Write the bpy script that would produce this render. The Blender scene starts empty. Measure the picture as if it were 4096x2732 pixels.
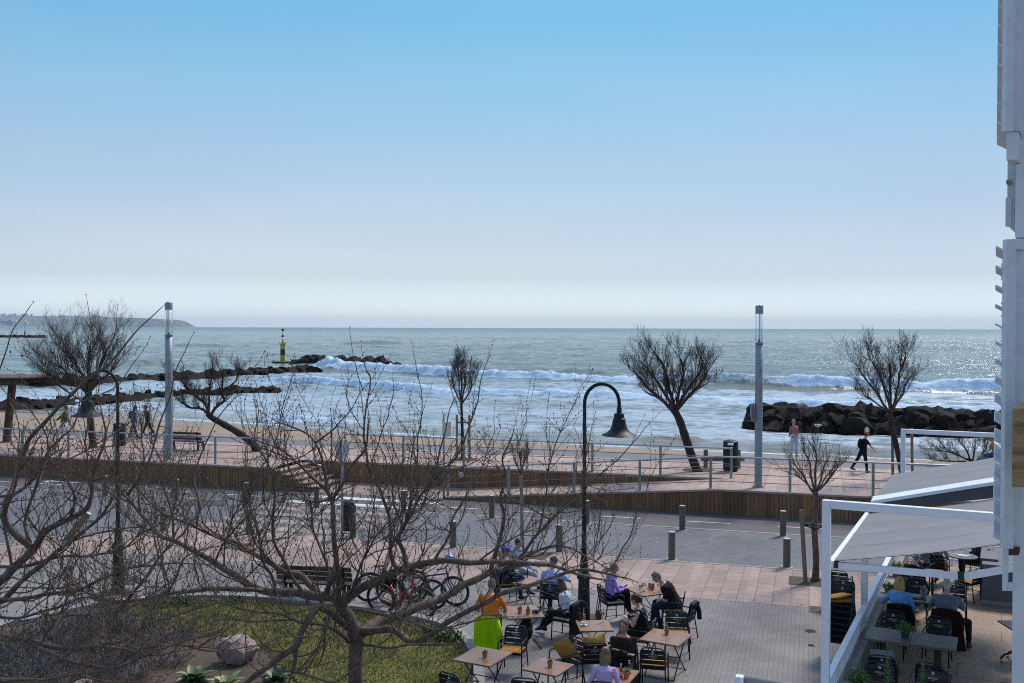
import bpy, bmesh, math, random
import numpy as np
from mathutils import Vector, Matrix, Euler, noise as mnoise

random.seed(7)
C = bpy.context.scene.collection
S = bpy.context.scene
R = math.radians

# ---------------------------------------------------------------- camera
CAM_H = 7.0
FPX = 3982.0
cam_d = bpy.data.cameras.new('camera')
cam_d.lens = 35.0
cam_d.sensor_width = 36.0
cam_d.clip_start = 0.1
cam_d.clip_end = 90000.0
cam = bpy.data.objects.new('camera', cam_d)
C.objects.link(cam)
cam.location = (0, 0, CAM_H)
CAM_M = Matrix.Rotation(R(90 - 0.79), 3, 'X') @ Matrix.Rotation(R(0.16), 3, 'Z')
cam.rotation_euler = CAM_M.to_euler()
S.camera = cam
CAM_R = cam.rotation_euler.to_matrix()

# ---------------------------------------------------------------- sky and sun
SUN_EL, SUN_AZ = 50.0, 42.0        # azimuth clockwise from +Y
W = bpy.data.worlds.new('World')
S.world = W
W.use_nodes = True
wt = W.node_tree
bg = wt.nodes['Background']
sky = wt.nodes.new('ShaderNodeTexSky')
sky.sky_type = 'NISHITA'
sky.sun_disc = False
sky.sun_elevation = R(SUN_EL)
sky.sun_rotation = R(SUN_AZ)
sky.altitude = 0
sky.air_density = 1.0
sky.dust_density = 0.6
sky.ozone_density = 2.2
# tint graded by elevation; the unseen upper sky is brightened to light the ground
tc = wt.nodes.new('ShaderNodeTexCoord')
sx = wt.nodes.new('ShaderNodeSeparateXYZ')
wt.links.new(tc.outputs['Generated'], sx.inputs[0])
ramp = wt.nodes.new('ShaderNodeValToRGB')
wt.links.new(sx.outputs['Z'], ramp.inputs[0])
SKY_TINT = [(0.0, (0.68, 0.80, 1.10)), (0.05, (0.455, 0.46, 0.55)), (0.10, (0.485, 0.458, 0.48)), (0.17, (0.492, 0.511, 0.491)), (0.24, (0.415, 0.555, 0.532)), (0.305, (0.328, 0.576, 0.565)), (0.42, (0.85, 0.93, 0.88)), (1.0, (1.65, 1.5, 1.3))]
els = ramp.color_ramp.elements
for i, (p, c) in enumerate(SKY_TINT):
    e = els[i] if i < 2 else els.new(p)
    e.position = p
    e.color = (*c, 1)
mix = wt.nodes.new('ShaderNodeMix')
mix.data_type = 'RGBA'
mix.blend_type = 'MULTIPLY'
mix.inputs[0].default_value = 1.0
wt.links.new(sky.outputs[0], mix.inputs[6])
wt.links.new(ramp.outputs[0], mix.inputs[7])
# added tint across X offsets the brightening towards the sun, keeping the sky even
mr = wt.nodes.new('ShaderNodeMath'); mr.operation = 'MULTIPLY_ADD'; mr.inputs[1].default_value = 0.5; mr.inputs[2].default_value = 0.5
wt.links.new(sx.outputs['X'], mr.inputs[0])
ramp2 = wt.nodes.new('ShaderNodeValToRGB')
wt.links.new(mr.outputs[0], ramp2.inputs[0])
els = ramp2.color_ramp.elements
for i, (p, c) in enumerate([(0.0, (0.60, 0.585, 0.585)), (0.29, (0.60, 0.585, 0.585)), (0.5, (0.5, 0.5, 0.5)), (0.70, (0.385, 0.405, 0.43)), (1.0, (0.36, 0.38, 0.41))]):
    e = els[i] if i < 2 else els.new(p)
    e.position = p
    e.color = (*c, 1)
mix2 = wt.nodes.new('ShaderNodeMix'); mix2.data_type = 'RGBA'; mix2.blend_type = 'MULTIPLY'; mix2.inputs[0].default_value = 1.0
wt.links.new(mix.outputs[2], mix2.inputs[6]); wt.links.new(ramp2.outputs[0], mix2.inputs[7])
dbl = wt.nodes.new('ShaderNodeMix'); dbl.data_type = 'RGBA'; dbl.blend_type = 'ADD'; dbl.inputs[0].default_value = 1.0
wt.links.new(mix2.outputs[2], dbl.inputs[6]); wt.links.new(mix2.outputs[2], dbl.inputs[7])
# faint streaks of high haze
vn = wt.nodes.new('ShaderNodeMapping'); vn.inputs['Scale'].default_value = (1.2, 1.2, 7.0)
wt.links.new(tc.outputs['Generated'], vn.inputs[0])
ns = wt.nodes.new('ShaderNodeTexNoise'); ns.inputs['Scale'].default_value = 1.6; ns.inputs['Detail'].default_value = 5
wt.links.new(vn.outputs[0], ns.inputs[0])
rn = wt.nodes.new('ShaderNodeValToRGB'); wt.links.new(ns.outputs[0], rn.inputs[0])
rn.color_ramp.elements[0].position = 0.35; rn.color_ramp.elements[0].color = (0.965, 0.975, 0.985, 1)
rn.color_ramp.elements[1].position = 0.68; rn.color_ramp.elements[1].color = (1.04, 1.025, 1.01, 1)
mix3 = wt.nodes.new('ShaderNodeMix'); mix3.data_type = 'RGBA'; mix3.blend_type = 'MULTIPLY'; mix3.inputs[0].default_value = 1.0
wt.links.new(dbl.outputs[2], mix3.inputs[6]); wt.links.new(rn.outputs[0], mix3.inputs[7])
wt.links.new(mix3.outputs[2], bg.inputs['Color'])
bg.inputs["Strength"].default_value = 0.15

sl = bpy.data.lights.new('sun', 'SUN')
sl.energy = 2.0
sl.angle = R(13)
sl.color = (1.0, 0.93, 0.84)
so = bpy.data.objects.new('sun', sl)
C.objects.link(so)
_d = Vector((math.sin(R(SUN_AZ)) * math.cos(R(SUN_EL)), math.cos(R(SUN_AZ)) * math.cos(R(SUN_EL)), math.sin(R(SUN_EL))))
so.rotation_euler = _d.to_track_quat('Z', 'Y').to_euler()
so.location = (0, 0, 60)

S.view_settings.view_transform = 'Standard'
S.view_settings.look = 'None'
S.view_settings.exposure = 0.6
S.view_settings.gamma = 1.0
S.cycles.max_bounces = 6
S.cycles.diffuse_bounces = 3
S.cycles.glossy_bounces = 3
S.cycles.transparent_max_bounces = 8
S.cycles.use_denoising = False
S.cycles.filter_width = 1.05

# ---------------------------------------------------------------- helpers
CS, SN = 0.9578, 0.2874            # the street runs 16.7 degrees off the view axis
def SV(u, v, z=0.0):               # street frame: u along the kerb, v towards the sea
    return Vector((u * CS + v * SN, -u * SN + v * CS, z))
def UV(p):
    return (p.x * CS - p.y * SN, p.x * SN + p.y * CS)
STREET_ROT = -math.atan2(SN, CS)

def ray(px, py):
    return CAM_R @ Vector(((px - 2048) / FPX, -(py - 1366) / FPX, -1))
def G(px, py, z=0.0):              # the spot on level z that was measured at this place in the photograph
    d = ray(px, py)
    t = (z - CAM_H) / d.z
    return Vector((0, 0, CAM_H)) + d * t
def D(px, py, Y):                  # the same at a known distance
    d = ray(px, py)
    return Vector((0, 0, CAM_H)) + d * (Y / d.y)

WM = {}
def wm(o):
    return WM.get(o.name, Matrix.Identity(4)) if o else Matrix.Identity(4)

def tag(o, label=None, cat=None, group=None, kind=None):
    if label: o['label'] = label
    if cat: o['category'] = cat
    if group: o['group'] = group
    if kind: o['kind'] = kind
    return o

def thing(name, label, cat, loc=(0, 0, 0), rotz=0.0, group=None):
    o = bpy.data.objects.new(name, None)
    o.empty_display_size = 0.1
    C.objects.link(o)
    o.location = loc
    o.rotation_euler = (0, 0, rotz)
    WM[o.name] = Matrix.Translation(Vector(loc)) @ Matrix.Rotation(rotz, 4, 'Z')
    return tag(o, label, cat, group)

def dup(root, loc, rotz, label=None, group=None, scale=None):
    r = root.copy()
    C.objects.link(r)
    r.location = loc
    r.rotation_euler = (0, 0, rotz)
    WM[r.name] = Matrix.Translation(Vector(loc)) @ Matrix.Rotation(rotz, 4, 'Z')
    if scale: r.scale = scale
    if label: r['label'] = label
    if group: r['group'] = group
    for ch in list(root.children):
        c = ch.copy(); C.objects.link(c); c.parent = r
        for g in list(ch.children):
            d = g.copy(); C.objects.link(d); d.parent = c
    return r

def frame_of(d, up=Vector((0, 0, 1))):
    d = d.normalized()
    if abs(d.dot(up)) > 0.98: up = Vector((1, 0, 0))
    x = d.cross(up).normalized()
    y = x.cross(d).normalized()
    return x, y

class MB:
    def __init__(s):
        s.v = []; s.f = []
    def add(s, vs, fs):
        b = len(s.v)
        s.v.extend([tuple(p) for p in vs])
        s.f.extend([tuple(i + b for i in f) for f in fs])
        return s
    def box(s, c, d, rot=None):
        cx, cy, cz = c; x, y, z = d[0] / 2, d[1] / 2, d[2] / 2
        vs = [Vector((a * x, b * y, e * z)) for e in (-1, 1) for b in (-1, 1) for a in (-1, 1)]
        if rot is not None:
            if isinstance(rot, (int, float)): rot = Matrix.Rotation(rot, 3, 'Z')
            vs = [rot @ p for p in vs]
        c = Vector(c)
        return s.add([p + c for p in vs], [(0, 2, 3, 1), (4, 5, 7, 6), (0, 1, 5, 4), (2, 6, 7, 3), (0, 4, 6, 2), (1, 3, 7, 5)])
    def bar(s, a, b, w, h, up=Vector((0, 0, 1))):
        a = Vector(a); b = Vector(b)
        x, y = frame_of(b - a, up)
        vs = []
        for p in (a, b):
            for i, j in ((-1, -1), (1, -1), (1, 1), (-1, 1)):
                vs.append(p + x * (i * w / 2) + y * (j * h / 2))
        return s.add(vs, [(0, 1, 2, 3), (7, 6, 5, 4), (0, 4, 5, 1), (1, 5, 6, 2), (2, 6, 7, 3), (3, 7, 4, 0)])
    def tube(s, pts, r, n=8, cap=True):
        pts = [Vector(p) for p in pts]
        m = len(pts)
        rs = r if isinstance(r, (list, tuple)) else [r] * m
        vs = []; fs = []
        px = None
        for i, p in enumerate(pts):
            if i == 0: d = pts[1] - p
            elif i == m - 1: d = p - pts[i - 1]
            else: d = (pts[i + 1] - p).normalized() + (p - pts[i - 1]).normalized()
            if d.length < 1e-9: d = Vector((0, 0, 1))
            d.normalize()
            if px is None:
                x, _ = frame_of(d); y = d.cross(x)
            else:
                x = px - d * px.dot(d)
                if x.length < 1e-6: x, _ = frame_of(d)
                x.normalize()
                y = d.cross(x)
            px = x
            for k in range(n):
                a = 2 * math.pi * k / n
                vs.append(p + (x * math.cos(a) + y * math.sin(a)) * rs[i])
        for i in range(m - 1):
            for k in range(n):
                k2 = (k + 1) % n
                fs.append((i * n + k, i * n + k2, (i + 1) * n + k2, (i + 1) * n + k))
        if cap and n > 2:
            fs.append(tuple(range(n - 1, -1, -1)))
            fs.append(tuple((m - 1) * n + k for k in range(n)))
        return s.add(vs, fs)
    def lathe(s, prof, c=(0, 0, 0), n=20, M=None, sx=1.0, sy=1.0):
        c = Vector(c); vs = []; fs = []
        for (r, z) in prof:
            for k in range(n):
                a = 2 * math.pi * k / n
                p = Vector((r * math.cos(a) * sx, r * math.sin(a) * sy, z))
                if M is not None: p = M @ p
                vs.append(p + c)
        for i in range(len(prof) - 1):
            for k in range(n):
                k2 = (k + 1) % n
                fs.append((i * n + k, i * n + k2, (i + 1) * n + k2, (i + 1) * n + k))
        if prof[0][0] > 1e-6: fs.append(tuple(range(n - 1, -1, -1)))
        if prof[-1][0] > 1e-6: fs.append(tuple((len(prof) - 1) * n + k for k in range(n)))
        return s.add(vs, fs)
    def ell(s, c, r, n=10, m=7, M=None):
        prof = []
        for i in range(m + 1):
            t = math.pi * i / m
            prof.append((max(math.sin(t), 1e-4), -math.cos(t)))
        A = Matrix.Diagonal(Vector(r))
        if M is not None: A = M @ A
        return s.lathe(prof, c, n, A)
    def prism(s, poly, z0, z1):
        n = len(poly)
        vs = [(p[0], p[1], z0) for p in poly] + [(p[0], p[1], z1) for p in poly]
        fs = [tuple(range(n - 1, -1, -1)), tuple(range(n, 2 * n))]
        for i in range(n):
            j = (i + 1) % n
            fs.append((i, j, n + j, n + i))
        return s.add(vs, fs)
    def quad(s, a, b, c, d):
        return s.add([a, b, c, d], [(0, 1, 2, 3)])
    def xf(s, M):
        s.v = [tuple(M @ Vector(p)) for p in s.v]
        return s
    def build(s, name, mat, parent=None, world=False, smooth=False, bevel=0.0, label=None, autosm=False):
        me = bpy.data.meshes.new(name)
        vs = s.v
        if world and parent is not None:
            inv = wm(parent).inverted()
            vs = [tuple(inv @ Vector(p)) for p in vs]
        me.from_pydata(vs, [], s.f)
        me.update()
        if smooth or autosm:
            me.polygons.foreach_set('use_smooth', [True] * len(me.polygons))
            if autosm:
                try: me.set_sharp_from_angle(angle=R(38))
                except Exception: pass
        o = bpy.data.objects.new(name, me)
        C.objects.link(o)
        if mat: me.materials.append(mat)
        if parent is not None:
            o.parent = parent
            WM[o.name] = wm(parent)
        if bevel:
            b = o.modifiers.new('bevel', 'BEVEL'); b.width = bevel; b.segments = 2; b.limit_method = 'ANGLE'
        if label: o['label'] = label
        return o

def spline(pts, k=6):
    pts = [Vector(p) for p in pts]
    if len(pts) < 3: return pts
    P = [pts[0] * 2 - pts[1]] + pts + [pts[-1] * 2 - pts[-2]]
    out = []
    for i in range(1, len(P) - 2):
        a, b, c, d = P[i - 1], P[i], P[i + 1], P[i + 2]
        for j in range(k):
            t = j / k
            out.append(0.5 * ((2 * b) + (c - a) * t + (2 * a - 5 * b + 4 * c - d) * t * t + (3 * b - a - 3 * c + d) * t ** 3))
    out.append(pts[-1])
    return out

def vnoise(x, y, seed=0):          # vectorised value noise, -1..1
    xi = np.floor(x).astype(np.int64); yi = np.floor(y).astype(np.int64)
    xf = x - xi; yf = y - yi
    def h(a, b):
        n = (a * 374761393 + b * 668265263 + seed * 974634777) & 0x7fffffff
        n = ((n ^ (n >> 13)) * 1274126177) & 0x7fffffff
        return ((n ^ (n >> 16)) & 0xffff) / 32767.5 - 1.0
    u = xf * xf * (3 - 2 * xf); w = yf * yf * (3 - 2 * yf)
    return (h(xi, yi) * (1 - u) + h(xi + 1, yi) * u) * (1 - w) + (h(xi, yi + 1) * (1 - u) + h(xi + 1, yi + 1) * u) * w
def fbm(x, y, o=4, seed=0):
    s = 0; a = 1.0; t = 0
    for i in range(o):
        s = s + a * vnoise(x * 2 ** i, y * 2 ** i, seed + i * 17); t += a; a *= 0.5
    return s / t

# ---------------------------------------------------------------- materials
MATS = {}
class NT:
    def __init__(s, name):
        s.m = bpy.data.materials.new(name); s.m.use_nodes = True
        s.t = s.m.node_tree
        s.b = s.t.nodes['Principled BSDF']
        s.c = None
    def n(s, typ, ins=None, **kw):
        x = s.t.nodes.new('ShaderNode' + typ)
        for k, v in kw.items(): setattr(x, k, v)
        for k, v in (ins or {}).items():
            if hasattr(v, 'is_linked') or isinstance(v, bpy.types.NodeSocket): s.t.links.new(v, x.inputs[k])
            else: x.inputs[k].default_value = v
        return x
    def link(s, a, b): s.t.links.new(a, b)
    def coord(s, rotz=0.0, scale=(1, 1, 1), space='Object'):
        if s.c is None: s.c = s.n('TexCoord')
        mp = s.n('Mapping', {'Vector': s.c.outputs[space]})
        mp.inputs['Rotation'].default_value = (0, 0, rotz)
        mp.inputs['Scale'].default_value = scale
        return mp.outputs[0]
    def noise(s, vec, scale, detail=4, rough=0.55, out=0):
        x = s.n('TexNoise', {'Vector': vec, 'Scale': scale, 'Detail': detail, 'Roughness': rough})
        return x.outputs[out]
    def ramp(s, fac, stops):
        x = s.n('ValToRGB', {0: fac})
        e = x.color_ramp.elements
        for i, (p, c) in enumerate(stops):
            q = e[i] if i < 2 else e.new(p)
            q.position = p
            q.color = (*c, 1) if len(c) == 3 else c
        return x.outputs[0]
    def mix(s, fac, a, b, mode='MIX'):
        x = s.n('Mix', data_type='RGBA', blend_type=mode)
        for i, v in ((0, fac), (6, a), (7, b)):
            if isinstance(v, bpy.types.NodeSocket): s.t.links.new(v, x.inputs[i])
            elif i == 0: x.inputs[0].default_value = v
            else: x.inputs[i].default_value = (*v, 1)
        return x.outputs[2]
    def math(s, op, a, b=0.0, c=0.0):
        x = s.n('Math', operation=op)
        for i, v in enumerate((a, b, c)):
            if isinstance(v, bpy.types.NodeSocket): s.t.links.new(v, x.inputs[i])
            else: x.inputs[i].default_value = v
        return x.outputs[0]
    def set(s, **kw):
        for k, v in kw.items():
            k = k.replace('_', ' ')
            i = s.b.inputs[k]
            if isinstance(v, bpy.types.NodeSocket): s.t.links.new(v, i)
            elif isinstance(v, (tuple, list)) and len(v) == 3 and k != 'Normal': i.default_value = (*v, 1)
            else: i.default_value = v
    def bump(s, h, strength=0.3, dist=0.02, normal=None):
        ins = {'Height': h, 'Strength': strength, 'Distance': dist}
        if normal is not None: ins['Normal'] = normal
        x = s.n('Bump', ins)
        s.link(x.outputs[0], s.b.inputs['Normal'])
        return x.outputs[0]

def pm(name, col, rough=0.6, metal=0.0, var=0.18, scale=6.0, bump=0.0, bscale=40.0, stretch=(1, 1, 1), spec=0.5, dirt=None):
    """painted, woven or cast surface: a base colour broken up by two sizes of noise"""
    if name in MATS: return MATS[name]
    t = NT(name)
    co = t.coord(scale=stretch)
    a = t.noise(co, scale, 5)
    b = t.noise(co, scale * 7, 3)
    f = t.math('ADD', t.math('MULTIPLY', a, 0.65), t.math('MULTIPLY', b, 0.35))
    lo = tuple(max(0, c * (1 - var * 1.6)) for c in col); hi = tuple(min(1, c * (1 + var * 1.4)) for c in col)
    c = t.ramp(f, [(0.3, lo), (0.7, hi)])
    if dirt:
        dn = t.noise(co, scale * 0.35, 6, 0.7)
        c = t.mix(t.ramp(dn, [(0.55, (0, 0, 0)), (0.75, (0.8, 0.8, 0.8))]), c, dirt)
    t.set(Base_Color=c, Metallic=metal)
    t.b.inputs['Specular IOR Level'].default_value = spec
    t.set(Roughness=t.n('MapRange', {'Value': b, 'To Min': max(0.03, rough - 0.12), 'To Max': min(1, rough + 0.12)}).outputs[0])
    if bump: t.bump(t.noise(co, bscale, 4), bump, 0.01)
    MATS[name] = t.m
    return t.m
# ================================================================ SETTING
def paver_mat(name, c1, c2, mortar, bw, bh, rot, ms=0.012, off=0.5, stain=(0.05, 0.045, 0.04), bands=None, rough=0.75, stain_amt=0.5, contrast=0.35):
    t = NT(name)
    co = t.coord(rotz=rot)
    br = t.n('TexBrick', {'Vector': co, 'Color1': (*c1, 1), 'Color2': (*c2, 1), 'Mortar': (*mortar, 1), 'Scale': 1.0, 'Mortar Size': ms, 'Mortar Smooth': 0.2, 'Bias': 0.0, 'Brick Width': bw, 'Row Height': bh})
    br.offset = off
    c = br.outputs['Color']
    big = t.noise(co, 0.35, 6, 0.65)
    mid = t.noise(co, 2.4, 6, 0.7)
    fine = t.noise(co, 60, 3, 0.7)
    if bands:
        period, width, bc, axis = bands
        s = t.n('SeparateXYZ', {0: t.coord(rotz=-STREET_ROT)})
        fr = t.math('FRACT', t.math('DIVIDE', t.math('ADD', s.outputs[axis], 400.0), period))
        isb = t.math('LESS_THAN', fr, width)
        br2 = t.n('TexBrick', {'Vector': co, 'Color1': (*bc, 1), 'Color2': (*[x * 0.9 for x in bc], 1), 'Mortar': (*mortar, 1), 'Scale': 1.0, 'Mortar Size': ms, 'Brick Width': bw * 0.5, 'Row Height': 40.0})
        c = t.mix(isb, c, br2.outputs['Color'])
    c = t.mix(1.0, c, t.ramp(big, [(0.3, (1 - contrast,) * 3), (0.7, (1 + contrast * 0.3,) * 3)]), 'MULTIPLY')
    c = t.mix(1.0, c, t.ramp(fine, [(0.25, (0.75,) * 3), (0.75, (1.12,) * 3)]), 'MULTIPLY')
    c = t.mix(t.math('MULTIPLY', t.ramp(mid, [(0.56, (0, 0, 0)), (0.78, (1, 1, 1))]), stain_amt), c, stain)
    t.set(Base_Color=c, Roughness=t.n('MapRange', {'Value': mid, 'To Min': rough - 0.15, 'To Max': rough + 0.12}).outputs[0])
    h = t.math('SUBTRACT', t.math('MULTIPLY', fine, 0.3), br.outputs['Fac'])
    t.bump(h, 0.6, 0.006)
    return t.m

M_pink = paver_mat('pink stone slabs', (0.425, 0.295, 0.242), (0.325, 0.226, 0.187), (0.20, 0.14, 0.12), 0.46, 0.45, -STREET_ROT + R(90), 0.012, 0.37, bands=(1.6, 0.15, (0.475, 0.335, 0.282), 'X'), stain=(0.25, 0.17, 0.13), stain_amt=0.55)
M_prom = paver_mat('promenade pink slabs', (0.50, 0.34, 0.275), (0.40, 0.27, 0.222), (0.24, 0.16, 0.13), 0.6, 0.42, -STREET_ROT + R(90), 0.012, 0.43, bands=(2.4, 0.16, (0.56, 0.395, 0.32), 'X'), stain=(0.22, 0.15, 0.12), stain_amt=0.45)
M_cobble = paver_mat('grey paving blocks', (0.172, 0.168, 0.18), (0.132, 0.133, 0.145), (0.085, 0.085, 0.09), 0.24, 0.19, -STREET_ROT, 0.012, 0.5, stain=(0.08, 0.075, 0.075), stain_amt=0.5)
M_tile = paver_mat('ribbed grey tiles', (0.315, 0.276, 0.262), (0.25, 0.222, 0.212), (0.16, 0.145, 0.14), 0.10, 0.05, -STREET_ROT, 0.007, 0.0, stain=(0.15, 0.125, 0.105), stain_amt=0.75, contrast=0.5)

def asphalt(name, col, tint):
    t = NT(name)
    co = t.coord()
    big = t.noise(co, 0.25, 6, 0.65); fine = t.noise(co, 90, 3, 0.8)
    c = t.ramp(big, [(0.3, tuple(x * 0.8 for x in col)), (0.7, tint)])
    c = t.mix(1.0, c, t.ramp(fine, [(0.25, (0.6,) * 3), (0.75, (1.3,) * 3)]), 'MULTIPLY')
    t.set(Base_Color=c, Roughness=0.8)
    t.bump(fine, 0.4, 0.006)
    return t.m
M_bike = asphalt('bike lane asphalt', (0.10, 0.088, 0.092), (0.125, 0.105, 0.105))
M_path = asphalt('grey path', (0.16, 0.155, 0.16), (0.19, 0.18, 0.18))

def paint_mat(name, col):
    t = NT(name)
    co = t.coord()
    w = t.noise(co, 14, 5, 0.7)
    c = t.ramp(w, [(0.33, tuple(x * 0.45 for x in col)), (0.46, col)])
    t.set(Base_Color=c, Roughness=0.7)
    return t.m
M_white_paint = paint_mat('worn white road paint', (0.62, 0.62, 0.60))
M_yellow_paint = paint_mat('worn yellow road paint', (0.42, 0.30, 0.09))
M_kerb = pm('granite kerb', (0.30, 0.27, 0.25), 0.8, var=0.22, scale=3, bump=0.3)
M_concrete = pm('pale concrete', (0.28, 0.26, 0.24), 0.85, var=0.2, scale=1.5, bump=0.3, dirt=(0.13, 0.12, 0.11))
M_coping = pm('pink coping stone', (0.34, 0.25, 0.215), 0.8, var=0.2, scale=2.0, bump=0.25)

def strip(name, quads, z, mat, grid=None, **kw):
    b = MB()
    for (u0, u1, v0, v1) in quads:
        b.add([SV(u0, v0, z), SV(u1, v0, z), SV(u1, v1, z), SV(u0, v1, z)], [(0, 1, 2, 3)])
    o = b.build(name, mat)
    tag(o, kind='structure', **kw)
    return o

# one sheet of ground out to where the sand begins
b = MB()
b.add([SV(-160, -60, -0.012), SV(140, -60, -0.012), SV(140, 47, -0.012), SV(-160, 47, -0.012)], [(0, 1, 2, 3)])
tag(b.build('ground', M_concrete), kind='structure')
strip('terrace_pavement', [(-60, 60, -20, 26.0)], 0.0, M_tile)
strip('pink_pavement', [(-21.3, 60, 26.0, 29.92)], 0.004, M_pink)
strip('street', [(-60, 60, 30.0, 35.0)], 0.004, M_cobble)
strip('street_kerb', [(-21.3, 60, 29.9, 30.02)], 0.012, M_kerb)
strip('bike_lane_kerb', [(-60, 60, 34.98, 35.12)], 0.012, M_kerb)
strip('bike_lane', [(-60, 60, 35.12, 37.98)], 0.006, M_bike)
strip('landing_pavement', [(-20.2, -11.0, 37.98, 40.9)], 0.012, M_pink)

# the side street that leaves to the left, its rounded pink corner and yellow line
corner = [UV(G(x, y)) for x, y in ((620, 2129), (500, 2132), (435, 2136), (330, 2146), (209, 2160), (100, 2173), (0, 2187), (-150, 2212), (-350, 2250))]
poly = [(-21.3, 30.0)] + corner
inner = [(-60, corner[-1][1]), (-60, 30.0)]
b = MB()
pts = [SV(u, v, 0.005) for u, v in poly + inner]
b.add(pts, [tuple(range(len(pts)))])
tag(b.build('side_street', M_cobble), kind='structure')
b = MB()
pts = [SV(u, v, 0.003) for u, v in [(-21.3, 29.95)] + corner] + [G(-350, 2330, 0.003), G(0, 2270, 0.003), G(300, 2232, 0.003), SV(-21.3, 26.0, 0.003)]
b.add(pts, [tuple(range(len(pts) - 1, -1, -1))])
tag(b.build('corner_pavement', M_pink), kind='structure')
def ribbon(pl, w, z):
    b = MB(); vs = []
    for i, p in enumerate(pl):
        d = (pl[min(i + 1, len(pl) - 1)] - pl[max(i - 1, 0)]).normalized()
        nrm = Vector((-d.y, d.x, 0))
        vs += [Vector((p.x, p.y, z)) + nrm * w / 2, Vector((p.x, p.y, z)) - nrm * w / 2]
    b.add(vs, [(2 * i, 2 * i + 1, 2 * i + 3, 2 * i + 2) for i in range(len(pl) - 1)])
    return b
cl = spline([SV(u, v, 0) for u, v in corner], 5)
tag(ribbon(cl, 0.16, 0.012).build('corner_kerb', M_kerb), kind='structure')
yl = [G(x, y) for x, y in ((225, 2146), (150, 2156), (70, 2167), (0, 2176), (-200, 2206))]
tag(ribbon(yl, 0.12, 0.010).build('yellow_line', M_yellow_paint), kind='structure')

# crossing: bands of pink slabs over the blocks, white bars over the bike lane
strip('crossing_bands', [(-20.6, -14.6, 30.35, 30.95), (-20.6, -14.6, 31.55, 32.15), (-20.6, -14.6, 32.75, 33.35), (-20.6, -14.6, 33.9, 34.5)], 0.009, M_pink)
strip('crossing_bars', [(-20.1, -14.4, 35.45, 35.95), (-19.8, -14.1, 36.75, 37.25)], 0.011, M_white_paint)
# lane dashes
q = []
for x0, x1, y0, y1 in ((0, 0, 0, 0),):
    pass
u = -11.6
dash = []
for k in range(-14, 16):
    a = -10.62 + k * 3.18
    if -20.6 < a + 0.8 < -13.6: continue
    dash.append((a, a + 1.55, 36.28, 36.37))
strip('lane_dashes', dash, 0.011, M_white_paint)
# bicycle symbols and arrows on the lane far left
def bike_symbol(u0, v0):
    b = MB()
    for du in (-0.55, 0.55):
        ring = [SV(u0 + du + 0.34 * math.cos(a), v0 + 0.34 * math.sin(a), 0.012) for a in np.linspace(0, 2 * math.pi, 17)]
        ring2 = [SV(u0 + du + 0.26 * math.cos(a), v0 + 0.26 * math.sin(a), 0.012) for a in np.linspace(0, 2 * math.pi, 17)]
        b.add(ring + ring2, [(i, i + 1, 18 + i, 17 + i) for i in range(16)])
    for (a, c, d, e) in ((-0.55, 0, -0.2, 0.5), (-0.2, 0.5, 0.4, 0.5), (0.4, 0.5, 0.0, 0.0), (0.55, 0, 0.4, 0.65), (-0.55, 0, 0, 0)):
        p = SV(u0 + a, v0 + c, 0.012); q_ = SV(u0 + d, v0 + e, 0.012)
        n = (q_ - p).normalized(); n = Vector((-n.y, n.x, 0)) * 0.035
        b.add([p + n, q_ + n, q_ - n, p - n], [(3, 2, 1, 0)])
    return b
tag(bike_symbol(-28.0, 36.95).build('bike_lane_symbol', M_white_paint), kind='structure')
b = MB()
for (a, c, d, e) in ((-33.2, 37.0, -31.2, 37.0), (-33.2, 37.0, -32.7, 37.25), (-33.2, 37.0, -32.7, 36.75)):
    p = SV(a, c, 0.012); q_ = SV(d, e, 0.012)
    n = (q_ - p).normalized(); n = Vector((-n.y, n.x, 0)) * 0.06
    b.add([p + n, q_ + n, q_ - n, p - n], [(3, 2, 1, 0)])
tag(b.build('lane_arrow', M_white_paint), kind='structure')

# ---- drains and manholes set into the paving
M_iron = pm('cast iron cover', (0.10, 0.085, 0.075), 0.6, 0.4, var=0.3, scale=20, bump=0.6, bscale=60)
def cover(px, py, r, lab, square=False, rot=0.0, z=0.0):
    p = G(px, py, z); b = MB()
    if square:
        b.box((0, 0, 0.004), (r * 2, r * 2, 0.012))
        for i in range(6):
            b.box((0, -r + (i + 0.5) * r / 3, 0.013), (r * 1.8, r * 0.12, 0.008))
    else:
        b.lathe([(r, -0.01), (r, 0.010), (r * 0.93, 0.014), (r * 0.9, 0.010), (r * 0.3, 0.012), (0.001, 0.012)], n=28)
        for i in range(-3, 4):
            b.box((0, i * r * 0.24, 0.013), (2 * math.sqrt(max(0.01, 0.8 - (i * 0.24) ** 2)) * r, r * 0.08, 0.008))
    o = b.build('manhole_cover' if not square else 'drain_grate', M_iron)
    o.location = p; o.rotation_euler = (0, 0, rot)
    tag(o, lab, 'drain cover')
cover(345, 2088, 0.33, 'round iron manhole cover in the grey street beside the leaning bollard')
cover(520, 2325, 0.40, 'round iron manhole cover in the tiles right of the left green lamp post')
cover(3285, 2440, 0.30, 'square rusty drain grate in grey tiles by the young tree pit', True, STREET_ROT)
cover(3243, 2525, 0.13, 'small round iron cap in the grey tiles beside the white post')
cover(2370, 2468, 0.24, 'square brown drain grate at the foot of the right green lamp post', True, STREET_ROT)
cover(950, 2188, 0.36, 'square drain grate in the pink pavement near the leftmost inner bollard', True, STREET_ROT, 0.004)
cover(2440, 2280, 0.20, 'square drain grate in pink slabs behind the purple hooded woman', True, STREET_ROT, 0.004)
cover(830, 2010, 0.85, 'long drain grate across the grey street near the bike lane', True, STREET_ROT + 0.3)
cover(3245, 2582, 0.07, 'tiny iron valve cap in the grey tiles near the bottom of the white post')

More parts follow.
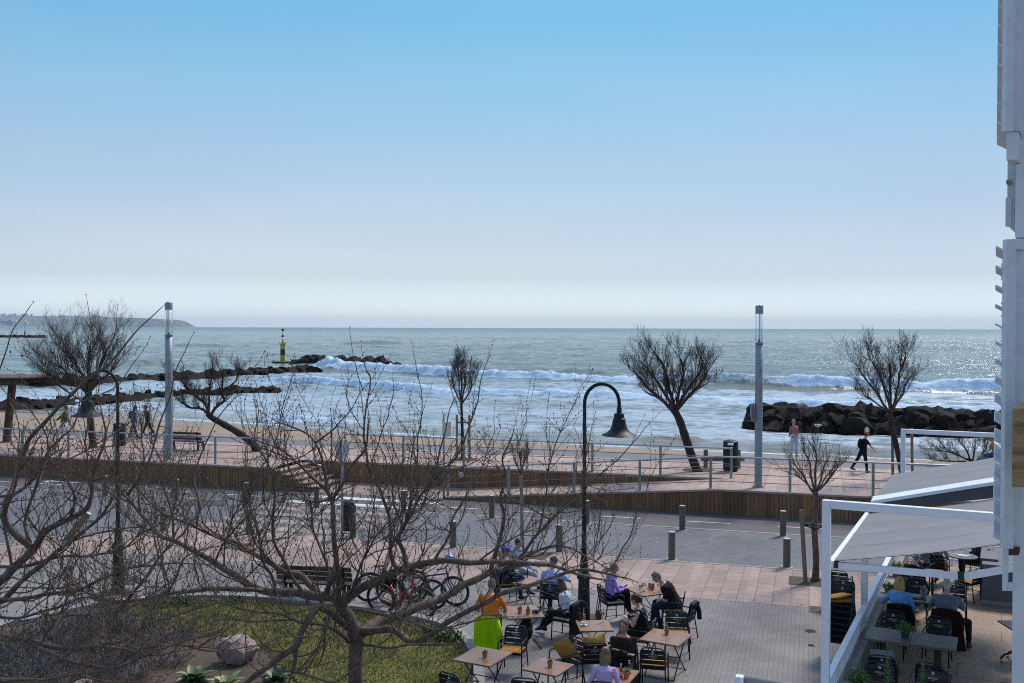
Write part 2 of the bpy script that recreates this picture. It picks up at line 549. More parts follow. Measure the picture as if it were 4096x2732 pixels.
# ---- promenade: raised 0.95 m, its deck, ramp, stairs
ZP = 0.95
b = MB()
vs = [SV(-120, 38.1, ZP), SV(-22.2, 38.1, ZP), SV(-22.2, 40.85, ZP), SV(-3.25, 40.85, ZP), SV(-3.25, 38.1, ZP), SV(110, 38.1, ZP), SV(110, 45.7, ZP), SV(-120, 45.7, ZP)]
b.add(vs, [(0, 1, 2, 7), (7, 2, 3, 6), (3, 4, 5, 6)])
tag(b.build('promenade', M_prom), kind='structure')
b = MB()
b.add([SV(-120, 45.7, ZP + 0.004), SV(110, 45.7, ZP + 0.004), SV(110, 48.2, ZP - 0.03), SV(-120, 48.2, ZP - 0.03)], [(0, 1, 2, 3)])
tag(b.build('promenade_path', M_path), kind='structure')
b = MB()   # ramp from the landing up to the deck
b.add([SV(-14.3, 38.1, 0.016), SV(-3.25, 38.1, ZP), SV(-3.25, 40.85, ZP), SV(-14.3, 40.85, 0.016)], [(0, 1, 2, 3)])
tag(b.build('ramp', M_prom), kind='structure')

def wood_planks():
    t = NT('weathered wood planks')
    co = t.coord(rotz=-STREET_ROT)
    s = t.n('SeparateXYZ', {0: co})
    br = t.n('TexBrick', {'Vector': t.n('CombineXYZ', {0: s.outputs['Z'], 1: s.outputs['X'], 2: 0.0}).outputs[0], 'Color1': (0.25, 0.122, 0.052, 1), 'Color2': (0.14, 0.069, 0.031, 1), 'Mortar': (0.012, 0.008, 0.006, 1), 'Mortar Size': 0.007, 'Brick Width': 4.0, 'Row Height': 0.145, 'Scale': 1.0})
    gr = t.noise(t.coord(rotz=-STREET_ROT, scale=(40, 3, 1.2)), 1.0, 6, 0.7)
    big = t.noise(co, 0.6, 5)
    c = t.mix(1.0, br.outputs['Color'], t.ramp(gr, [(0.3, (0.6,) * 3), (0.72, (1.6, 1.5, 1.4))]), 'MULTIPLY')
    c = t.mix(1.0, c, t.ramp(big, [(0.3, (0.75,) * 3), (0.7, (1.25,) * 3)]), 'MULTIPLY')
    # splash line of pale salt and dust low on the boards
    low = t.ramp(t.math('ADD', s.outputs['Z'], t.math('MULTIPLY', gr, 0.12)), [(0.02, (0.55,) * 3), (0.16, (0, 0, 0))])
    c = t.mix(low, c, (0.10, 0.085, 0.075))
    t.set(Base_Color=c, Roughness=0.75)
    t.bump(t.math('SUBTRACT', t.math('MULTIPLY', gr, 0.4), br.outputs['Fac']), 0.7, 0.012)
    return t.m
M_planks = wood_planks()

def plank_wall(name, label, pts, v0, th=0.12, v_dir=1, cop=0.42):
    """pts: (u, z_top) along the street at depth v0, boards standing on the ground"""
    t = thing(name, label, 'wall', SV(pts[0][0], v0, 0))
    b = MB()
    for (ua, za), (ub, zb) in zip(pts[:-1], pts[1:]):
        n = max(1, int((ub - ua) / 2.0))
        b.add([SV(ua, v0, -0.01), SV(ub, v0, -0.01), SV(ub, v0, zb - 0.06), SV(ua, v0, za - 0.06), SV(ua, v0 + th, -0.01), SV(ub, v0 + th, -0.01), SV(ub, v0 + th, zb - 0.06), SV(ua, v0 + th, za - 0.06)],
              [(0, 1, 2, 3), (5, 4, 7, 6), (3, 2, 6, 7), (0, 3, 7, 4), (1, 5, 6, 2)])
    b.build('boards', M_planks, t, world=True).location = (0, 0, 0)
    # grain and board width follow the street, so the boards keep world placed texture space
    c = MB()
    for (ua, za), (ub, zb) in zip(pts[:-1], pts[1:]):
        n = max(1, round((ub - ua) / 1.1))
        for i in range(n):
            a0 = ua + (ub - ua) * i / n + 0.004; a1 = ua + (ub - ua) * (i + 1) / n - 0.004
            z0 = za + (zb - za) * i / n; z1 = za + (zb - za) * (i + 1) / n
            vs = []
            for zz in (-0.065, 0.008):
                vs += [SV(a0, v0 - 0.03, z0 + zz), SV(a1, v0 - 0.03, z1 + zz), SV(a1, v0 + cop, z1 + zz), SV(a0, v0 + cop, z0 + zz)]
            c.add(vs, [(3, 2, 1, 0), (4, 5, 6, 7), (0, 1, 5, 4), (1, 2, 6, 5), (2, 3, 7, 6), (3, 0, 4, 7)])
    c.build('coping', M_coping, t, world=True)
    return t
plank_wall('plank_wall', 'long dark plank-clad wall along the bike lane left of the stairs', [(-75, ZP), (-22.15, ZP)], 38.0)
plank_wall('plank_wall', 'dark plank-clad wall along the bike lane that rises with the ramp to the right', [(-14.3, 0.10), (-3.3, ZP), (60, ZP)], 38.0)
plank_wall('plank_wall', 'low dark plank-clad wall set back behind the ramp and its landing', [(-22.14, ZP), (-3.4, ZP)], 40.8)
# end face of the left wall beside the stairs and the stairs themselves
t = thing('stairs', 'pink stone stairs with wooden sides going up to the promenade', 'stairs', SV(-22.1, 38.1, 0))
NS = 5
for i in range(NS):
    z1 = ZP - (i + 1) * ZP / (NS + 1)
    u0 = -22.15 + i * 0.40
    b = MB()
    b.add([SV(u0, 38.05, -0.01), SV(u0 + 0.40, 38.05, -0.01), SV(u0 + 0.40, 40.8, -0.01), SV(u0, 40.8, -0.01), SV(u0, 38.05, z1), SV(u0 + 0.40, 38.05, z1), SV(u0 + 0.40, 40.8, z1), SV(u0, 40.8, z1)],
          [(0, 1, 5, 4), (1, 2, 6, 5), (2, 3, 7, 6), (3, 0, 4, 7), (4, 5, 6, 7)])
    st = b.build('step', M_planks, t, world=True)
    b = MB()
    b.add([SV(u0 + 0.0, 38.02, z1 + 0.003), SV(u0 + 0.43, 38.02, z1 + 0.003), SV(u0 + 0.43, 40.78, z1 + 0.003), SV(u0 + 0.0, 40.78, z1 + 0.003), SV(u0 + 0.0, 38.02, z1 + 0.045), SV(u0 + 0.43, 38.02, z1 + 0.045), SV(u0 + 0.43, 40.78, z1 + 0.045), SV(u0 + 0.0, 40.78, z1 + 0.045)],
          [(3, 2, 1, 0), (0, 1, 5, 4), (1, 2, 6, 5), (2, 3, 7, 6), (3, 0, 4, 7), (4, 5, 6, 7)])
    b.build('tread', M_coping, st, world=True)

# ---- beach
SEA_Z = -0.8
def sand_mat():
    t = NT('beach sand')
    co = t.coord()
    big = t.noise(co, 0.2, 6, 0.6); mid = t.noise(co, 2.5, 5, 0.7); fine = t.noise(co, 30, 4, 0.8)
    dry = t.ramp(big, [(0.3, (0.27, 0.19, 0.13)), (0.7, (0.37, 0.265, 0.18))])
    dry = t.mix(1.0, dry, t.ramp(mid, [(0.3, (0.72,) * 3), (0.7, (1.12,) * 3)]), 'MULTIPLY')
    dry = t.mix(1.0, dry, t.ramp(fine, [(0.3, (0.75,) * 3), (0.7, (1.15,) * 3)]), 'MULTIPLY')
    z = t.n('SeparateXYZ', {0: t.n('NewGeometry').outputs['Position']}).outputs['Z']
    wet = t.ramp(t.math('ADD', z, t.math('MULTIPLY', big, 0.25)), [(0.0, (1,) * 3), (0.02, (0,) * 3)])
    w2 = t.n('MapRange', {'Value': t.math('ADD', z, t.math('MULTIPLY', big, 0.3)), 'From Min': -0.52, 'From Max': -0.30, 'To Min': 1.0, 'To Max': 0.0}).outputs[0]
    weed = t.ramp(t.noise(t.coord(rotz=-STREET_ROT, scale=(0.5, 2.5, 1)), 3.0, 6, 0.75), [(0.60, (0, 0, 0)), (0.70, (0.85,) * 3)])
    dry = t.mix(t.math('MULTIPLY', weed, t.n('MapRange', {'Value': z, 'From Min': 0.3, 'From Max': -0.3}).outputs[0]), dry, (0.06, 0.04, 0.03))
    c = t.mix(w2, dry, (0.17, 0.11, 0.065))
    t.set(Base_Color=c, Roughness=t.n('MapRange', {'Value': w2, 'To Min': 0.9, 'To Max': 0.12}).outputs[0])
    t.bump(t.math('ADD', mid, t.math('MULTIPLY', fine, 0.2)), 0.5, 0.08)
    return t.m
M_sand = sand_mat()
us = np.linspace(-110, 90, 260); vs_ = np.linspace(47.4, 84, 90)
UU, VV = np.meshgrid(us, vs_)
def shore(u):      # v of the still waterline along the street axis
    return np.interp(u, [-110, -60, -45, -30, -20, -5, 5, 20, 40, 90], [78, 74, 71, 67.5, 65.5, 64.0, 63.6, 64.0, 66.0, 68])
SH = shore(UU)
T = (VV - 48.2) / (SH - 48.2)
ZZ = np.where(T < 1, 0.93 + (SEA_Z - 0.93) * np.clip(T, 0, 1) ** 0.9, SEA_Z - (T - 1) * 1.6) - 0.012
ZZ += np.where((T > 0.02) & (T < 0.95), 0.045 * fbm(UU * 0.9, VV * 0.9, 3, 5), 0)
b = MB()
n_u = len(us); n_v = len(vs_)
X = UU * CS + VV * SN; Y = -UU * SN + VV * CS
b.v = [tuple(p) for p in np.stack([X, Y, ZZ], -1).reshape(-1, 3)]
b.f = [(i * n_u + j, i * n_u + j + 1, (i + 1) * n_u + j + 1, (i + 1) * n_u + j) for i in range(n_v - 1) for j in range(n_u - 1)]
tag(b.build('beach', M_sand, smooth=True), kind='structure')
# ================================================================ SEA
def front(pts, z=SEA_Z):            # a breaker's line, as street-frame (u, v) samples
    q = [UV(G(x, y, z)) for x, y in pts]
    q.sort()
    return np.array([a for a, _ in q]), np.array([c for _, c in q])
# (line along the foot of the wave, crest height, width of the back, foam strength, foam depth in front)
FR = [
    (front([(1250, 1478), (1420, 1487), (1700, 1500), (2048, 1517), (2400, 1532), (2700, 1545), (2870, 1551), (3070, 1557), (3300, 1562), (3500, 1566), (3700, 1570), (3900, 1572), (4300, 1580)]), 1.75, 4.2, 1.0, 1.0),
    (front([(1000, 1528), (1180, 1533), (1340, 1547), (1480, 1552), (1620, 1562), (1800, 1577), (2048, 1585), (2300, 1594), (2560, 1600), (2780, 1612), (3000, 1618), (3300, 1632), (3600, 1646), (3950, 1655), (4300, 1662)]), 1.0, 2.2, 1.0, 0.8),
    (front([(960, 1680), (1080, 1684), (1200, 1688), (1320, 1689), (1480, 1692), (1530, 1693)]), 0.6, 1.8, 0.95, 1.0),
    (front([(-100, 1520), (60, 1504), (200, 1497), (380, 1490), (520, 1478), (620, 1470)]), 0.45, 3.0, 0.45, 1.0),
    (front([(200, 1650), (320, 1668), (420, 1690), (520, 1706)]), 0.3, 1.2, 0.8, 0.8),
]
# unbroken swell: dark, tilted faces
SW = [
    (front([(1330, 1379), (1420, 1378), (1560, 1376), (1650, 1374)]), 1.6, 9.0),
    (front([(620, 1384), (760, 1388), (900, 1390), (1010, 1390), (1100, 1384)]), 1.4, 8.0),
    (front([(2180, 1490), (2280, 1494), (2390, 1498), (2520, 1500)]), 0.9, 4.0),
    (front([(1560, 1455), (1700, 1460), (1900, 1462), (2100, 1459)]), 1.1, 5.5),
    (front([(430, 1462), (560, 1462), (680, 1460)]), 0.9, 5.0),
    (front([(2050, 1715), (2200, 1726), (2350, 1729), (2450, 1728)]), 0.28, 1.6),
    (front([(2440, 1757), (2600, 1763), (2780, 1764), (3000, 1762), (3100, 1756)]), 0.3, 1.4),
    (front([(1500, 1684), (1600, 1690), (1750, 1693)]), 0.3, 1.6),
    (front([(1850, 1712), (1950, 1722), (2060, 1726)]), 0.25, 1.5),
]
def sea_rows():
    v = [57.0]
    while v[-1] < 24000:
        a = v[-1]
        st = 0.16 if a < 70 else 0.22 if a < 105 else 0.26 if a < 155 else min(400 + a * 0.02, 0.26 * (a / 155) ** 2.1)
        v.append(a + st)
    return np.array(v)
vr = sea_rows()
NCOL = 560
sgrid = np.linspace(0, 1, NCOL)
VV = np.repeat(vr[:, None], NCOL, 1)
UU = (-1.05 * VV - 12) * (1 - sgrid) + (0.42 * VV + 12) * sgrid
X = UU * CS + VV * SN; Y = -UU * SN + VV * CS
row_d = np.gradient(vr)[:, None]
col_d = (1.47 * VV + 24) / NCOL
H = np.zeros_like(VV)
rng = np.random.default_rng(3)
for k in range(70):                  # wind chop, only what the mesh can carry
    lam = 0.7 * 1.09 ** k
    if lam > 60: break
    th = rng.normal(0.1, 0.55)
    kx, ky = math.sin(th), math.cos(th)
    carry = np.clip((lam / (2.6 * np.maximum(row_d, col_d * abs(kx) * 1.2)) - 0.6) / 1.0, 0, 1)
    amp = 0.0068 * lam ** 0.78
    ph = rng.uniform(0, 6.28)
    s = np.sin(2 * np.pi / lam * (UU * kx + VV * ky) + ph + 1.1 * vnoise(UU / (lam * 3.1), VV / (lam * 2.3), k))
    H += amp * carry * (0.64 - np.abs(s)) * 1.3
shallow = np.clip((VV - shore(UU)) / 10, 0.1, 1)
H = H * (0.35 + 0.65 * shallow)
H *= np.where(VV < 95, 0.75, 1.0)
FOAM = np.zeros_like(VV)
def ends(u, ua, ub, soft):
    return np.clip((u - ua) / soft, 0, 1) * np.clip((ub - u) / soft, 0, 1)
for i, ((fu, fv), hh, wd, fs, fd) in enumerate(FR):
    vf = np.interp(UU, fu, fv) + 1.3 * fbm(UU / 9.0, UU * 0 + 3.3, 3, 40 + i) * (1 if i < 2 else 0.5)
    e = ends(UU, fu[0], fu[-1], 4.0)
    d = VV - vf - wd * 0.32
    hv = hh * (0.62 + 0.45 * fbm(UU / 14.0, UU * 0 + i * 5.1, 3, 9))
    prof = np.where(d > 0, np.exp(-(d / wd) ** 2 * 1.2), np.exp(-(d / (wd * 0.30)) ** 2))
    H += hv * prof * e
    # where the crest is still glassy at the right, the foam only hangs in curtains
    glassy = 0.0
    if i == 0:
        glassy = np.clip((UU - (fu[-1] - 52)) / 8, 0, 1) * np.clip(((fu[-1] - 27) - UU) / 8, 0, 1)
    lump = fbm(UU / 0.9, VV / 0.7, 4, 70 + i); lump2 = fbm(UU / 2.6, VV / 1.8, 3, 90 + i)
    facing = np.clip(1.0 - np.abs((d + wd * 0.10) / (wd * 0.42)), 0, 1)
    f = np.clip(facing * 2.2 - 0.15 + 0.55 * lump2, 0, 1) * fs * (1 - 0.55 * glassy)
    H += f * (0.16 * hh) * (lump * 1.5 + 0.4) * e
    FOAM = np.maximum(FOAM, f * e)
    trail = np.clip(1 - np.abs(d + fd) / (fd * 2.2), 0, 1) * (0.35 + 0.5 * lump2)
    FOAM = np.maximum(FOAM, np.clip(trail, 0, 0.75) * fs * e)
for i, ((fu, fv), hh, wd) in enumerate(SW):
    vf = np.interp(UU, fu, fv) + 0.6 * fbm(UU / 12.0, UU * 0 + 1.3, 2, 140 + i)
    e = ends(UU, fu[0], fu[-1], max(3.0, (fu[-1] - fu[0]) * 0.3))
    d = VV - vf - wd * 0.4
    H += hh * e * np.where(d > 0, np.exp(-(d / wd) ** 2), np.exp(-(d / (wd * 0.45)) ** 2))
# spread foam left behind between the breakers, and the wash on the sand
f0u, f0v = FR[0][0]
v_out = np.interp(UU, f0u, f0v)
SHV = shore(UU)
belt = np.clip((v_out + 0.5 - VV) / 6, 0, 1) * np.clip((VV - SHV - 1) / 6, 0, 1)
belt *= np.clip((UU - f0u[0] + 25) / 30, 0.35, 1)
lace = 1 - np.abs(fbm(UU / 2.4, VV / 1.0, 4, 200)) * 3.2
FILM = belt * np.clip(0.62 + 0.35 * fbm(UU / 16, VV / 6, 3, 210) + 0.35 * lace, 0, 1)
wash = np.exp(-((VV - SHV + 0.2 * fbm(UU / 3.0, VV * 0, 3, 33)) / 0.55) ** 2) * (0.55 + 0.5 * fbm(UU / 2.0, VV / 0.5, 3, 34))
FOAM = np.maximum(FOAM, np.clip(wash, 0, 0.9))
# burst of spray on the end of the middle breakwater, splash at the left one
for (sx_, sy_, rad, hgt) in ((1325, 1478, 3.2, 1.6), (292, 1618, 1.5, 0.6), (3880, 1560, 4.2, 0.9)):
    p = G(sx_, sy_, SEA_Z)
    dd = np.sqrt((X - p.x) ** 2 + (Y - p.y) ** 2)
    g = np.exp(-(dd / rad) ** 2)
    H += g * hgt * (0.65 + 0.8 * fbm(X / 0.7, Y / 0.7, 3, 51))
    FOAM = np.maximum(FOAM, np.clip(g * 1.8, 0, 1))
ZZ = SEA_Z + H * np.clip((VV - SHV + 2.5) / 4, 0.12, 1)
co = np.stack([X, Y, ZZ], -1).reshape(-1, 3)
nv = len(vr)
me = bpy.data.meshes.new('sea')
idx = np.arange(nv * NCOL).reshape(nv, NCOL)
faces = np.stack([idx[:-1, :-1], idx[:-1, 1:], idx[1:, 1:], idx[1:, :-1]], -1).reshape(-1, 4)
me.vertices.add(len(co)); me.vertices.foreach_set('co', co.ravel())
me.loops.add(faces.size); me.loops.foreach_set('vertex_index', faces.ravel().astype(np.int32))
me.polygons.add(len(faces)); me.polygons.foreach_set('loop_start', np.arange(0, faces.size, 4, dtype=np.int32))
me.polygons.foreach_set('use_smooth', np.ones(len(faces), dtype=bool))
me.update(); me.validate()
a = me.attributes.new('foam', 'FLOAT', 'POINT'); a.data.foreach_set('value', FOAM.ravel().astype(np.float32))
a = me.attributes.new('film', 'FLOAT', 'POINT'); a.data.foreach_set('value', FILM.ravel().astype(np.float32))
sea = bpy.data.objects.new('sea', me); C.objects.link(sea)
tag(sea, kind='structure')

def sea_mat():
    t = NT('sea water')
    co = t.coord(rotz=-STREET_ROT)
    pos = t.n('SeparateXYZ', {0: co})
    dist = pos.outputs['Y']
    big = t.noise(t.coord(rotz=-STREET_ROT, scale=(0.35, 1.0, 1)), 0.012, 5, 0.6)
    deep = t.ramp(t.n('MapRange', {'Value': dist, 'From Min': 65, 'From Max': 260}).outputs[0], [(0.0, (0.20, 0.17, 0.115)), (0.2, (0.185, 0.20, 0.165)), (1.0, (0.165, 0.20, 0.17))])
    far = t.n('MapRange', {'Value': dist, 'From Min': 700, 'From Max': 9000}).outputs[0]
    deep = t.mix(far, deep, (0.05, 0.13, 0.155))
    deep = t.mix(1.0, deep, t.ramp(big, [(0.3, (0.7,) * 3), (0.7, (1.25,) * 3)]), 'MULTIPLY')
    fa = t.n('Attribute', attribute_name='foam').outputs['Fac']
    fi = t.n('Attribute', attribute_name='film').outputs['Fac']
    n1 = t.noise(co, 2.2, 6, 0.72); n2 = t.noise(t.coord(rotz=-STREET_ROT, scale=(0.4, 1.6, 1)), 2.0, 6, 0.75)
    foam = t.n('MapRange', {'Value': t.math('ADD', fa, t.math('MULTIPLY', t.math('SUBTRACT', n1, 0.5), 1.1)), 'From Min': 0.30, 'From Max': 0.62}).outputs[0]
    film = t.n('MapRange', {'Value': t.math('ADD', fi, t.math('MULTIPLY', t.math('SUBTRACT', n2, 0.5), 1.6)), 'From Min': 0.42, 'From Max': 0.90, 'To Max': 0.62}).outputs[0]
    cov = t.math('MAXIMUM', foam, film)
    shade = t.ramp(t.noise(co, 5.0, 5, 0.7), [(0.3, (0.30, 0.44, 0.60)), (0.65, (0.64, 0.75, 0.84))])  # blue shade of the backlit breakers is put into the foam colour
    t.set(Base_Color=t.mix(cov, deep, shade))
    t.b.inputs['IOR'].default_value = 1.333
    rg = t.n('MapRange', {'Value': dist, 'From Min': 80, 'From Max': 2500, 'To Min': 0.08, 'To Max': 0.30}).outputs[0]
    t.set(Roughness=t.math('MAXIMUM', rg, t.math('MULTIPLY', cov, 0.75)))
    # ripples: three sizes, the bigger ones carry further out
    r1 = t.noise(t.coord(rotz=-STREET_ROT, scale=(0.55, 1.0, 1)), 2.4, 5, 0.65)
    r2 = t.noise(t.coord(rotz=-STREET_ROT + 0.25, scale=(0.45, 1.0, 1)), 0.42, 6, 0.65)
    r3 = t.noise(t.coord(rotz=-STREET_ROT - 0.15, scale=(0.35, 1.0, 1)), 0.06, 6, 0.62)
    k1 = t.n('Bump', {'Height': r1, 'Strength': 0.5, 'Distance': 0.06})
    k2 = t.n('Bump', {'Height': r2, 'Strength': t.n('MapRange', {'Value': dist, 'From Min': 100, 'From Max': 240, 'To Min': 0.22, 'To Max': 0.75}).outputs[0], 'Distance': 0.8, 'Normal': k1.outputs[0]})
    k3 = t.n('Bump', {'Height': r3, 'Strength': t.n('MapRange', {'Value': dist, 'From Min': 200, 'From Max': 700, 'To Min': 0.03, 'To Max': 0.7}).outputs[0], 'Distance': 6.0, 'Normal': k2.outputs[0]})
    t.link(k3.outputs[0], t.b.inputs['Normal'])
    return t.m
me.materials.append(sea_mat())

# ================================================================ HEADLAND, far across the bay
def headland():
    xs = np.linspace(-900, 715, 260)          # measured outline
    top = np.interp(xs, [-900, -300, 0, 60, 150, 250, 330, 400, 470, 540, 600, 640, 662, 680, 695, 706, 712], [1250, 1254, 1260, 1258, 1262, 1264, 1265, 1268, 1269, 1272, 1275, 1278, 1280, 1287, 1294, 1302, 1307])
    Y0 = 15200.0
    b = MB(); nr = 26
    P = []
    for i, x in enumerate(xs):
        p = D(x, 1310, Y0)
        h = (1307 - top[i]) * Y0 / FPX + 8
        h = max(h, 2)
        for k in range(nr):
            s = k / (nr - 1)
            # cliff near the cape, long slope towards the left
            cliff = np.clip((x - 300) / 200, 0, 1)
            prof = (1 - cliff) * s ** 0.9 + cliff * min(1, s * 3.0) ** 0.7
            nz = fbm(np.array(x / 16.0), np.array(s * 5.0), 4, 3)
            gully = fbm(np.array(x / 7.0), np.array(s * 0.8), 3, 8) * cliff
            dy = 2 * s * (900 - 500 * cliff) + 120 * float(gully) + 60 * float(nz)
            z = SEA_Z - 3 + h * prof * (1 + 0.03 * float(nz)) 
            P.append((p.x, p.y + dy, z))
    b.v = P
    b.f = [(i * nr + k, (i + 1) * nr + k, (i + 1) * nr + k + 1, i * nr + k + 1) for i in range(len(xs) - 1) for k in range(nr - 1)]
    t = NT('headland scrub and rock')
    co = t.coord()
    n = t.noise(co, 0.012, 8, 0.75)
    scrub = t.ramp(n, [(0.38, (0.035, 0.045, 0.025)), (0.5, (0.08, 0.08, 0.05)), (0.62, (0.16, 0.13, 0.09))])
    s = t.n('SeparateXYZ', {0: co})
    nrm = t.n('SeparateXYZ', {0: t.n('NewGeometry').outputs['Normal']})
    rock = t.ramp(t.noise(t.coord(scale=(1, 1, 0.2)), 0.03, 6, 0.7), [(0.35, (0.16, 0.12, 0.09)), (0.65, (0.34, 0.26, 0.19))])
    steep = t.ramp(nrm.outputs['Z'], [(0.3, (1,) * 3), (0.55, (0,) * 3)])
    low = t.ramp(t.math('DIVIDE', s.outputs['Z'], 30.0), [(0.2, (1,) * 3), (0.75, (0,) * 3)])
    t.set(Base_Color=t.mix(t.math('MAXIMUM', steep, t.math('MULTIPLY', low, 0.6)), scrub, rock), Roughness=0.9)
    o = b.build('headland', t.m, smooth=False)
    return tag(o, kind='structure')
headland()
M_house = pm('far white houses', (0.62, 0.60, 0.56), 0.8, var=0.15, scale=0.05)
# the towns: white houses along the crest and the low shore, each one its own block
rh = random.Random(5)
def far_house(px, py, w, h):
    p = D(px, py, 15050.0 if py > 1285 else 16300.0)
    b = MB()
    b.box((0, 0, h / 2 - 8), (w, 28, h + 16))
    b.box((w * 0.2, 0, h + 3), (w * 0.45, 20, 8))
    o = b.build('house', M_house)
    o.location = p
    return o
spots = []
for k in range(34): spots.append((rh.uniform(-30, 410), 0, rh.uniform(18, 50), rh.uniform(10, 22)))
for k in range(40): spots.append((abs(rh.gauss(0, 55)) - 15, rh.uniform(1281, 1299), rh.uniform(20, 68), rh.uniform(14, 32)))
for x, y, w, h in spots:
    crest = y == 0
    if crest: y = np.interp(x, [-30, 0, 60, 150, 250, 330, 400, 470], [1258, 1261, 1259, 1263, 1265, 1266, 1269, 1270])
    o = far_house(x, float(y), w, h)
    if crest: tag(o, 'tiny white house on the far ridge of the hazy headland', 'house', 'white houses along the headland ridge')
    else: tag(o, 'tiny white house low on the far left shore of the hazy headland', 'house', 'white houses of the town by the bay')

# ---- air: the bay fades to blue with distance
hb = MB()
hb.box((-1500, 12000, 118.0), (40000, 26000, 242.0))
def haze_mat():
    m = bpy.data.materials.new('haze'); m.use_nodes = True
    nt = m.node_tree; nt.nodes.remove(nt.nodes['Principled BSDF'])
    v = nt.nodes.new('ShaderNodeVolumePrincipled')
    v.inputs['Color'].default_value = (0.72, 0.87, 1.0, 1)
    v.inputs['Density'].default_value = HAZE
    v.inputs['Anisotropy'].default_value = 0.0
    nt.links.new(v.outputs[0], nt.nodes['Material Output'].inputs['Volume'])
    return m
HAZE = 0.000038
hz = hb.build('haze', haze_mat())
tag(hz, kind='stuff')
# ================================================================ STREET FURNITURE
M_steel = pm('brushed railing steel', (0.42, 0.43, 0.44), 0.35, 0.7, var=0.1, scale=4)
M_post = pm('weathered grey green posts', (0.24, 0.255, 0.25), 0.6, 0.2, var=0.15, scale=5, dirt=(0.17, 0.15, 0.13))
M_wire = pm('railing cable', (0.19, 0.175, 0.16), 0.5, 0.5, var=0.1)
M_galv = pm('galvanised lamp post', (0.25, 0.27, 0.295), 0.5, 0.3, var=0.14, scale=3, dirt=(0.20, 0.19, 0.19))
M_green = pm('dark green cast iron', (0.010, 0.017, 0.018), 0.5, 0.0, var=0.25, scale=6, spec=0.25)
M_bin = pm('dark green plastic', (0.014, 0.022, 0.024), 0.55, 0.0, var=0.25, scale=5, spec=0.25)
M_glasslamp = bpy.data.materials.new('lamp glass'); M_glasslamp.use_nodes = True
_b = M_glasslamp.node_tree.nodes['Principled BSDF']
_b.inputs['Base Color'].default_value = (0.9, 0.95, 0.97, 1); _b.inputs['Roughness'].default_value = 0.05
_b.inputs['Transmission Weight'].default_value = 1.0; _b.inputs['IOR'].default_value = 1.06
M_bollard = pm('brown bollard paint', (0.125, 0.103, 0.072), 0.65, 0.0, var=0.22, scale=9, dirt=(0.08, 0.07, 0.055))
M_bolcap = pm('pale bollard cap', (0.46, 0.46, 0.42), 0.6, 0.0, var=0.12, scale=12)
M_bench = pm('dark bench wood', (0.045, 0.026, 0.019), 0.6, 0.0, var=0.35, scale=5, stretch=(1, 8, 8))
M_stake = pm('tree stake wood', (0.21, 0.155, 0.105), 0.8, 0.0, var=0.3, scale=6, stretch=(6, 6, 1), bump=0.4)
M_soil = pm('dark soil', (0.075, 0.052, 0.037), 0.95, 0.0, var=0.4, scale=8, bump=0.8, bscale=25)
M_signback = pm('grey sign back', (0.36, 0.39, 0.42), 0.45, 0.5, var=0.1, scale=5)
M_black = pm('black rubber', (0.012, 0.012, 0.013), 0.6, var=0.2)
M_rust = pm('rusted steel', (0.075, 0.036, 0.026), 0.8, var=0.3, scale=8, bump=0.3)

# ---- railings: slim posts, one round top rail, three cables
def railing(label, pts, post_u, lean=None, ends=True, h=1.2):
    """pts: (u, v, z) of the foot line"""
    pts = [tuple(p) for p in pts]
    us = [p[0] for p in pts]
    def at(u):
        return SV(u, float(np.interp(u, us, [p[1] for p in pts])), float(np.interp(u, us, [p[2] for p in pts])))
    t = thing('railing', label, 'railing', at(us[0]))
    dr = SV(1, 0, 0); nr = SV(0, 1, 0)
    rotm = Matrix((dr, nr, Vector((0, 0, 1)))).transposed()
    for u in post_u:
        p = at(u); b = MB()
        b.box(p + Vector((0, 0, h / 2 - 0.02)), (0.10, 0.05, h - 0.06), rotm)
        b.box(p + Vector((0, 0, 0.006)), (0.17, 0.13, 0.012), rotm)
        b.box(p + Vector((0, 0, h - 0.045)), (0.05, 0.035, 0.06), rotm)
        b.build('post', M_post, t, world=True, bevel=0.006)
    knots = sorted(set([us[0], us[-1]] + [u for u in us] + [u for u in post_u]))
    b = MB(); b.tube([at(u) + Vector((0, 0, h)) for u in knots], 0.034, 10)
    b.build('top_rail', M_steel, t, world=True, smooth=True)
    for k in range(3):
        b = MB(); b.tube([at(u) + Vector((0, 0, 0.27 + k * 0.29)) + nr * 0.02 for u in knots], 0.014, 6)
        b.build('cable', M_wire, t, world=True, smooth=True)
    return t
def uv_of(px, py, z): return UV(G(px, py, z))
lp = [uv_of(x, y, ZP)[0] for x, y in ((80, 1820), (262, 1833), (447, 1838), (640, 1848), (843, 1860), (1045, 1872))]
lstep = (lp[-1] - lp[0]) / 5
railing('steel railing along the top of the long left wall, ending at the stairs', [(lp[0] - lstep * 5, 38.3, ZP), (lp[-1] + 0.05, 38.3, ZP)], [lp[0] + i * lstep for i in range(-5, 6)])
bp = [-20.2 + i * 2.86 for i in range(7)]
railing('steel railing set back on the promenade edge behind the ramp', [(-20.2, 41.0, ZP), (-3.0, 41.0, ZP)], bp)
rp = [-14.2, -11.6, -8.9, -6.3, -3.6, -0.7] + [2.2 + 3.0 * i for i in range(9)]
railing('steel railing that climbs with the ramp and runs on along the right wall', [(-14.3, 38.25, 0.03), (-3.3, 38.25, ZP), (26.5, 38.25, ZP)], rp)
t = thing('railing', 'sloping steel handrail going down beside the stone stairs', 'handrail', SV(-22.2, 38.3, ZP))
b = MB(); b.tube([SV(-22.1, 38.35, ZP + 1.2), SV(-21.9, 38.35, ZP + 1.2), SV(-20.2, 38.35, 1.12), SV(-19.9, 38.35, 1.05)], 0.034, 10); b.build('top_rail', M_steel, t, world=True, smooth=True)
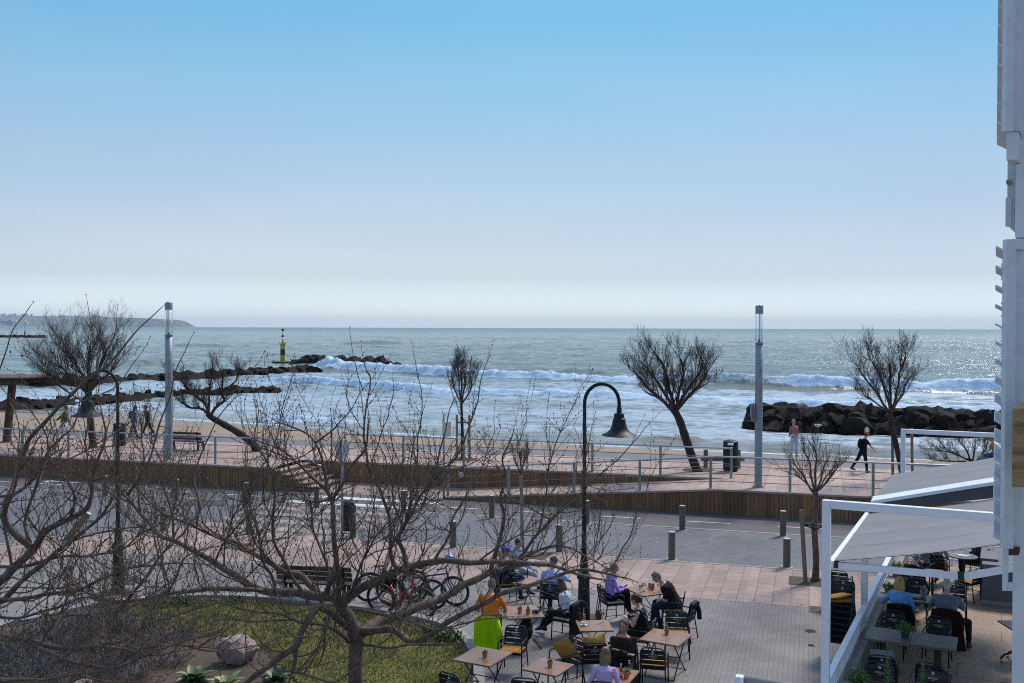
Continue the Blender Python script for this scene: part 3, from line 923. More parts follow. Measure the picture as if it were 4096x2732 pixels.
for k in range(3):
    b = MB(); b.tube([SV(-22.1, 38.37, ZP + 0.27 + 0.29 * k), SV(-20.05, 38.37, 0.16 + 0.27 * k)], 0.014, 6); b.build('cable', M_wire, t, world=True)
b = MB(); b.box(SV(-20.05, 38.35, 0.54), (0.05, 0.10, 1.08), STREET_ROT); b.build('post', M_post, t, world=True)

# ---- tall modern lamp posts
def lamp_post(label, base, H, r):
    t = thing('lamp_post', label, 'street lamp', base)
    b = MB(); b.lathe([(r * 1.05, 0), (r, 0.05), (r * 0.98, H * 0.55), (r * 0.96, H * 0.79)], n=24); b.build('pole', M_galv, t, smooth=True)
    b = MB(); b.lathe([(r * 1.45, 0), (r * 1.45, 0.03), (r * 1.0, 0.03)], n=20)
    for k in range(6):
        a = k * math.pi / 3; b.lathe([(0.02, 0.03), (0.02, 0.06)], (r * 1.25 * math.cos(a), r * 1.25 * math.sin(a), 0), n=6)
    b.build('base_plate', M_galv, t)
    b = MB(); b.lathe([(r * 1.02, H * 0.79), (r * 1.12, H * 0.79), (r * 1.12, H * 0.795), (r * 0.4, H * 0.797)], n=24); b.build('collar', M_post, t)
    b = MB(); b.lathe([(r * 0.99, H * 0.797), (r * 0.99, H * 0.955)], n=24); b.lathe([(r * 0.94, H * 0.955), (r * 0.94, H * 0.797)], n=24); b.build('lamp_glass', M_glasslamp, t, smooth=True)
    b = MB(); b.tube([(0, 0, H * 0.797), (0, 0, H * 0.955)], 0.012, 6)
    for k in (0.5, 2.6, 4.7): b.tube([(r * 0.9 * math.cos(k), r * 0.9 * math.sin(k), H * 0.797), (r * 0.9 * math.cos(k), r * 0.9 * math.sin(k), H * 0.955)], 0.009, 5)
    b.lathe([(0.05, H * 0.797), (0.035, H * 0.815), (0.0, H * 0.82)], n=10)
    b.build('lamp_rods', M_galv, t)
    b = MB(); b.lathe([(0.0, H * 0.955), (r * 1.03, H * 0.955), (r * 1.03, H - 0.01), (r * 1.0, H), (0, H + 0.004)], n=24)
    b.lathe([(0.025, H), (0.02, H + 0.03), (0, H + 0.03)], n=8)
    b.build('cap', M_galv, t, autosm=True)
    return t
lamp_post('tall grey cylinder lamp post on the promenade left of the wooden bench', G(676, 1838, ZP), 7.15, 0.165)
lp2 = lamp_post('tall grey cylinder lamp post at the promenade edge beside the litter bin', G(3033, 1948, ZP), 6.92, 0.145)
p = G(3033, 1948, ZP)
t = thing('road_sign', 'round road sign seen from behind, strapped to the right tall lamp post', 'sign', (p.x - 0.20, p.y + 0.02, p.z + 2.85))
b = MB(); b.lathe([(0.0, -0.012), (0.36, -0.012), (0.37, 0.0), (0.36, 0.012), (0.0, 0.012)], n=28, M=Matrix.Rotation(R(58), 3, 'Z') @ Matrix.Rotation(R(90), 3, 'X')); b.build('sign_plate', M_signback, t, autosm=True)
b = MB()
for z in (-0.15, 0.15): b.lathe([(0.155, z - 0.02), (0.165, z), (0.155, z + 0.02)], (0.20, -0.02, 0), n=20)
b.box((0.02, 0, 0), (0.05, 0.05, 0.5)); b.build('bracket', M_galv, t)
# little sticker on a railing post
st = MB(); q = SV(-0.7, 38.25, ZP); st.box(q + SV(0, -0.032, 0.62), (0.09, 0.008, 0.13), STREET_ROT)
o = st.build('sticker', pm('turquoise sticker', (0.15, 0.50, 0.52), 0.4, var=0.3, scale=30)); tag(o, 'small turquoise sticker on a railing post next to the right tall lamp post', 'sticker')

# ---- the green lamps with bell shades
def bell_lamp(label, base, H, side, reach=0.75):
    t = thing('street_lamp', label, 'street lamp', base)
    b = MB(); b.lathe([(0.215, 0), (0.215, 0.04), (0.19, 0.09), (0.155, 0.13), (0.15, 0.20), (0.128, 1.16), (0.165, 1.20), (0.17, 1.27), (0.13, 1.31), (0.098, 1.36), (0.09, 1.60), (0.078, 1.66)], n=24); b.build('plinth', M_green, t, autosm=True)
    zs = H - reach * 0.5
    b = MB(); b.lathe([(0.07, 1.6), (0.055, 2.0), (0.048, zs * 0.62)], n=20); b.lathe([(0.048, zs * 0.62), (0.068, zs * 0.62 + 0.02), (0.068, zs * 0.62 + 0.14), (0.044, zs * 0.62 + 0.18)], n=20)
    ra = reach / 2
    arc = [(0, 0, zs * 0.62 + 0.1), (0, 0, zs * 0.85)] + [(side * (ra - ra * math.cos(a)), 0, zs + ra * math.sin(a) * 1.12) for a in np.linspace(0, math.pi, 18)] + [(side * reach, 0, zs - 0.12)]
    b.tube(arc, 0.042, 14); b.build('pole', M_green, t, autosm=True)
    c = (side * reach, 0, zs - 0.12)
    b = MB(); b.lathe([(0.0, 0.02), (0.055, 0.02), (0.06, -0.01), (0.06, -0.11), (0.115, -0.12), (0.12, -0.22), (0.145, -0.24), (0.155, -0.32), (0.175, -0.41), (0.21, -0.49), (0.28, -0.555), (0.385, -0.60), (0.41, -0.62), (0.395, -0.63), (0.30, -0.60), (0.0, -0.55)], c, n=32)
    b.build('lamp_shade', M_green, t, autosm=True)
    b = MB(); b.lathe([(0.0, -0.68), (0.12, -0.67), (0.24, -0.645), (0.29, -0.61)], c, n=28); b.build('diffuser', pm('lamp diffuser', (0.42, 0.45, 0.43), 0.25, var=0.05), t, smooth=True)
    return t
pb = G(2335, 2518)
bell_lamp('dark green hook lamp with bell shade behind the cafe tables', pb, 5.66, 1, 0.80)
pb2 = G(473, 2372)
bell_lamp('dark green hook lamp with bell shade left, behind the bare branches', pb2, 5.80, -1, 0.80)

# ---- bollards
def bollard_mesh(t, h=0.85):
    b = MB(); b.lathe([(0.105, 0), (0.105, h - 0.11), (0.095, h - 0.105), (0.095, h - 0.09), (0.105, h - 0.085), (0.105, h - 0.02)], n=18); b.build('shaft', M_bollard, t, autosm=True)
    b = MB(); b.lathe([(0.105, h - 0.02), (0.10, h - 0.002), (0.0, h + 0.003)], n=18); b.build('cap', M_bolcap, t, autosm=True)
    b = MB(); b.box((0, 0, 0.004), (0.34, 0.34, 0.012), STREET_ROT); b.build('foot', M_kerb, t)
    return t
ORD = ['first', 'second', 'third', 'fourth', 'fifth', 'sixth', 'seventh', 'eighth', 'ninth', 'tenth']
bol = None
outer = [(420, 1984), (705, 2000), (985, 2015), (1267, 2031), (1615, 2051), (1967, 2073), (2346, 2096), (2729, 2119), (3132, 2143)]
for i, (x, y) in enumerate(outer):
    lab = 'brown bollard on the bike lane edge, %s of its row from the left' % ORD[i]
    if bol is None:
        bol = bollard_mesh(thing('bollard', lab, 'bollard', G(x, y), 0, 'bollards along the bike lane'))
    else: dup(bol, G(x, y), random.uniform(-0.05, 0.05), lab, 'bollards along the bike lane')
innr = [(653, 2124), (995, 2135), (1412, 2153), (1812, 2190), (2237, 2207), (2687, 2238)]
for i, (x, y) in enumerate(innr):
    dup(bol, G(x, y), random.uniform(-0.05, 0.05), 'brown bollard on the pink pavement edge, %s of its row from the left' % ORD[i], 'bollards along the pink pavement')
o = dup(bol, G(3147, 2268), 0, 'greyer bollard with a round red sticker, at the pavement edge left of the young tree', 'bollards along the pink pavement')
o = dup(bol, G(268, 2160), 0, 'grey bollard leaning over at the side street corner', 'bollards along the pink pavement', )
o.rotation_euler = (R(-4), R(37), 0); o.scale = (1.1, 1.1, 1.32)
q = G(3147, 2268); b = MB(); b.lathe([(0.0, 0), (0.055, 0), (0.055, 0.008), (0, 0.009)], (q.x + 0.055, q.y - 0.092, 0.62), n=20, M=Matrix.Rotation(R(30), 3, 'Z') @ Matrix.Rotation(R(90), 3, 'X'))
tag(b.build('sticker', pm('red ring sticker', (0.55, 0.16, 0.13), 0.4, var=0.4, scale=25)), 'round red and white sticker on the bollard beside the young tree', 'sticker')

# ---- litter bins
def bin_mesh(t, r, h, top=True):
    b = MB(); b.lathe([(r * 0.88, 0.0), (r * 0.95, 0.04), (r, h * 0.12), (r * 1.0, h * 0.78), (r * 1.03, h * 0.785), (r * 1.03, h * 0.82), (r * 0.98, h * 0.825)], n=28)
    b.lathe([(r * 0.98, h * 0.5), (r * 1.012, h * 0.505), (r * 1.012, h * 0.53), (r * 0.98, h * 0.535)], n=28)
    b.build('body', M_bin, t, autosm=True)
    b = MB()
    if top:      # hood: an open ring with a bowed lid on two cheeks
        for s in (-1, 1):
            for k in range(5):
                a = R(-40 + 20 * k) + (0 if s > 0 else math.pi)
                b.box((r * 0.92 * math.cos(a), r * 0.92 * math.sin(a), h * 0.89), (r * 0.1, r * 0.34, h * 0.15), a)
        b.lathe([(r * 1.0, h * 0.945), (r * 1.02, h * 0.965), (r * 0.86, h * 0.99), (r * 0.45, h * 1.02), (0.0, h * 1.03)], n=28)
        b.lathe([(0, h * 0.945), (r * 1.0, h * 0.945)], n=28)
    else:
        b.lathe([(r * 0.80, h * 0.83), (r * 0.80, h * 0.90), (r * 1.0, h * 0.905), (r * 1.0, h * 0.94), (r * 0.75, h * 0.985), (r * 0.3, h * 1.01), (0, h * 1.015)], n=28)
    b.build('hood', M_bin, t, autosm=True)
    return t
bin_mesh(thing('litter_bin', 'large dark litter bin on the promenade beside the right tall lamp post', 'litter bin', G(2922, 1884, ZP)), 0.315, 1.3)
bin_mesh(thing('litter_bin', 'dark litter bin on the promenade behind the left lamp, partly hidden', 'litter bin', G(478, 1782, ZP), 0), 0.30, 1.15)
b3 = thing('litter_bin', 'dark green hanging litter bin fixed to a post in the pavement', 'litter bin', G(1396, 2152, 0) + Vector((0, 0, 0.26)))
bin_mesh(b3, 0.225, 1.0, False)
# post with round sign seen from behind
q = G(1368, 2164)
t = thing('sign_post', 'thin grey post carrying a round sign seen from behind, by the hanging bin', 'sign post', q)
b = MB(); b.tube([(0, 0, 0), (0, 0, 3.36)], 0.042, 10); b.build('pole', M_post, t, smooth=True)
b = MB(); b.lathe([(0.0, -0.012), (0.33, -0.012), (0.34, 0), (0.33, 0.012), (0, 0.012)], (0, 0.055, 3.0), n=30, M=Matrix.Rotation(R(60), 3, 'Z') @ Matrix.Rotation(R(90), 3, 'X')); b.build('sign_plate', M_signback, t, autosm=True)
b = MB()
for z in (2.88, 3.12): b.box((0, 0.015, z), (0.12, 0.08, 0.035))
b.build('clamp', M_galv, t)
q = G(1775, 1998)
t = thing('sign_post', 'thin grey post with a square sign seen almost edge-on near the ramp', 'sign post', q)
b = MB(); b.tube([(0, 0, 0), (0, 0, 3.5)], 0.045, 10); b.build('pole', M_post, t, smooth=True)
b = MB(); b.box((0.11, 0.06, 2.85), (0.025, 0.62, 0.62), R(-28)); b.build('sign_plate', M_signback, t, bevel=0.006)
# no dogs sign on the back wall
q = SV(0, 0, 0)
uu, vv = UV(G(1552, 1877, 0.6)); uu = UV(G(1552, 1877, 0.62))[0]
t = thing('wall_sign', 'blue no-dogs sign with a red ring on the set-back plank wall', 'sign', SV(-14.55, 40.775, 0.42))
t.rotation_euler = (0, 0, STREET_ROT); WM[t.name] = Matrix.Translation(t.location) @ Matrix.Rotation(STREET_ROT, 4, 'Z')
b = MB(); b.box((0, 0, 0.16), (0.30, 0.012, 0.36)); b.build('panel', pm('blue sign', (0.02, 0.045, 0.20), 0.4, var=0.1), t)
b = MB(); b.lathe([(0.105, 0), (0.13, 0), (0.13, 0.006), (0.105, 0.006), (0.105, 0)], (0.03, -0.008, 0.19), n=28, M=Matrix.Rotation(R(90), 3, 'X')); b.bar((-0.05, -0.013, 0.27), (0.11, -0.013, 0.11), 0.022, 0.004); b.build('red_ring', pm('red sign paint', (0.55, 0.03, 0.04), 0.4, var=0.1), t)
b = MB(); b.lathe([(0.0, 0), (0.105, 0), (0.105, 0.003), (0, 0.003)], (0.03, -0.007, 0.19), n=24, M=Matrix.Rotation(R(90), 3, 'X')); wp = b.build('white_disc', pm('white sign paint', (0.75, 0.75, 0.75), 0.4, var=0.05), t)
b = MB(); b.box((0.03, -0.0125, 0.19), (0.09, 0.003, 0.045)); b.box((0.075, -0.0125, 0.215), (0.035, 0.003, 0.04)); b.box((-0.005, -0.0125, 0.155), (0.016, 0.003, 0.05)); b.box((0.06, -0.0125, 0.155), (0.016, 0.003, 0.05)); b.build('dog_symbol', M_black, t)
b = MB(); b.box((-0.06, -0.009, 0.04), (0.10, 0.004, 0.05)); b.build('green_mark', pm('green sign paint', (0.05, 0.35, 0.12), 0.4, var=0.1), t)
q = MB(); q.lathe([(0.0, 0), (0.03, 0), (0.03, 0.005), (0, 0.005)], (-0.09, -0.006, 0.30), n=12, M=Matrix.Rotation(R(90), 3, 'X')); q.build('round_mark', wp.data.materials[0], t)

# ---- benches
def bench(label, loc, rotz, L=1.9):
    t = thing('park_bench', label, 'bench', loc, rotz)
    b = MB()
    for k in range(4): b.box((0, -0.18 + k * 0.125, 0.45), (L, 0.105, 0.045))
    b.build('seat', M_bench, t, bevel=0.008)
    b = MB()
    for k in range(3): b.box((0, 0.24 + 0.045 * k, 0.60 + k * 0.135), (L, 0.04, 0.115), Matrix.Rotation(R(-16), 3, 'X'))
    b.build('backrest', M_bench, t, bevel=0.008)
    for s in (-1, 1):
        b = MB(); x = s * (L / 2 - 0.22)
        b.bar((x, -0.24, 0.0), (x, -0.16, 0.43), 0.07, 0.09); b.bar((x, 0.25, 0.0), (x, 0.20, 0.43), 0.07, 0.09); b.bar((x, -0.22, 0.405), (x, 0.26, 0.405), 0.06, 0.05); b.bar((x, 0.245, 0.40), (x, 0.375, 0.95), 0.05, 0.05)
        b.build('leg', M_green, t)
    return t
bench('dark wooden bench on the promenade, its back to the street', G(745, 1800, ZP), R(180) + STREET_ROT, 2.1)
bench('dark wooden bench on the grey tiles between the lawn and the bicycles', G(1270, 2396), R(180) + STREET_ROT * 0.5, 2.0)
# rough timber rail beside the promenade bin
t = thing('timber_rail', 'low rough timber rail on two posts behind the promenade litter bin', 'rail', G(2905, 1876, ZP) + Vector((0, 0.45, 0)))
for x in (-0.80, 0.62):
    b = MB(); b.box((x, 0, 0.38), (0.17, 0.15, 0.80)); b.build('post', M_stake, t, bevel=0.02)
b = MB(); b.box((-0.08, -0.07, 0.40), (1.9, 0.14, 0.20)); b.build('beam', M_stake, t, bevel=0.03)

# ---- beach shelter at the left edge
t = thing('shelter', 'rust brown beach shelter with a flat plank roof at the left edge', 'shelter', G(26, 1768, ZP))
q = G(26, 1768, ZP)
top = D(52, 1530, q.y + 0.15) - q
b = MB(); b.bar((0, 0, 0), (top.x, 0.1, top.z), 0.30, 0.30); b.box((0, 0, 0.015), (0.6, 0.5, 0.03)); b.build('post', M_rust, t, bevel=0.01)
b = MB(); b.bar((-6.0, 0.1, -0.0), (-5.9, 0.2, top.z), 0.3, 0.3); b.build('post', M_rust, t)
b = MB()
for k in range(12): b.box((-2.2, -1.65 + k * 0.30, top.z + 0.32), (8.2, 0.28, 0.06), R(1.0))
b.build('roof', pm('roof planks', (0.12, 0.065, 0.042), 0.8, var=0.3, scale=4, stretch=(1, 9, 1)), t)
b = MB(); b.box((-2.4, -1.55, top.z + 0.13), (8.2, 0.10, 0.26)); b.box((-2.4, 1.55, top.z + 0.13), (7.6, 0.10, 0.26)); b.box((0.1, 0, top.z + 0.1), (0.16, 3.2, 0.22)); b.build('beam', M_rust, t)

# ================================================================ BREAKWATERS
M_rock = NT('dark wet boulders')
_t = M_rock; _co = _t.coord(space='Object'); _n = _t.noise(_co, 2.0, 6, 0.7); _f = _t.noise(_co, 14, 5, 0.75)
_g = _t.n('SeparateXYZ', {0: _t.n('NewGeometry').outputs['Normal']})
_c = _t.ramp(_n, [(0.3, (0.008, 0.006, 0.006)), (0.6, (0.026, 0.019, 0.017)), (0.8, (0.07, 0.05, 0.04))])
_c = _t.mix(1.0, _c, _t.ramp(_f, [(0.3, (0.6,) * 3), (0.7, (1.5,) * 3)]), 'MULTIPLY')
_t.set(Base_Color=_c, Roughness=0.7); _t.b.inputs['Specular IOR Level'].default_value = 0.12; _t.bump(_t.math('ADD', _n, _t.math('MULTIPLY', _f, 0.4)), 1.0, 0.25)
M_rock = M_rock.m
M_rock_dry = pm('brown dry boulder', (0.085, 0.060, 0.048), 0.8, var=0.5, scale=2.5, bump=0.9, bscale=8)
def rock_mesh(seed, sub=3, rough=0.32):
    bm = bmesh.new(); bmesh.ops.create_icosphere(bm, subdivisions=sub, radius=1.0)
    rr = random.Random(seed); off = Vector((rr.uniform(-50, 50), rr.uniform(-50, 50), rr.uniform(-50, 50)))
    planes = [(Vector((rr.gauss(0, 1), rr.gauss(0, 1), rr.gauss(0, 1))).normalized(), rr.uniform(0.5, 0.86)) for _ in range(14)]
    for v in bm.verts:
        p = v.co.copy()
        for n, d in planes:           # chop flat faces
            e = p.dot(n) - d
            if e > 0: p -= n * e * 0.97
        q = v.co * 1.3 + off
        p *= 1 + rough * 0.35 * mnoise.noise(q) + rough * 0.25 * mnoise.noise(q * 2.7)
        v.co = p
    me = bpy.data.meshes.new('boulder'); bm.to_mesh(me); bm.free()
    me.polygons.foreach_set('use_smooth', [True] * len(me.polygons)); me.set_sharp_from_angle(angle=R(24)); me.update()
    return me
RM = []
for k in range(8):
    me = rock_mesh(k); me.materials.append(M_rock); RM.append(me)
for k in range(2):
    me = rock_mesh(20 + k); me.materials.append(M_rock_dry); RM.append(me)
rr = random.Random(11)
def put_rock(p, s, lab, grp, k=None):
    o = bpy.data.objects.new('boulder', RM[rr.randrange(8) if k is None else k])
    C.objects.link(o); o.location = p
    o.scale = (s * rr.uniform(0.85, 1.3), s * rr.uniform(0.8, 1.15), s * rr.uniform(0.5, 0.82))
    o.rotation_euler = (rr.uniform(-0.5, 0.5), rr.uniform(-0.5, 0.5), rr.uniform(0, 6.28))
    return tag(o, lab, 'boulder', grp)
def core(path, wid, hgt, name):
    """the packed heart of a breakwater under its boulders"""
    b = MB(); n = len(path); m = 13
    for i, p in enumerate(path):
        d = (path[min(i + 1, n - 1)] - path[max(i - 1, 0)]).normalized(); nr = Vector((-d.y, d.x, 0))
        e = min(1, (i + 0.3) / 1.5, (n - 1 - i + 0.3) / 1.5)
        for k in range(m):
            s = -1 + 2 * k / (m - 1)
            z = SEA_Z - 0.6 + (hgt + 0.6) * max(0, 1 - abs(s) ** 2.2) * e
            q = p + nr * s * wid * (0.5 + 0.5 * e)
            nz = mnoise.noise(Vector((q.x * 0.9, q.y * 0.9, z * 0.9))) * 0.5 + mnoise.noise(Vector((q.x * 2.1, q.y * 2.1, z))) * 0.45
            b.v.append((q.x, q.y, z + nz * min(1.1, hgt * 1.1) + 0.35 * max(0, mnoise.noise(Vector((q.x * 1.1 + 40, q.y * 1.1, 3))))))
    b.f = [(i * m + k, i * m + k + 1, (i + 1) * m + k + 1, (i + 1) * m + k) for i in range(n - 1) for k in range(m - 1)]
    o = b.build(name, M_rock)
    o.data.set_sharp_from_angle(angle=R(20))
    return tag(o, kind='structure')
def breakwater(pxs, wid, hgt, nrock, size, lab, grp, name='breakwater_core'):
    path = spline([G(x, y, SEA_Z) for x, y in pxs], 10)
    dense = []
    for a, c in zip(path[:-1], path[1:]):
        n = max(1, int((c - a).length / 0.8))
        dense += [a + (c - a) * k / n for k in range(n)]
    dense.append(path[-1])
    core(dense, wid, hgt, name)
    L = len(dense)
    for k in range(nrock):
        i = int((k + rr.random()) / nrock * (L - 1)); p = dense[i]
        d = (dense[min(i + 1, L - 1)] - dense[max(i - 1, 0)]).normalized(); nr = Vector((-d.y, d.x, 0))
        s = rr.uniform(-0.75, 1.0) if k % 3 else rr.uniform(-1.0, -0.3)
        if nr.y > 0: s = -s
        e = min(1, (i + 1) / 4, (L - i) / 4)
        z = SEA_Z + hgt * max(0.0, 1 - abs(s) ** 2.2) * e - 0.12 + rr.uniform(-0.1, 0.15)
        put_rock(p + nr * s * wid + Vector((0, 0, z - SEA_Z)), size * rr.uniform(0.6, 1.25), lab, grp)
breakwater([(-150, 1535), (60, 1531), (350, 1538), (640, 1522), (900, 1506), (1120, 1492), (1262, 1484)], 2.2, 0.80, 92, 0.88, 'dark boulder in the long upper left breakwater', 'boulders of the long upper left breakwater')
breakwater([(1190, 1455), (1300, 1458), (1420, 1466), (1500, 1468), (1556, 1466)], 3.2, 1.3, 46, 1.25, 'dark boulder on the short breakwater beside the yellow beacon', 'boulders of the breakwater by the beacon')
breakwater([(-120, 1648), (100, 1632), (330, 1614), (600, 1594), (800, 1584), (980, 1574), (1120, 1570)], 1.7, 0.55, 80, 0.66, 'dark boulder in the lower left breakwater', 'boulders of the lower left breakwater')
# right breakwater: large single boulders in three courses
path = [G(x, y, SEA_Z) for x, y in ((2985, 1712), (3200, 1722), (3450, 1730), (3700, 1738), (3960, 1748), (4200, 1756))]
core([path[0] + (path[-1] - path[0]) * k / 50 + Vector((0, 1.5, 0)) for k in range(51)], 1.5, 1.75, 'breakwater_core')
Lr = (path[-1] - path[0]).length; dr = (path[-1] - path[0]).normalized()
for row, (n, z, dy, s) in enumerate(((19, 0.12, 0.0, 0.92), (19, 0.85, 0.6, 0.82), (17, 1.38, 1.25, 0.66), (9, 0.4, 2.9, 0.8))):
    for k in range(n):
        q = path[0] + dr * (Lr * (k + 0.5 + rr.uniform(-0.25, 0.25)) / n) + Vector((0, dy + rr.uniform(-0.15, 0.15), z + rr.uniform(-0.1, 0.12)))
        kk = 8 if (row == 2 and k in (3, 11)) else None
        if kk: put_rock(q, s * 1.1, 'paler flat-topped boulder on the crest of the right breakwater', 'pale boulders of the right breakwater', kk)
        else: put_rock(q, s * rr.choice((0.75, 0.95, 1.15, 1.45)), 'big dark boulder in the right breakwater', 'boulders of the right breakwater')
# low islet far left
ip = [D(x, y, 690) for x, y in ((-200, 1346), (0, 1346), (110, 1347), (186, 1348))]
for q in ip: q.z = SEA_Z
dense = [ip[0] + (ip[-1] - ip[0]) * k / 40 for k in range(41)]
core(dense, 6.0, 1.6, 'islet')
for k in range(12):
    put_rock(dense[rr.randrange(1, 39)] + Vector((0, -4, 0.5 + rr.uniform(0, 0.9))), 1.6, 'dark boulder of the low far islet at the left edge', 'boulders of the far islet')

# ---- yellow and black beacons
M_yel = pm('weathered yellow paint', (0.50, 0.36, 0.02), 0.6, var=0.25, scale=1.2, dirt=(0.22, 0.15, 0.04))
M_blk = pm('black sea mark paint', (0.016, 0.020, 0.022), 0.5, var=0.2)
def beacon(label, base, k=1.0, slab=True):
    t = thing('beacon', label, 'beacon', base)
    if slab:
        b = MB(); b.box((0, 0, 0.10 * k), (6.4 * k, 4.5 * k, 0.9 * k)); b.build('plinth', M_rock_dry, t, bevel=0.08)
    def cyl(name, prof, m): 
        b = MB(); b.lathe([(r * k, z * k) for r, z in prof], n=20); return b.build(name, m, t, autosm=True)
    cyl('lower_band', [(0.82, 0.5), (0.82, 2.6)], M_yel); cyl('middle_band', [(0.822, 2.6), (0.822, 4.65)], M_blk)
    cyl('upper_band', [(0.82, 4.65), (0.82, 6.3), (1.2, 6.42), (1.2, 6.6), (0.5, 6.62)], M_yel)
    cyl('mast', [(0.2, 6.6), (0.2, 8.2), (0.05, 8.22), (0.05, 11.6)], M_yel)
    b = MB(); b.lathe([(1.12 * k, 7.15 * k), (1.15 * k, 7.18 * k), (1.12 * k, 7.2 * k)], n=16)
    for a in range(8): b.tube([(1.1 * k * math.cos(a * 0.785), 1.1 * k * math.sin(a * 0.785), 6.6 * k), (1.1 * k * math.cos(a * 0.785), 1.1 * k * math.sin(a * 0.785), 7.18 * k)], 0.04 * k, 5)
    b.build('guard_rail', M_blk, t)
    cyl('top_cone', [(0.0, 10.4), (0.58, 11.55), (0.0, 11.56)], M_blk)
    cyl('lower_cone', [(0.0, 8.82), (0.58, 8.8), (0.0, 9.95)], M_blk)
    return t
qb = G(1131, 1452, SEA_Z); qb.z = SEA_Z
beacon('yellow and black banded beacon with two cone topmarks beside the breakwater', qb, 232.0 and (1452 - 1310) * qb.y / FPX / 12.0)
qi = D(100, 1346, 690); qi.z = SEA_Z + 0.8
beacon('tiny yellow and black beacon on the far islet at the left', qi, 0.60, False)
# ================================================================ TREES
def bark(name, c1, c2, c3):
    t = NT(name)
    co = t.coord(scale=(1, 1, 0.5))
    n = t.noise(co, 7, 6, 0.7); f = t.noise(co, 45, 4, 0.7)
    c = t.ramp(n, [(0.3, c1), (0.52, c2), (0.72, c3)])
    c = t.mix(1.0, c, t.ramp(f, [(0.3, (0.65,) * 3), (0.7, (1.3,) * 3)]), 'MULTIPLY')
    t.set(Base_Color=c, Roughness=0.8)
    t.b.inputs['Specular IOR Level'].default_value = 0.25
    t.bump(t.math('ADD', n, t.math('MULTIPLY', f, 0.4)), 0.6, 0.02)
    return t.m
M_bark = bark('brown grey bark', (0.070, 0.046, 0.036), (0.135, 0.092, 0.073), (0.25, 0.195, 0.165))
M_twig = bark('twig bark', (0.075, 0.046, 0.035), (0.135, 0.088, 0.067), (0.20, 0.15, 0.12))
M_bud = pm('green leaf buds', (0.085, 0.085, 0.032), 0.6, var=0.4, scale=30)
M_tam = bark('tamarisk bark', (0.018, 0.013, 0.012), (0.036, 0.026, 0.023), (0.07, 0.052, 0.045))
M_tamtwig = bark('tamarisk twigs', (0.038, 0.026, 0.022), (0.066, 0.046, 0.037), (0.10, 0.073, 0.057))

class Twigs:
    """collects many thin tapered limbs fast"""
    def __init__(s): s.b = MB()
    def limb(s, pts, r0, r1, n):
        m = len(pts)
        s.b.tube(pts, [r0 + (r1 - r0) * i / (m - 1) for i in range(m)], n, cap=(n > 4))

def grow(tw, buds, p, d, L, r, depth, rnd, up=0.25, zig=0.16, n=4, node=0.11, split=0.5, budr=0.011, ztop=99):
    """one shoot with nodes: a slight kink and a bud at every node, side shoots from some of them"""
    pts = [p.copy()]; k = max(2, int(L / node)); q = p.copy(); v = d.normalized()
    side = 1
    for i in range(k):
        v = v + Vector((rnd.gauss(0, zig), rnd.gauss(0, zig), rnd.gauss(0, zig * 0.8) + up * 0.14))
        v.normalize()
        q = q + v * (L / k) * rnd.uniform(0.8, 1.2)
        pts.append(q.copy())
        if q.z > ztop: break
        if buds is not None and rnd.random() < 0.72:
            o = Vector((rnd.gauss(0, 1), rnd.gauss(0, 1), rnd.gauss(0.2, 1))).normalized()
            rr_ = r + (0.0022 - r) * i / k
            buds.ell(q + o * (rr_ + budr * 0.5), (budr * rnd.uniform(0.6, 1.1),) * 2 + (budr * rnd.uniform(0.9, 1.5),), 4, 3)
        if depth > 0 and i > 0 and rnd.random() < split:
            side = -side
            o = Vector((rnd.gauss(0, 1), rnd.gauss(0, 1), rnd.gauss(0.35, 0.7))).normalized()
            w = (v * rnd.uniform(0.5, 0.9) + o * 0.75 + Vector((0, 0, up * 0.8))).normalized()
            l2 = L * rnd.uniform(0.18, 0.55) * (1 - 0.5 * i / k)
            if l2 > 0.07: grow(tw, buds, q, w, l2, max(0.0028, r * (1 - 0.75 * i / k) * 0.62), depth - 1, rnd, up, zig, 3, node, split * 0.8, budr * 0.9, ztop)
    tw.limb(pts, r, max(0.0022, r * 0.32), n)
    if buds is not None: buds.ell(q, (budr * 0.9,) * 2 + (budr * 1.5,), 4, 3)
    return q

def px_limb(spec, Y0):
    """spec: list of (px, py, dY) read off the photograph, at distance Y0+dY"""
    return spline([D(x, y, Y0 + dy) for x, y, dy in spec], 5)

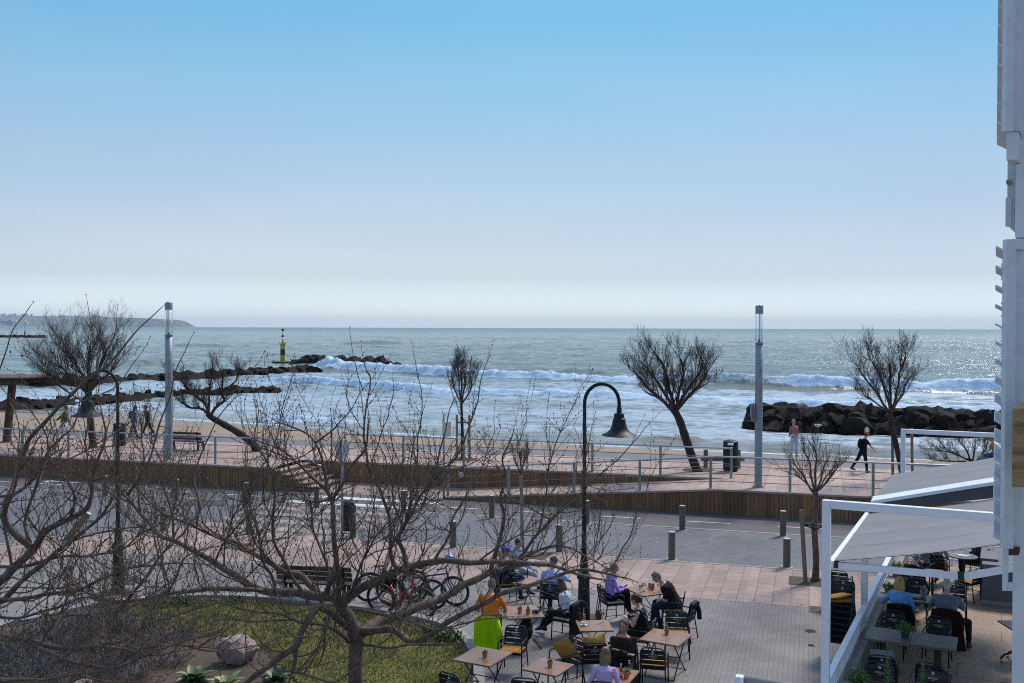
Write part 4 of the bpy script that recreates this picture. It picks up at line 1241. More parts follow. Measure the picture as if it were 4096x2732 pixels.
def bare_tree(label, base, limbs, Y0, rnd, trunk=None, shoots=1.0, up=0.9):
    t = thing('bare_tree', label, 'tree', base)
    tr = Twigs(); tw = Twigs(); buds = MB()
    if trunk:
        pts, r0, r1 = trunk
        q = spline(pts, 6)
        m = len(q)
        rad = [r0 + (r1 - r0) * i / (m - 1) + 0.07 * math.exp(-i * 0.9) + 0.012 * mnoise.noise(q[i] * 3) for i in range(m)]
        tr.b.tube(q, rad, 16)
    for spec, r0, r1, sh in limbs:
        q = px_limb(spec, Y0); r0 *= 1.2; r1 *= 1.1
        m = len(q)
        wob = [p + Vector((mnoise.noise(p * 2.1), mnoise.noise(p * 2.1 + Vector((9, 0, 0))), mnoise.noise(p * 2.1 + Vector((0, 9, 0))))) * 0.045 for p in q]
        rad = [(r0 + (r1 - r0) * (i / (m - 1)) ** 0.85) * (1 + 0.16 * mnoise.noise(wob[i] * 6)) for i in range(m)]
        tr.b.tube(wob, rad, 10 if r0 > 0.03 else 7)
        # knots
        for i in range(2, m - 1, 3):
            if rnd.random() < 0.5 and rad[i] > 0.02:
                o = Vector((rnd.gauss(0, 1), rnd.gauss(0, 1), rnd.gauss(0, 1))).normalized()
                tr.b.ell(wob[i] + o * rad[i] * 0.6, (rad[i] * 0.75,) * 3, 6, 4)
        # shoots off the limb
        tot = sum((wob[i + 1] - wob[i]).length for i in range(m - 1))
        ns = int(tot * 9.0 * sh * shoots)
        for k in range(ns):
            f = rnd.uniform(0.16, 1.0); i = min(m - 2, int(f * (m - 1)))
            if wob[i].z > 6.1 and rnd.random() < 0.75: continue
            p = wob[i]; d = (wob[i + 1] - wob[i]).normalized()
            o = Vector((rnd.gauss(0, 0.9), rnd.gauss(0, 0.9), rnd.gauss(0.32, 0.6)))
            L = rnd.choice([0.25, 0.35, 0.5, 0.5, 0.8, 0.8, 1.2, 1.6, 2.0]) * rnd.uniform(0.8, 1.25)
            grow(tw, buds, p, d * 0.55 + o.normalized(), L, min(rad[i] * 0.6, 0.004 + 0.0065 * L), 2, rnd, up=up * rnd.uniform(0.3, 1.0) if L > 0.6 else 0.2, split=0.4, ztop=rnd.uniform(4.2, 6.5))
        grow(tw, buds, wob[-1], wob[-1] - wob[-2], rnd.uniform(0.3, 0.7), r1, 2, rnd, up=0.3, split=0.4, ztop=6.75)
    tr.b.build('trunk', M_bark, t, world=True, smooth=True)
    c = tw.b.build('crown', M_twig, t, world=True, smooth=True)
    bb = buds.build('buds', M_bud, c, world=True)
    return t

Y_A = 18.2
baseA = Vector((D(1418, 2600, Y_A).x, Y_A, 0))
limbsA = [
    # the long limb to the right and its forks
    ([(1424, 2560, 0), (1400, 2470, -.1), (1372, 2410, -.1), (1424, 2364, -.2), (1496, 2329, -.3), (1585, 2281, -.4), (1734, 2251, -.5), (1912, 2245, -.5), (2151, 2260, -.4), (2290, 2287, -.2), (2370, 2310, 0)], .105, .020, 1.0),
    ([(1440, 2540, 0), (1472, 2520, .3), (1525, 2483, .6), (1615, 2448, 1.0), (1734, 2406, 1.3), (1793, 2376, 1.5), (1877, 2329, 1.7), (1966, 2290, 1.9), (2008, 2281, 2.0)], .10, .055, .6),
    ([(1966, 2290, 1.9), (1990, 2200, 2.0), (2019, 2067, 2.1), (2006, 1995, 2.1), (2022, 1900, 2.1), (2012, 1820, 2.0), (2050, 1740, 1.9)], .042, .010, .9),
    ([(2008, 2281, 2.0), (2067, 2251, 2.0), (2151, 2138, 2.1), (2240, 2050, 2.1), (2320, 1980, 2.2), (2352, 1940, 2.2), (2420, 1880, 2.2), (2560, 1745, 2.3)], .036, .008, .9),
    ([(2150, 2140, 2.1), (2180, 2010, 2.2), (2190, 1880, 2.3), (2230, 1760, 2.4), (2310, 1590, 2.4)], .022, .006, .9),
    ([(2020, 2275, 2.0), (2100, 2230, 1.8), (2200, 2180, 1.6), (2300, 2200, 1.5), (2400, 2260, 1.4), (2450, 2290, 1.3)], .024, .008, 1.0),
    ([(1446, 2580, -.2), (1472, 2583, -.6), (1550, 2592, -1.0), (1674, 2580, -1.3), (1780, 2576, -1.5)], .030, .012, .6),
    ([(1452, 2530, -.1), (1555, 2515, -.5), (1644, 2567, -.9), (1692, 2562, -1.1), (1781, 2495, -1.4), (1882, 2448, -1.6), (1990, 2388, -1.9), (2091, 2352, -2.0), (2210, 2311, -2.1), (2330, 2270, -2.1), (2440, 2300, -2.0)], .058, .018, .55),
    ([(1418, 2440, -.2), (1555, 2460, -.9), (1602, 2472, -1.1), (1668, 2501, -1.3), (1745, 2513, -1.5), (1853, 2496, -1.7), (2019, 2468, -1.9)], .026, .008, .7),
    # left
    ([(1400, 2480, 0), (1352, 2400, .2), (1270, 2382, .3), (1150, 2372, .5), (1049, 2358, .6), (960, 2311, .8), (902, 2277, .9), (830, 2235, 1.0), (759, 2197, 1.0), (706, 2165, 1.0), (626, 2128, 1.1), (562, 2054, 1.2), (509, 1990, 1.2), (470, 1940, 1.3), (440, 1860, 1.3)], .085, .014, 1.0),
    ([(1290, 2390, .3), (1200, 2303, .8), (1140, 2292, .9), (1080, 2250, 1.0), (1008, 2213, 1.2), (955, 2176, 1.4), (875, 2149, 1.5), (790, 2110, 1.6), (690, 2070, 1.7), (600, 2010, 1.8), (540, 1950, 1.8)], .06, .012, 1.0),
    ([(1060, 2360, .6), (944, 2356, .1), (830, 2358, -.2), (716, 2367, -.4), (620, 2390, -.6), (530, 2404, -.8), (445, 2412, -.9), (408, 2393, -1.0), (329, 2361, -1.1), (212, 2351, -1.2), (60, 2354, -1.3)], .042, .010, 1.0),
    ([(1390, 2500, -.1), (1320, 2450, -.5), (1265, 2430, -.9), (1210, 2513, -1.2), (1186, 2579, -1.3), (1102, 2638, -1.5), (1007, 2716, -1.7)], .062, .040, .6),
    ([(1394, 2567, -.2), (1352, 2525, -.6), (1287, 2501, -.9), (1198, 2484, -1.2), (1108, 2454, -1.5), (960, 2430, -1.8), (860, 2400, -2.0), (700, 2390, -2.1)], .038, .010, 1.0),
    ([(1186, 2579, -1.3), (1184, 2640, -1.3), (1176, 2680, -1.3)], .035, .028, .2),
    ([(1102, 2638, -1.5), (1110, 2680, -1.6), (1180, 2695, -1.8), (1330, 2725, -2.0), (1400, 2690, -2.1), (1432, 2668, -2.1)], .030, .008, .7),
    ([(1300, 2470, -.6), (1302, 2560, -.8), (1296, 2605, -.8)], .024, .018, .2),
    # uprights
    ([(1311, 2394, .1), (1325, 2317, .1), (1341, 2233, .15), (1338, 2138, .2), (1335, 2019, .2), (1320, 1977, .2), (1307, 1924, .3), (1290, 1828, .4), (1250, 1759, .5), (1180, 1715, .5), (1110, 1690, .6)], .052, .010, 1.0),
    ([(1365, 2400, 0), (1345, 2250, -.1), (1333, 2080, -.1), (1335, 1990, 0), (1372, 1930, .1), (1410, 1850, .2), (1460, 1790, .2), (1480, 1680, .3)], .042, .009, 1.0),
    ([(1262, 1770, .4), (1300, 1740, .3), (1338, 1712, .3), (1400, 1650, .2), (1440, 1570, .2)], .020, .006, .9),
    ([(1317, 1970, .2), (1240, 1900, .4), (1190, 1850, .5), (1120, 1790, .6), (1024, 1765, .7)], .030, .010, 1.0),
    ([(1585, 2281, -.4), (1561, 2222, -.3), (1567, 2138, -.2), (1543, 2037, -.1), (1519, 1948, 0), (1490, 1900, .1), (1456, 1780, .2), (1462, 1694, .2), (1477, 1520, .3), (1464, 1481, .3)], .036, .009, .9),
    ([(1450, 1560, .3), (1425, 1470, .3), (1412, 1420, .3), (1401, 1338, .3)], .009, .004, .5),
    ([(1626, 2281, -.5), (1615, 2210, -.4), (1597, 2150, -.4), (1638, 2073, -.3), (1668, 2007, -.2), (1704, 1954, -.2), (1760, 1890, -.1), (1840, 1800, 0), (1905, 1640, 0), (1930, 1500, .1)], .040, .008, 1.0),
    ([(1531, 2290, -.3), (1555, 2210, .4), (1585, 2156, .6), (1615, 2097, .7), (1640, 2000, .8), (1665, 1880, .8), (1672, 1760, .9), (1690, 1600, .9), (1652, 1400, 1.0)], .034, .005, .9),
    ([(1640, 2060, -.3), (1690, 2020, .1), (1730, 1930, .3), (1760, 1800, .4), (1800, 1640, .5), (1850, 1540, .6)], .022, .006, .9),
    ([(1210, 2375, .4), (1160, 2290, .3), (1105, 2180, .4), (1085, 2080, .5), (1100, 1960, .6), (1060, 1840, .7), (1015, 1760, .8), (1040, 1640, .9)], .034, .007, 1.0),
    ([(1100, 2370, .5), (1090, 2310, 0), (1050, 2240, -.2), (1030, 2130, -.2), (1000, 2010, -.1), (1020, 1900, 0), (1090, 1800, .1), (1130, 1640, .2), (1170, 1500, .2)], .026, .006, 1.0),
    ([(1360, 2390, .2), (1300, 2240, .7), (1260, 2130, .9), (1240, 2020, 1.0), (1180, 1930, 1.1), (1150, 1850, 1.2)], .028, .008, 1.0),
    ([(1400, 2385, -.1), (1425, 2300, -.6), (1480, 2190, -.9), (1520, 2120, -1.0), (1600, 2060, -1.1), (1750, 2010, -1.2)], .022, .006, 1.0),
    ([(1734, 2251, -.5), (1790, 2150, -.4), (1820, 2060, -.4), (1880, 1960, -.3), (1930, 1860, -.3), (1960, 1760, -.2)], .022, .006, 1.0),
    ([(1912, 2245, -.5), (2000, 2180, -.5), (2120, 2110, -.5), (2200, 2060, -.5)], .018, .006, 1.0),
    ([(700, 2165, 1.0), (690, 2060, 1.0), (660, 1960, 1.1), (640, 1850, 1.1), (600, 1740, 1.2), (640, 1600, 1.2)], .022, .006, 1.0),
    ([(560, 2050, 1.2), (555, 1950, 1.2), (575, 1840, 1.3), (560, 1700, 1.3), (540, 1560, 1.3)], .018, .006, 1.0),
    ([(860, 2250, .9), (900, 2170, .8), (970, 2080, .8), (1060, 2010, .9), (1150, 1980, .9)], .020, .006, 1.0),
    ([(640, 2390, -.6), (700, 2320, -.8), (740, 2240, -.9), (850, 2190, -1.0), (990, 2150, -1.0)], .018, .006, 1.0),
]
bare_tree('wide bare branching tree with a forked trunk in the lawn', baseA, limbsA, Y_A, random.Random(21), trunk=([baseA + Vector((0, 0, -0.05)), D(1421, 2690, Y_A), D(1424, 2620, Y_A), D(1428, 2560, Y_A), D(1416, 2500, Y_A)], .135, .125))

Y_B = 15.5
baseB = Vector((-9.6, Y_B + 0.5, 0))
limbsB = [
    ([(-420, 2560, 0), (-200, 2440, 0), (0, 2324, 0), (53, 2271, .1), (133, 2197, .2), (186, 2128, .2), (276, 2070, .3), (340, 2033, .3), (371, 1964, .4), (390, 1850, .4), (420, 1740, .5), (405, 1640, .5)], .075, .010, 1.0),
    ([(133, 2197, .2), (20, 2080, 0), (60, 1940, -.1), (87, 1829, -.1), (131, 1738, -.1), (244, 1620, 0), (344, 1529, 0), (422, 1468, .1), (492, 1394, .1), (557, 1315, .2), (640, 1236, .2)], .045, .006, .45),
    ([(-420, 2560, 0), (-300, 2470, -.4), (0, 2404, -.5), (37, 2377, -.5), (106, 2314, -.5), (186, 2245, -.4), (239, 2197, -.4), (318, 2139, -.3), (414, 2049, -.3), (451, 1980, -.2), (470, 1900, -.2)], .05, .012, .7),
    ([(-420, 2560, 0), (-200, 2400, -.6), (0, 2401, -.7), (159, 2388, -.8), (292, 2361, -.8), (424, 2303, -.8), (530, 2271, -.8), (660, 2262, -.7), (780, 2255, -.7)], .036, .010, 1.0),
    ([(-420, 2560, 0), (-100, 2300, .6), (120, 2262, .5), (240, 2230, .5), (382, 2224, .4), (478, 2200, .4), (560, 2140, .4), (640, 2100, .4)], .030, .008, 1.0),
    ([(-420, 2560, 0), (-300, 2520, -1.2), (0, 2545, -1.4), (106, 2563, -1.5), (265, 2595, -1.6), (440, 2576, -1.7), (530, 2537, -1.7), (621, 2491, -1.7), (743, 2452, -1.7), (850, 2420, -1.7)], .045, .009, .8),
    ([(90, 2560, -1.5), (117, 2574, -1.5), (292, 2648, -1.9), (440, 2669, -2.0), (557, 2627, -2.1), (663, 2595, -2.1), (780, 2555, -2.1), (902, 2520, -2.1)], .036, .008, .8),
    ([(300, 2590, -1.6), (520, 2590, -1.9), (700, 2585, -2.0), (850, 2610, -2.0), (1010, 2590, -2.0)], .024, .007, .9),
    ([(-420, 2560, 0), (-300, 2700, -2.2), (0, 2717, -2.3), (150, 2712, -2.3), (318, 2701, -2.3), (400, 2718, -2.3), (477, 2735, -2.3)], .03, .012, .8),
    ([(360, 2600, -1.6), (420, 2530, -1.2), (480, 2440, -1.0), (560, 2330, -.9), (650, 2230, -.8), (740, 2130, -.7), (800, 2050, -.6)], .03, .008, .5),
    ([(200, 2560, -1.5), (250, 2470, -1.2), (330, 2460, -1.2), (480, 2440, -1.1), (640, 2350, -1.0)], .022, .008, 1.0),
    ([(48, 2270, .1), (32, 2165, .1), (10, 2085, .1), (-20, 1980, .1)], .022, .012, .8),
    ([(120, 2170, .2), (100, 2080, .3), (140, 1960, .4), (180, 1830, .4), (230, 1760, .5), (300, 1690, .5), (320, 1590, .6)], .026, .007, .9),
    ([(276, 2070, .3), (300, 1980, .2), (250, 1900, .2), (200, 1830, .2), (180, 1740, .1), (130, 1650, .1), (60, 1610, .1), (0, 1540, 0)], .020, .006, .8),
    ([(-420, 2560, 0), (-330, 2100, -.2), (-120, 1720, -.3), (-30, 1560, -.3), (0, 1476, -.3), (31, 1380, -.3), (60, 1310, -.3), (107, 1240, -.3)], .014, .006, .12),
    ([(-420, 2560, 0), (-260, 2250, -.4), (-60, 2020, -.6), (40, 1985, -.6), (90, 1950, -.6), (150, 1890, -.6), (240, 1850, -.6), (350, 1800, -.5), (470, 1720, -.5)], .028, .007, .9),
    ([(244, 1620, 0), (340, 1600, .1), (450, 1560, .1), (500, 1500, .1), (560, 1430, .2)], .012, .005, .7),
    ([(344, 1529, 0), (372, 1440, 0), (370, 1330, 0), (344, 1212, 0)], .011, .004, .4),
    ([(422, 1468, .1), (450, 1370, .1), (468, 1250, .1)], .009, .004, .4),
    ([(510, 1980, .1), (590, 1860, .1), (640, 1700, .2), (700, 1500, .2), (758, 1360, .2)], .020, .005, .5),
    ([(800, 2050, -.6), (780, 1900, -.4), (830, 1760, -.3), (900, 1640, -.2), (980, 1540, -.2)], .014, .005, .9),
    ([(-420, 2560, 0), (-150, 2700, -1.8), (130, 2720, -2.6), (330, 2690, -2.6), (520, 2650, -2.6), (620, 2560, -2.5), (720, 2520, -2.5)], .020, .007, .8),
    ([(-420, 2560, 0), (-100, 2480, -.8), (60, 2470, -.9), (210, 2440, -1.0), (330, 2380, -1.0), (430, 2400, -1.0), (600, 2340, -1.0)], .024, .007, 1.0),
]
bare_tree('bare branching tree reaching in from the left edge', baseB, limbsB, Y_B, random.Random(33), shoots=0.72, trunk=([baseB, baseB + Vector((0.1, -0.1, 0.8)), D(-420, 2560, Y_B)], .13, .09))

# ---- promenade tamarisks and young street trees
def fan(tw, p, d, L, r, depth, rnd, spread, up, nside, minr=0.004, zig=0.10, center=None, squash=1.0):
    k = 5 if depth > 1 else 3; pts = [p.copy()]; v = d.normalized(); q = p.copy()
    for i in range(k):
        v = (v + Vector((rnd.gauss(0, zig), rnd.gauss(0, zig), rnd.gauss(0, zig) + up * 0.10))).normalized()
        q = q + v * (L / k); pts.append(q.copy())
    tw.limb(pts, r, max(minr, r * 0.5), 6 if r > 0.03 else 4 if r > 0.012 else 3)
    if depth == 0: return
    for j in range(nside):
        f = rnd.uniform(0.15, 1.0) if j else 1.0
        i = min(k, max(1, int(round(f * k))))
        o = Vector((rnd.gauss(0, 1), rnd.gauss(0, 1) * squash, rnd.gauss(0, 0.7))).normalized()
        w = (v + o * spread * rnd.uniform(0.6, 1.2) + Vector((0, 0, up * 0.35))).normalized()
        fan(tw, pts[i], w, L * rnd.uniform(0.55, 0.80), max(minr, r * rnd.uniform(0.42, 0.58)), depth - 1, rnd, spread, up, nside, minr, zig, center, squash)

def prom_tree(name, label, base, trunk, r0, r1, arms, rnd, depth, nside, spread, up, mats=None, minr=0.006, group=None, Lmul=1.0):
    t = thing(name, label, 'tree', base)
    mt, mw = mats or (M_tam, M_tamtwig)
    b = MB(); q = spline(trunk, 6); m = len(q)
    rad = [r0 + (r1 - r0) * i / (m - 1) + 0.05 * math.exp(-i * 1.1) for i in range(m)]
    b.tube(q, [r * (1 + 0.15 * mnoise.noise(p * 4)) for r, p in zip(rad, q)], 10)
    b.build('trunk', mt, t, world=True, smooth=True)
    tw = Twigs()
    for (pts, ra, L) in arms:
        a = spline(pts, 5); n = len(a)
        tw.limb([p + Vector((mnoise.noise(p * 1.9), mnoise.noise(p * 1.9 + Vector((7, 0, 0))), 0)) * 0.06 for p in a], ra, ra * 0.5, 7)
        for j in range(2, n):
            o = Vector((rnd.gauss(0, 1), rnd.gauss(0, 1), rnd.gauss(0.1, 0.6))).normalized()
            w = ((a[j] - a[j - 1]).normalized() + o * spread * 0.9 + Vector((0, 0, up * 0.3))).normalized()
            fan(tw, a[j], w, 0.64 * L * rnd.uniform(0.6, 1.05), ra * 0.30, depth, rnd, spread, up, nside, minr)
    tw.b.build('crown', mw, t, world=True, smooth=True)
    return t
def arms_px(Y, lst):
    out = []
    for pts, r, L in lst:
        q = [D(x, y, Y + dy) for x, y, dy in pts]
        out.append(([q[0] + (p - q[0]) * 0.84 for p in q], r, L))
    return out

# leaning tamarisk in the middle right
q = G(2790, 1885, ZP); Y = q.y
prom_tree('tamarisk_tree', 'leaning bare tamarisk with a dense heart-shaped crown behind the railing', q,
          [q + Vector((0.02, 0, -0.05)), D(2772, 1840, Y), D(2745, 1760, Y), D(2722, 1690, Y), D(2703, 1650, Y), D(2695, 1640, Y)], .19, .15,
          arms_px(Y, [([(2697, 1648, 0), (2640, 1590, .3), (2580, 1540, .5), (2530, 1480, .6)], .085, 1.15),
                      ([(2697, 1648, 0), (2660, 1570, -.4), (2600, 1480, -.6), (2560, 1430, -.6)], .08, 1.2),
                      ([(2700, 1645, 0), (2680, 1560, .2), (2650, 1450, .3), (2620, 1390, .3)], .08, 1.15),
                      ([(2703, 1645, 0), (2715, 1560, -.3), (2740, 1480, -.3), (2730, 1400, -.3)], .075, .95),
                      ([(2703, 1645, 0), (2740, 1570, .4), (2790, 1500, .6), (2830, 1440, .6)], .08, 1.1),
                      ([(2706, 1640, 0), (2760, 1580, -.5), (2830, 1500, -.7), (2850, 1450, -.8)], .075, 1.05),
                      ([(2680, 1625, 0), (2620, 1585, .8), (2570, 1560, 1.0)], .05, .95),
                      ([(2715, 1620, 0), (2780, 1560, .9), (2840, 1520, 1.0)], .05, .85)]), random.Random(2), 4, 3, .66, .55, minr=.0028)
# left tamarisk behind the green lamp
q = G(372, 1790, ZP); Y = q.y
prom_tree('tamarisk_tree', 'bare tamarisk with a broad dark crown behind the left green lamp', q,
          [q, D(366, 1720, Y), D(358, 1640, Y), D(356, 1590, Y), D(355, 1560, Y)], .17, .14,
          arms_px(Y, [([(356, 1580, 0), (320, 1530, .4), (270, 1490, .6), (220, 1440, .8)], .085, 1.9),
                      ([(356, 1575, 0), (330, 1500, -.5), (290, 1420, -.7), (260, 1380, -.7)], .085, 1.9),
                      ([(355, 1565, 0), (352, 1480, .3), (350, 1430, .3), (362, 1385, .3)], .09, 1.9),
                      ([(356, 1570, 0), (390, 1490, -.4), (420, 1420, -.5), (440, 1370, -.5)], .085, 1.8),
                      ([(356, 1575, 0), (400, 1520, .5), (440, 1490, .7), (470, 1450, .8)], .07, 1.6),
                      ([(350, 1570, 0), (290, 1530, -.8), (230, 1510, -1.0), (180, 1490, -1.2)], .06, 1.9),
                      ([(352, 1610, 0), (300, 1590, .8), (230, 1540, 1.0), (170, 1500, 1.2)], .05, 1.8)]), random.Random(4), 4, 3, .62, .4, minr=.0032)
# staked slim tree
q = G(1852, 1838, ZP); Y = q.y
prom_tree('young_tree', 'slim staked tree with a narrow egg-shaped bare crown on the promenade', q,
          [q, D(1850, 1750, Y), D(1847, 1660, Y), D(1845, 1612, Y)], .085, .06,
          arms_px(Y, [([(1845, 1615, 0), (1815, 1550, .1), (1800, 1480, .2)], .04, .8), ([(1845, 1615, 0), (1835, 1540, -.2), (1830, 1450, -.2)], .045, .85),
                      ([(1846, 1615, 0), (1860, 1540, .2), (1865, 1460, .2)], .045, .85), ([(1846, 1615, 0), (1885, 1560, -.1), (1900, 1500, -.2)], .04, .8), ([(1845, 1610, 0), (1846, 1520, 0), (1845, 1440, 0)], .045, .8)]), random.Random(6), 4, 3, .46, .6, minr=.0028)
def stakes(label, base, dx, h, lean=0.0, cross=True):
    t = thing('tree_stakes', label, 'tree stakes', base)
    for s in (-1, 1):
        b = MB(); b.tube([(s * dx, 0.1, -0.02), (s * dx * (1 - lean * s), 0.05, h)], 0.055, 10); b.build('stake', M_stake, t, autosm=True)
    if cross:
        b = MB(); b.bar((-dx, 0.0, h * 0.83), (dx, 0.0, h * 0.83), 0.03, 0.09); b.build('crossbar', M_stake, t)
    return t
def pit(label, c, w, d, z):
    b = MB(); n = 14
    for i in range(n):
        for j in range(n):
            p = SV((i / (n - 1) - .5) * w, (j / (n - 1) - .5) * d, 0.008)
            p.z += 0.03 * abs(mnoise.noise(p * 5 + c)) if 0 < i < n - 1 and 0 < j < n - 1 else 0
            b.v.append(tuple(p))
    b.f = [(i * n + j, (i + 1) * n + j, (i + 1) * n + j + 1, i * n + j + 1) for i in range(n - 1) for j in range(n - 1)]
    o = b.build('tree_pit', M_soil, smooth=True); o.location = Vector((c.x, c.y, z))
    tag(o, label, 'tree pit')
stakes('two wooden stakes with a crossbar holding the slim promenade tree', G(1852, 1838, ZP), .29, 2.05)
pit('square of bare soil round the slim staked promenade tree', G(1855, 1838, ZP), 1.1, 1.1, ZP)
pit('square of bare soil round the leaning tamarisk', G(2792, 1880, ZP), 1.2, 1.0, ZP)
# right sparse tree with stakes
q = G(3612, 1912, ZP); Y = q.y
prom_tree('young_tree', 'bare airy tree between two leaning stakes at the right of the promenade', q,
          [q, D(3600, 1850, Y), D(3580, 1760, Y), D(3562, 1690, Y), D(3562, 1640, Y)], .12, .09,
          arms_px(Y, [([(3562, 1660, 0), (3520, 1590, .3), (3470, 1520, .4), (3430, 1470, .5)], .055, 1.15), ([(3562, 1650, 0), (3540, 1550, -.3), (3500, 1450, -.4), (3480, 1410, -.5)], .055, 1.0),
                      ([(3563, 1640, 0), (3560, 1530, .2), (3560, 1430, .3)], .06, 1.0), ([(3564, 1645, 0), (3590, 1560, -.4), (3610, 1450, -.5), (3630, 1400, -.5)], .06, 1.0),
                      ([(3566, 1650, 0), (3610, 1570, .5), (3650, 1490, .7)], .05, .95), ([(3556, 1650, 0), (3490, 1600, -.7), (3440, 1570, -.9)], .04, .9)]), random.Random(8), 4, 3, .58, .45, minr=.0028)
stakes('two leaning wooden stakes holding the airy bare tree on the right', G(3614, 1910, ZP), .40, 2.0, .15)
pit('square of bare soil round the airy tree at the right of the promenade', G(3625, 1918, ZP), 1.2, 1.0, ZP)
# wind-bent tamarisk on the left, trunk sweeping up to the left
q = G(1030, 1805, ZP); Y = q.y
prom_tree('tamarisk_tree', 'wind-bent tamarisk with a low twisted trunk right of the promenade bench', q,
          [q, D(1010, 1775, Y), D(960, 1735, Y), D(900, 1700, Y), D(850, 1672, Y), D(830, 1655, Y)], .20, .13,
          arms_px(Y, [([(835, 1660, 0), (828, 1620, .2), (800, 1590, .3), (760, 1560, .4), (720, 1520, .5)], .09, .95), ([(840, 1665, 0), (870, 1620, 0), (910, 1590, 0), (895, 1560, 0), (900, 1500, 0)], .08, .9),
                      ([(835, 1660, 0), (800, 1630, -.3), (750, 1625, -.4), (700, 1600, -.5)], .075, .9), ([(833, 1655, 0), (835, 1590, -.3), (840, 1520, -.4), (850, 1470, -.4)], .06, .9),
                      ([(760, 1560, .4), (700, 1500, .4), (660, 1480, .4)], .045, .8), ([(895, 1560, 0), (950, 1520, .2), (960, 1480, .3)], .045, .8)]), random.Random(10), 4, 3, .62, .55, minr=.0028)
# spreading shrub at the right on the sand
q = G(3935, 1862, 0.9); Y = q.y
prom_tree('beach_shrub', 'low spreading bare shrub on the sand at the right', q,
          [q, D(3900, 1850, Y), D(3870, 1835, Y)], .09, .06,
          arms_px(Y, [([(3870, 1840, 0), (3820, 1815, .2), (3770, 1800, .3), (3720, 1795, .4)], .04, .8), ([(3880, 1840, 0), (3860, 1790, 0), (3830, 1750, 0)], .04, .9), ([(3890, 1845, 0), (3900, 1790, .3), (3905, 1740, .4)], .04, .9), ([(3900, 1850, 0), (3940, 1800, .2), (3960, 1760, .2)], .04, .85), ([(3860, 1845, 0), (3790, 1845, -.3), (3730, 1840, -.4)], .035, .7)]), random.Random(12), 3, 4, .65, .35, minr=.0028)
# young street tree with its single stake by the cafe
q = G(3262, 2325); Y = q.y
prom_tree('street_tree', 'young bare street tree in a soil pit beside the cafe frame', q,
          [q, D(3264, 2230, Y), D(3258, 2120, Y), D(3262, 2020, Y), D(3264, 1985, Y), D(3258, 1965, Y)], .088, .075,
          arms_px(Y, [([(3258, 1975, 0), (3225, 1930, .2), (3200, 1880, .3), (3160, 1830, .4)], .032, .75), ([(3260, 1972, 0), (3245, 1900, -.2), (3225, 1820, -.2), (3200, 1760, -.3)], .032, .75),
                      ([(3262, 1970, 0), (3262, 1880, .1), (3265, 1800, .1), (3250, 1740, .1)], .036, .8), ([(3264, 1970, 0), (3300, 1930, -.2), (3335, 1890, -.3), (3350, 1870, -.3)], .034, .7), ([(3262, 1972, 0), (3290, 1900, .3), (3310, 1830, .4)], .03, .75), ([(3256, 1965, 0), (3190, 1900, -.4), (3120, 1870, -.6)], .024, .6), ([(3268, 1960, 0), (3340, 1860, .4), (3390, 1830, .6)], .022, .6)]), random.Random(14), 2, 3, .45, .35, mats=(M_bark, M_twig), minr=.0028)
pit('square of dark soil round the young street tree and its stake', G(3272, 2330), 1.55, 0.95, 0.006)
t = thing('tree_stake', 'wooden stake with black straps beside the young street tree', 'tree stake', G(3222, 2332))
qs = G(3222, 2332)
b = MB(); b.tube([qs, D(3205, 2040, qs.y)], 0.06, 10); b.build('stake', M_stake, t, world=True, autosm=True)
b = MB(); b.bar(D(3206, 2095, qs.y), D(3262, 2118, q.y - 0.08), 0.02, 0.045); b.bar(D(3262, 2118, q.y - .08), D(3292, 2105, q.y + .1), 0.02, 0.045); b.bar(D(3206, 2095, qs.y), D(3290, 2104, q.y + .1), 0.02, 0.045); b.build('strap', M_black, t, world=True)
# slim young tree behind the big crown
q = G(2090, 2212); Y = q.y
prom_tree('street_tree', 'slim pale young tree in the pavement behind the cafe guests', q,
          [q, D(2088, 2100, Y), D(2086, 1980, Y), D(2084, 1900, Y)], .062, .05,
          arms_px(Y, [([(2084, 1905, 0), (2070, 1860, .1), (2050, 1810, .1)], .026, .5), ([(2084, 1905, 0), (2100, 1850, -.1), (2120, 1800, -.1)], .026, .5), ([(2084, 1900, 0), (2086, 1840, .2), (2080, 1790, .2)], .028, .5)]), random.Random(16), 3, 3, .5, .5, mats=(pm('pale young bark', (0.20, 0.185, 0.175), 0.8, var=0.25), M_twig), minr=.0028)
pit('square of dark soil round the slim pale young tree', G(2095, 2218), 1.6, 1.0, 0.006)
# ================================================================ PEOPLE (builder)
def remeshed(mb, voxel, smooth=3, disp=0.0, dscale=14.0, seed=0, ridge=(1, 1, 1)):
    me = bpy.data.meshes.new('tmp'); me.from_pydata(mb.v, [], mb.f); me.update()
    o = bpy.data.objects.new('tmp', me); C.objects.link(o)
    m = o.modifiers.new('r', 'REMESH'); m.mode = 'VOXEL'; m.voxel_size = voxel
    if smooth:
        s = o.modifiers.new('s', 'SMOOTH'); s.iterations = smooth; s.factor = 0.5
    dg = bpy.context.evaluated_depsgraph_get(); dg.update()
    r = bpy.data.meshes.new_from_object(o.evaluated_get(dg))
    bpy.data.objects.remove(o); bpy.data.meshes.remove(me)
    if disp:
        n = len(r.vertices)
        co = np.empty(n * 3); r.vertices.foreach_get('co', co)
        nn = np.empty(n * 3); r.vertices.foreach_get('normal', nn)
        co = co.reshape(-1, 3); nn = nn.reshape(-1, 3)
        a = fbm((co[:, 0] * ridge[0] + seed) * dscale, (co[:, 2] * ridge[2] + co[:, 1] * ridge[1] * 0.7) * dscale, 3, seed)
        r.vertices.foreach_set('co', (co + nn * (a * disp)[:, None]).ravel()); r.update()
    r.polygons.foreach_set('use_smooth', [True] * len(r.polygons))
    r.materials.clear()
    return r
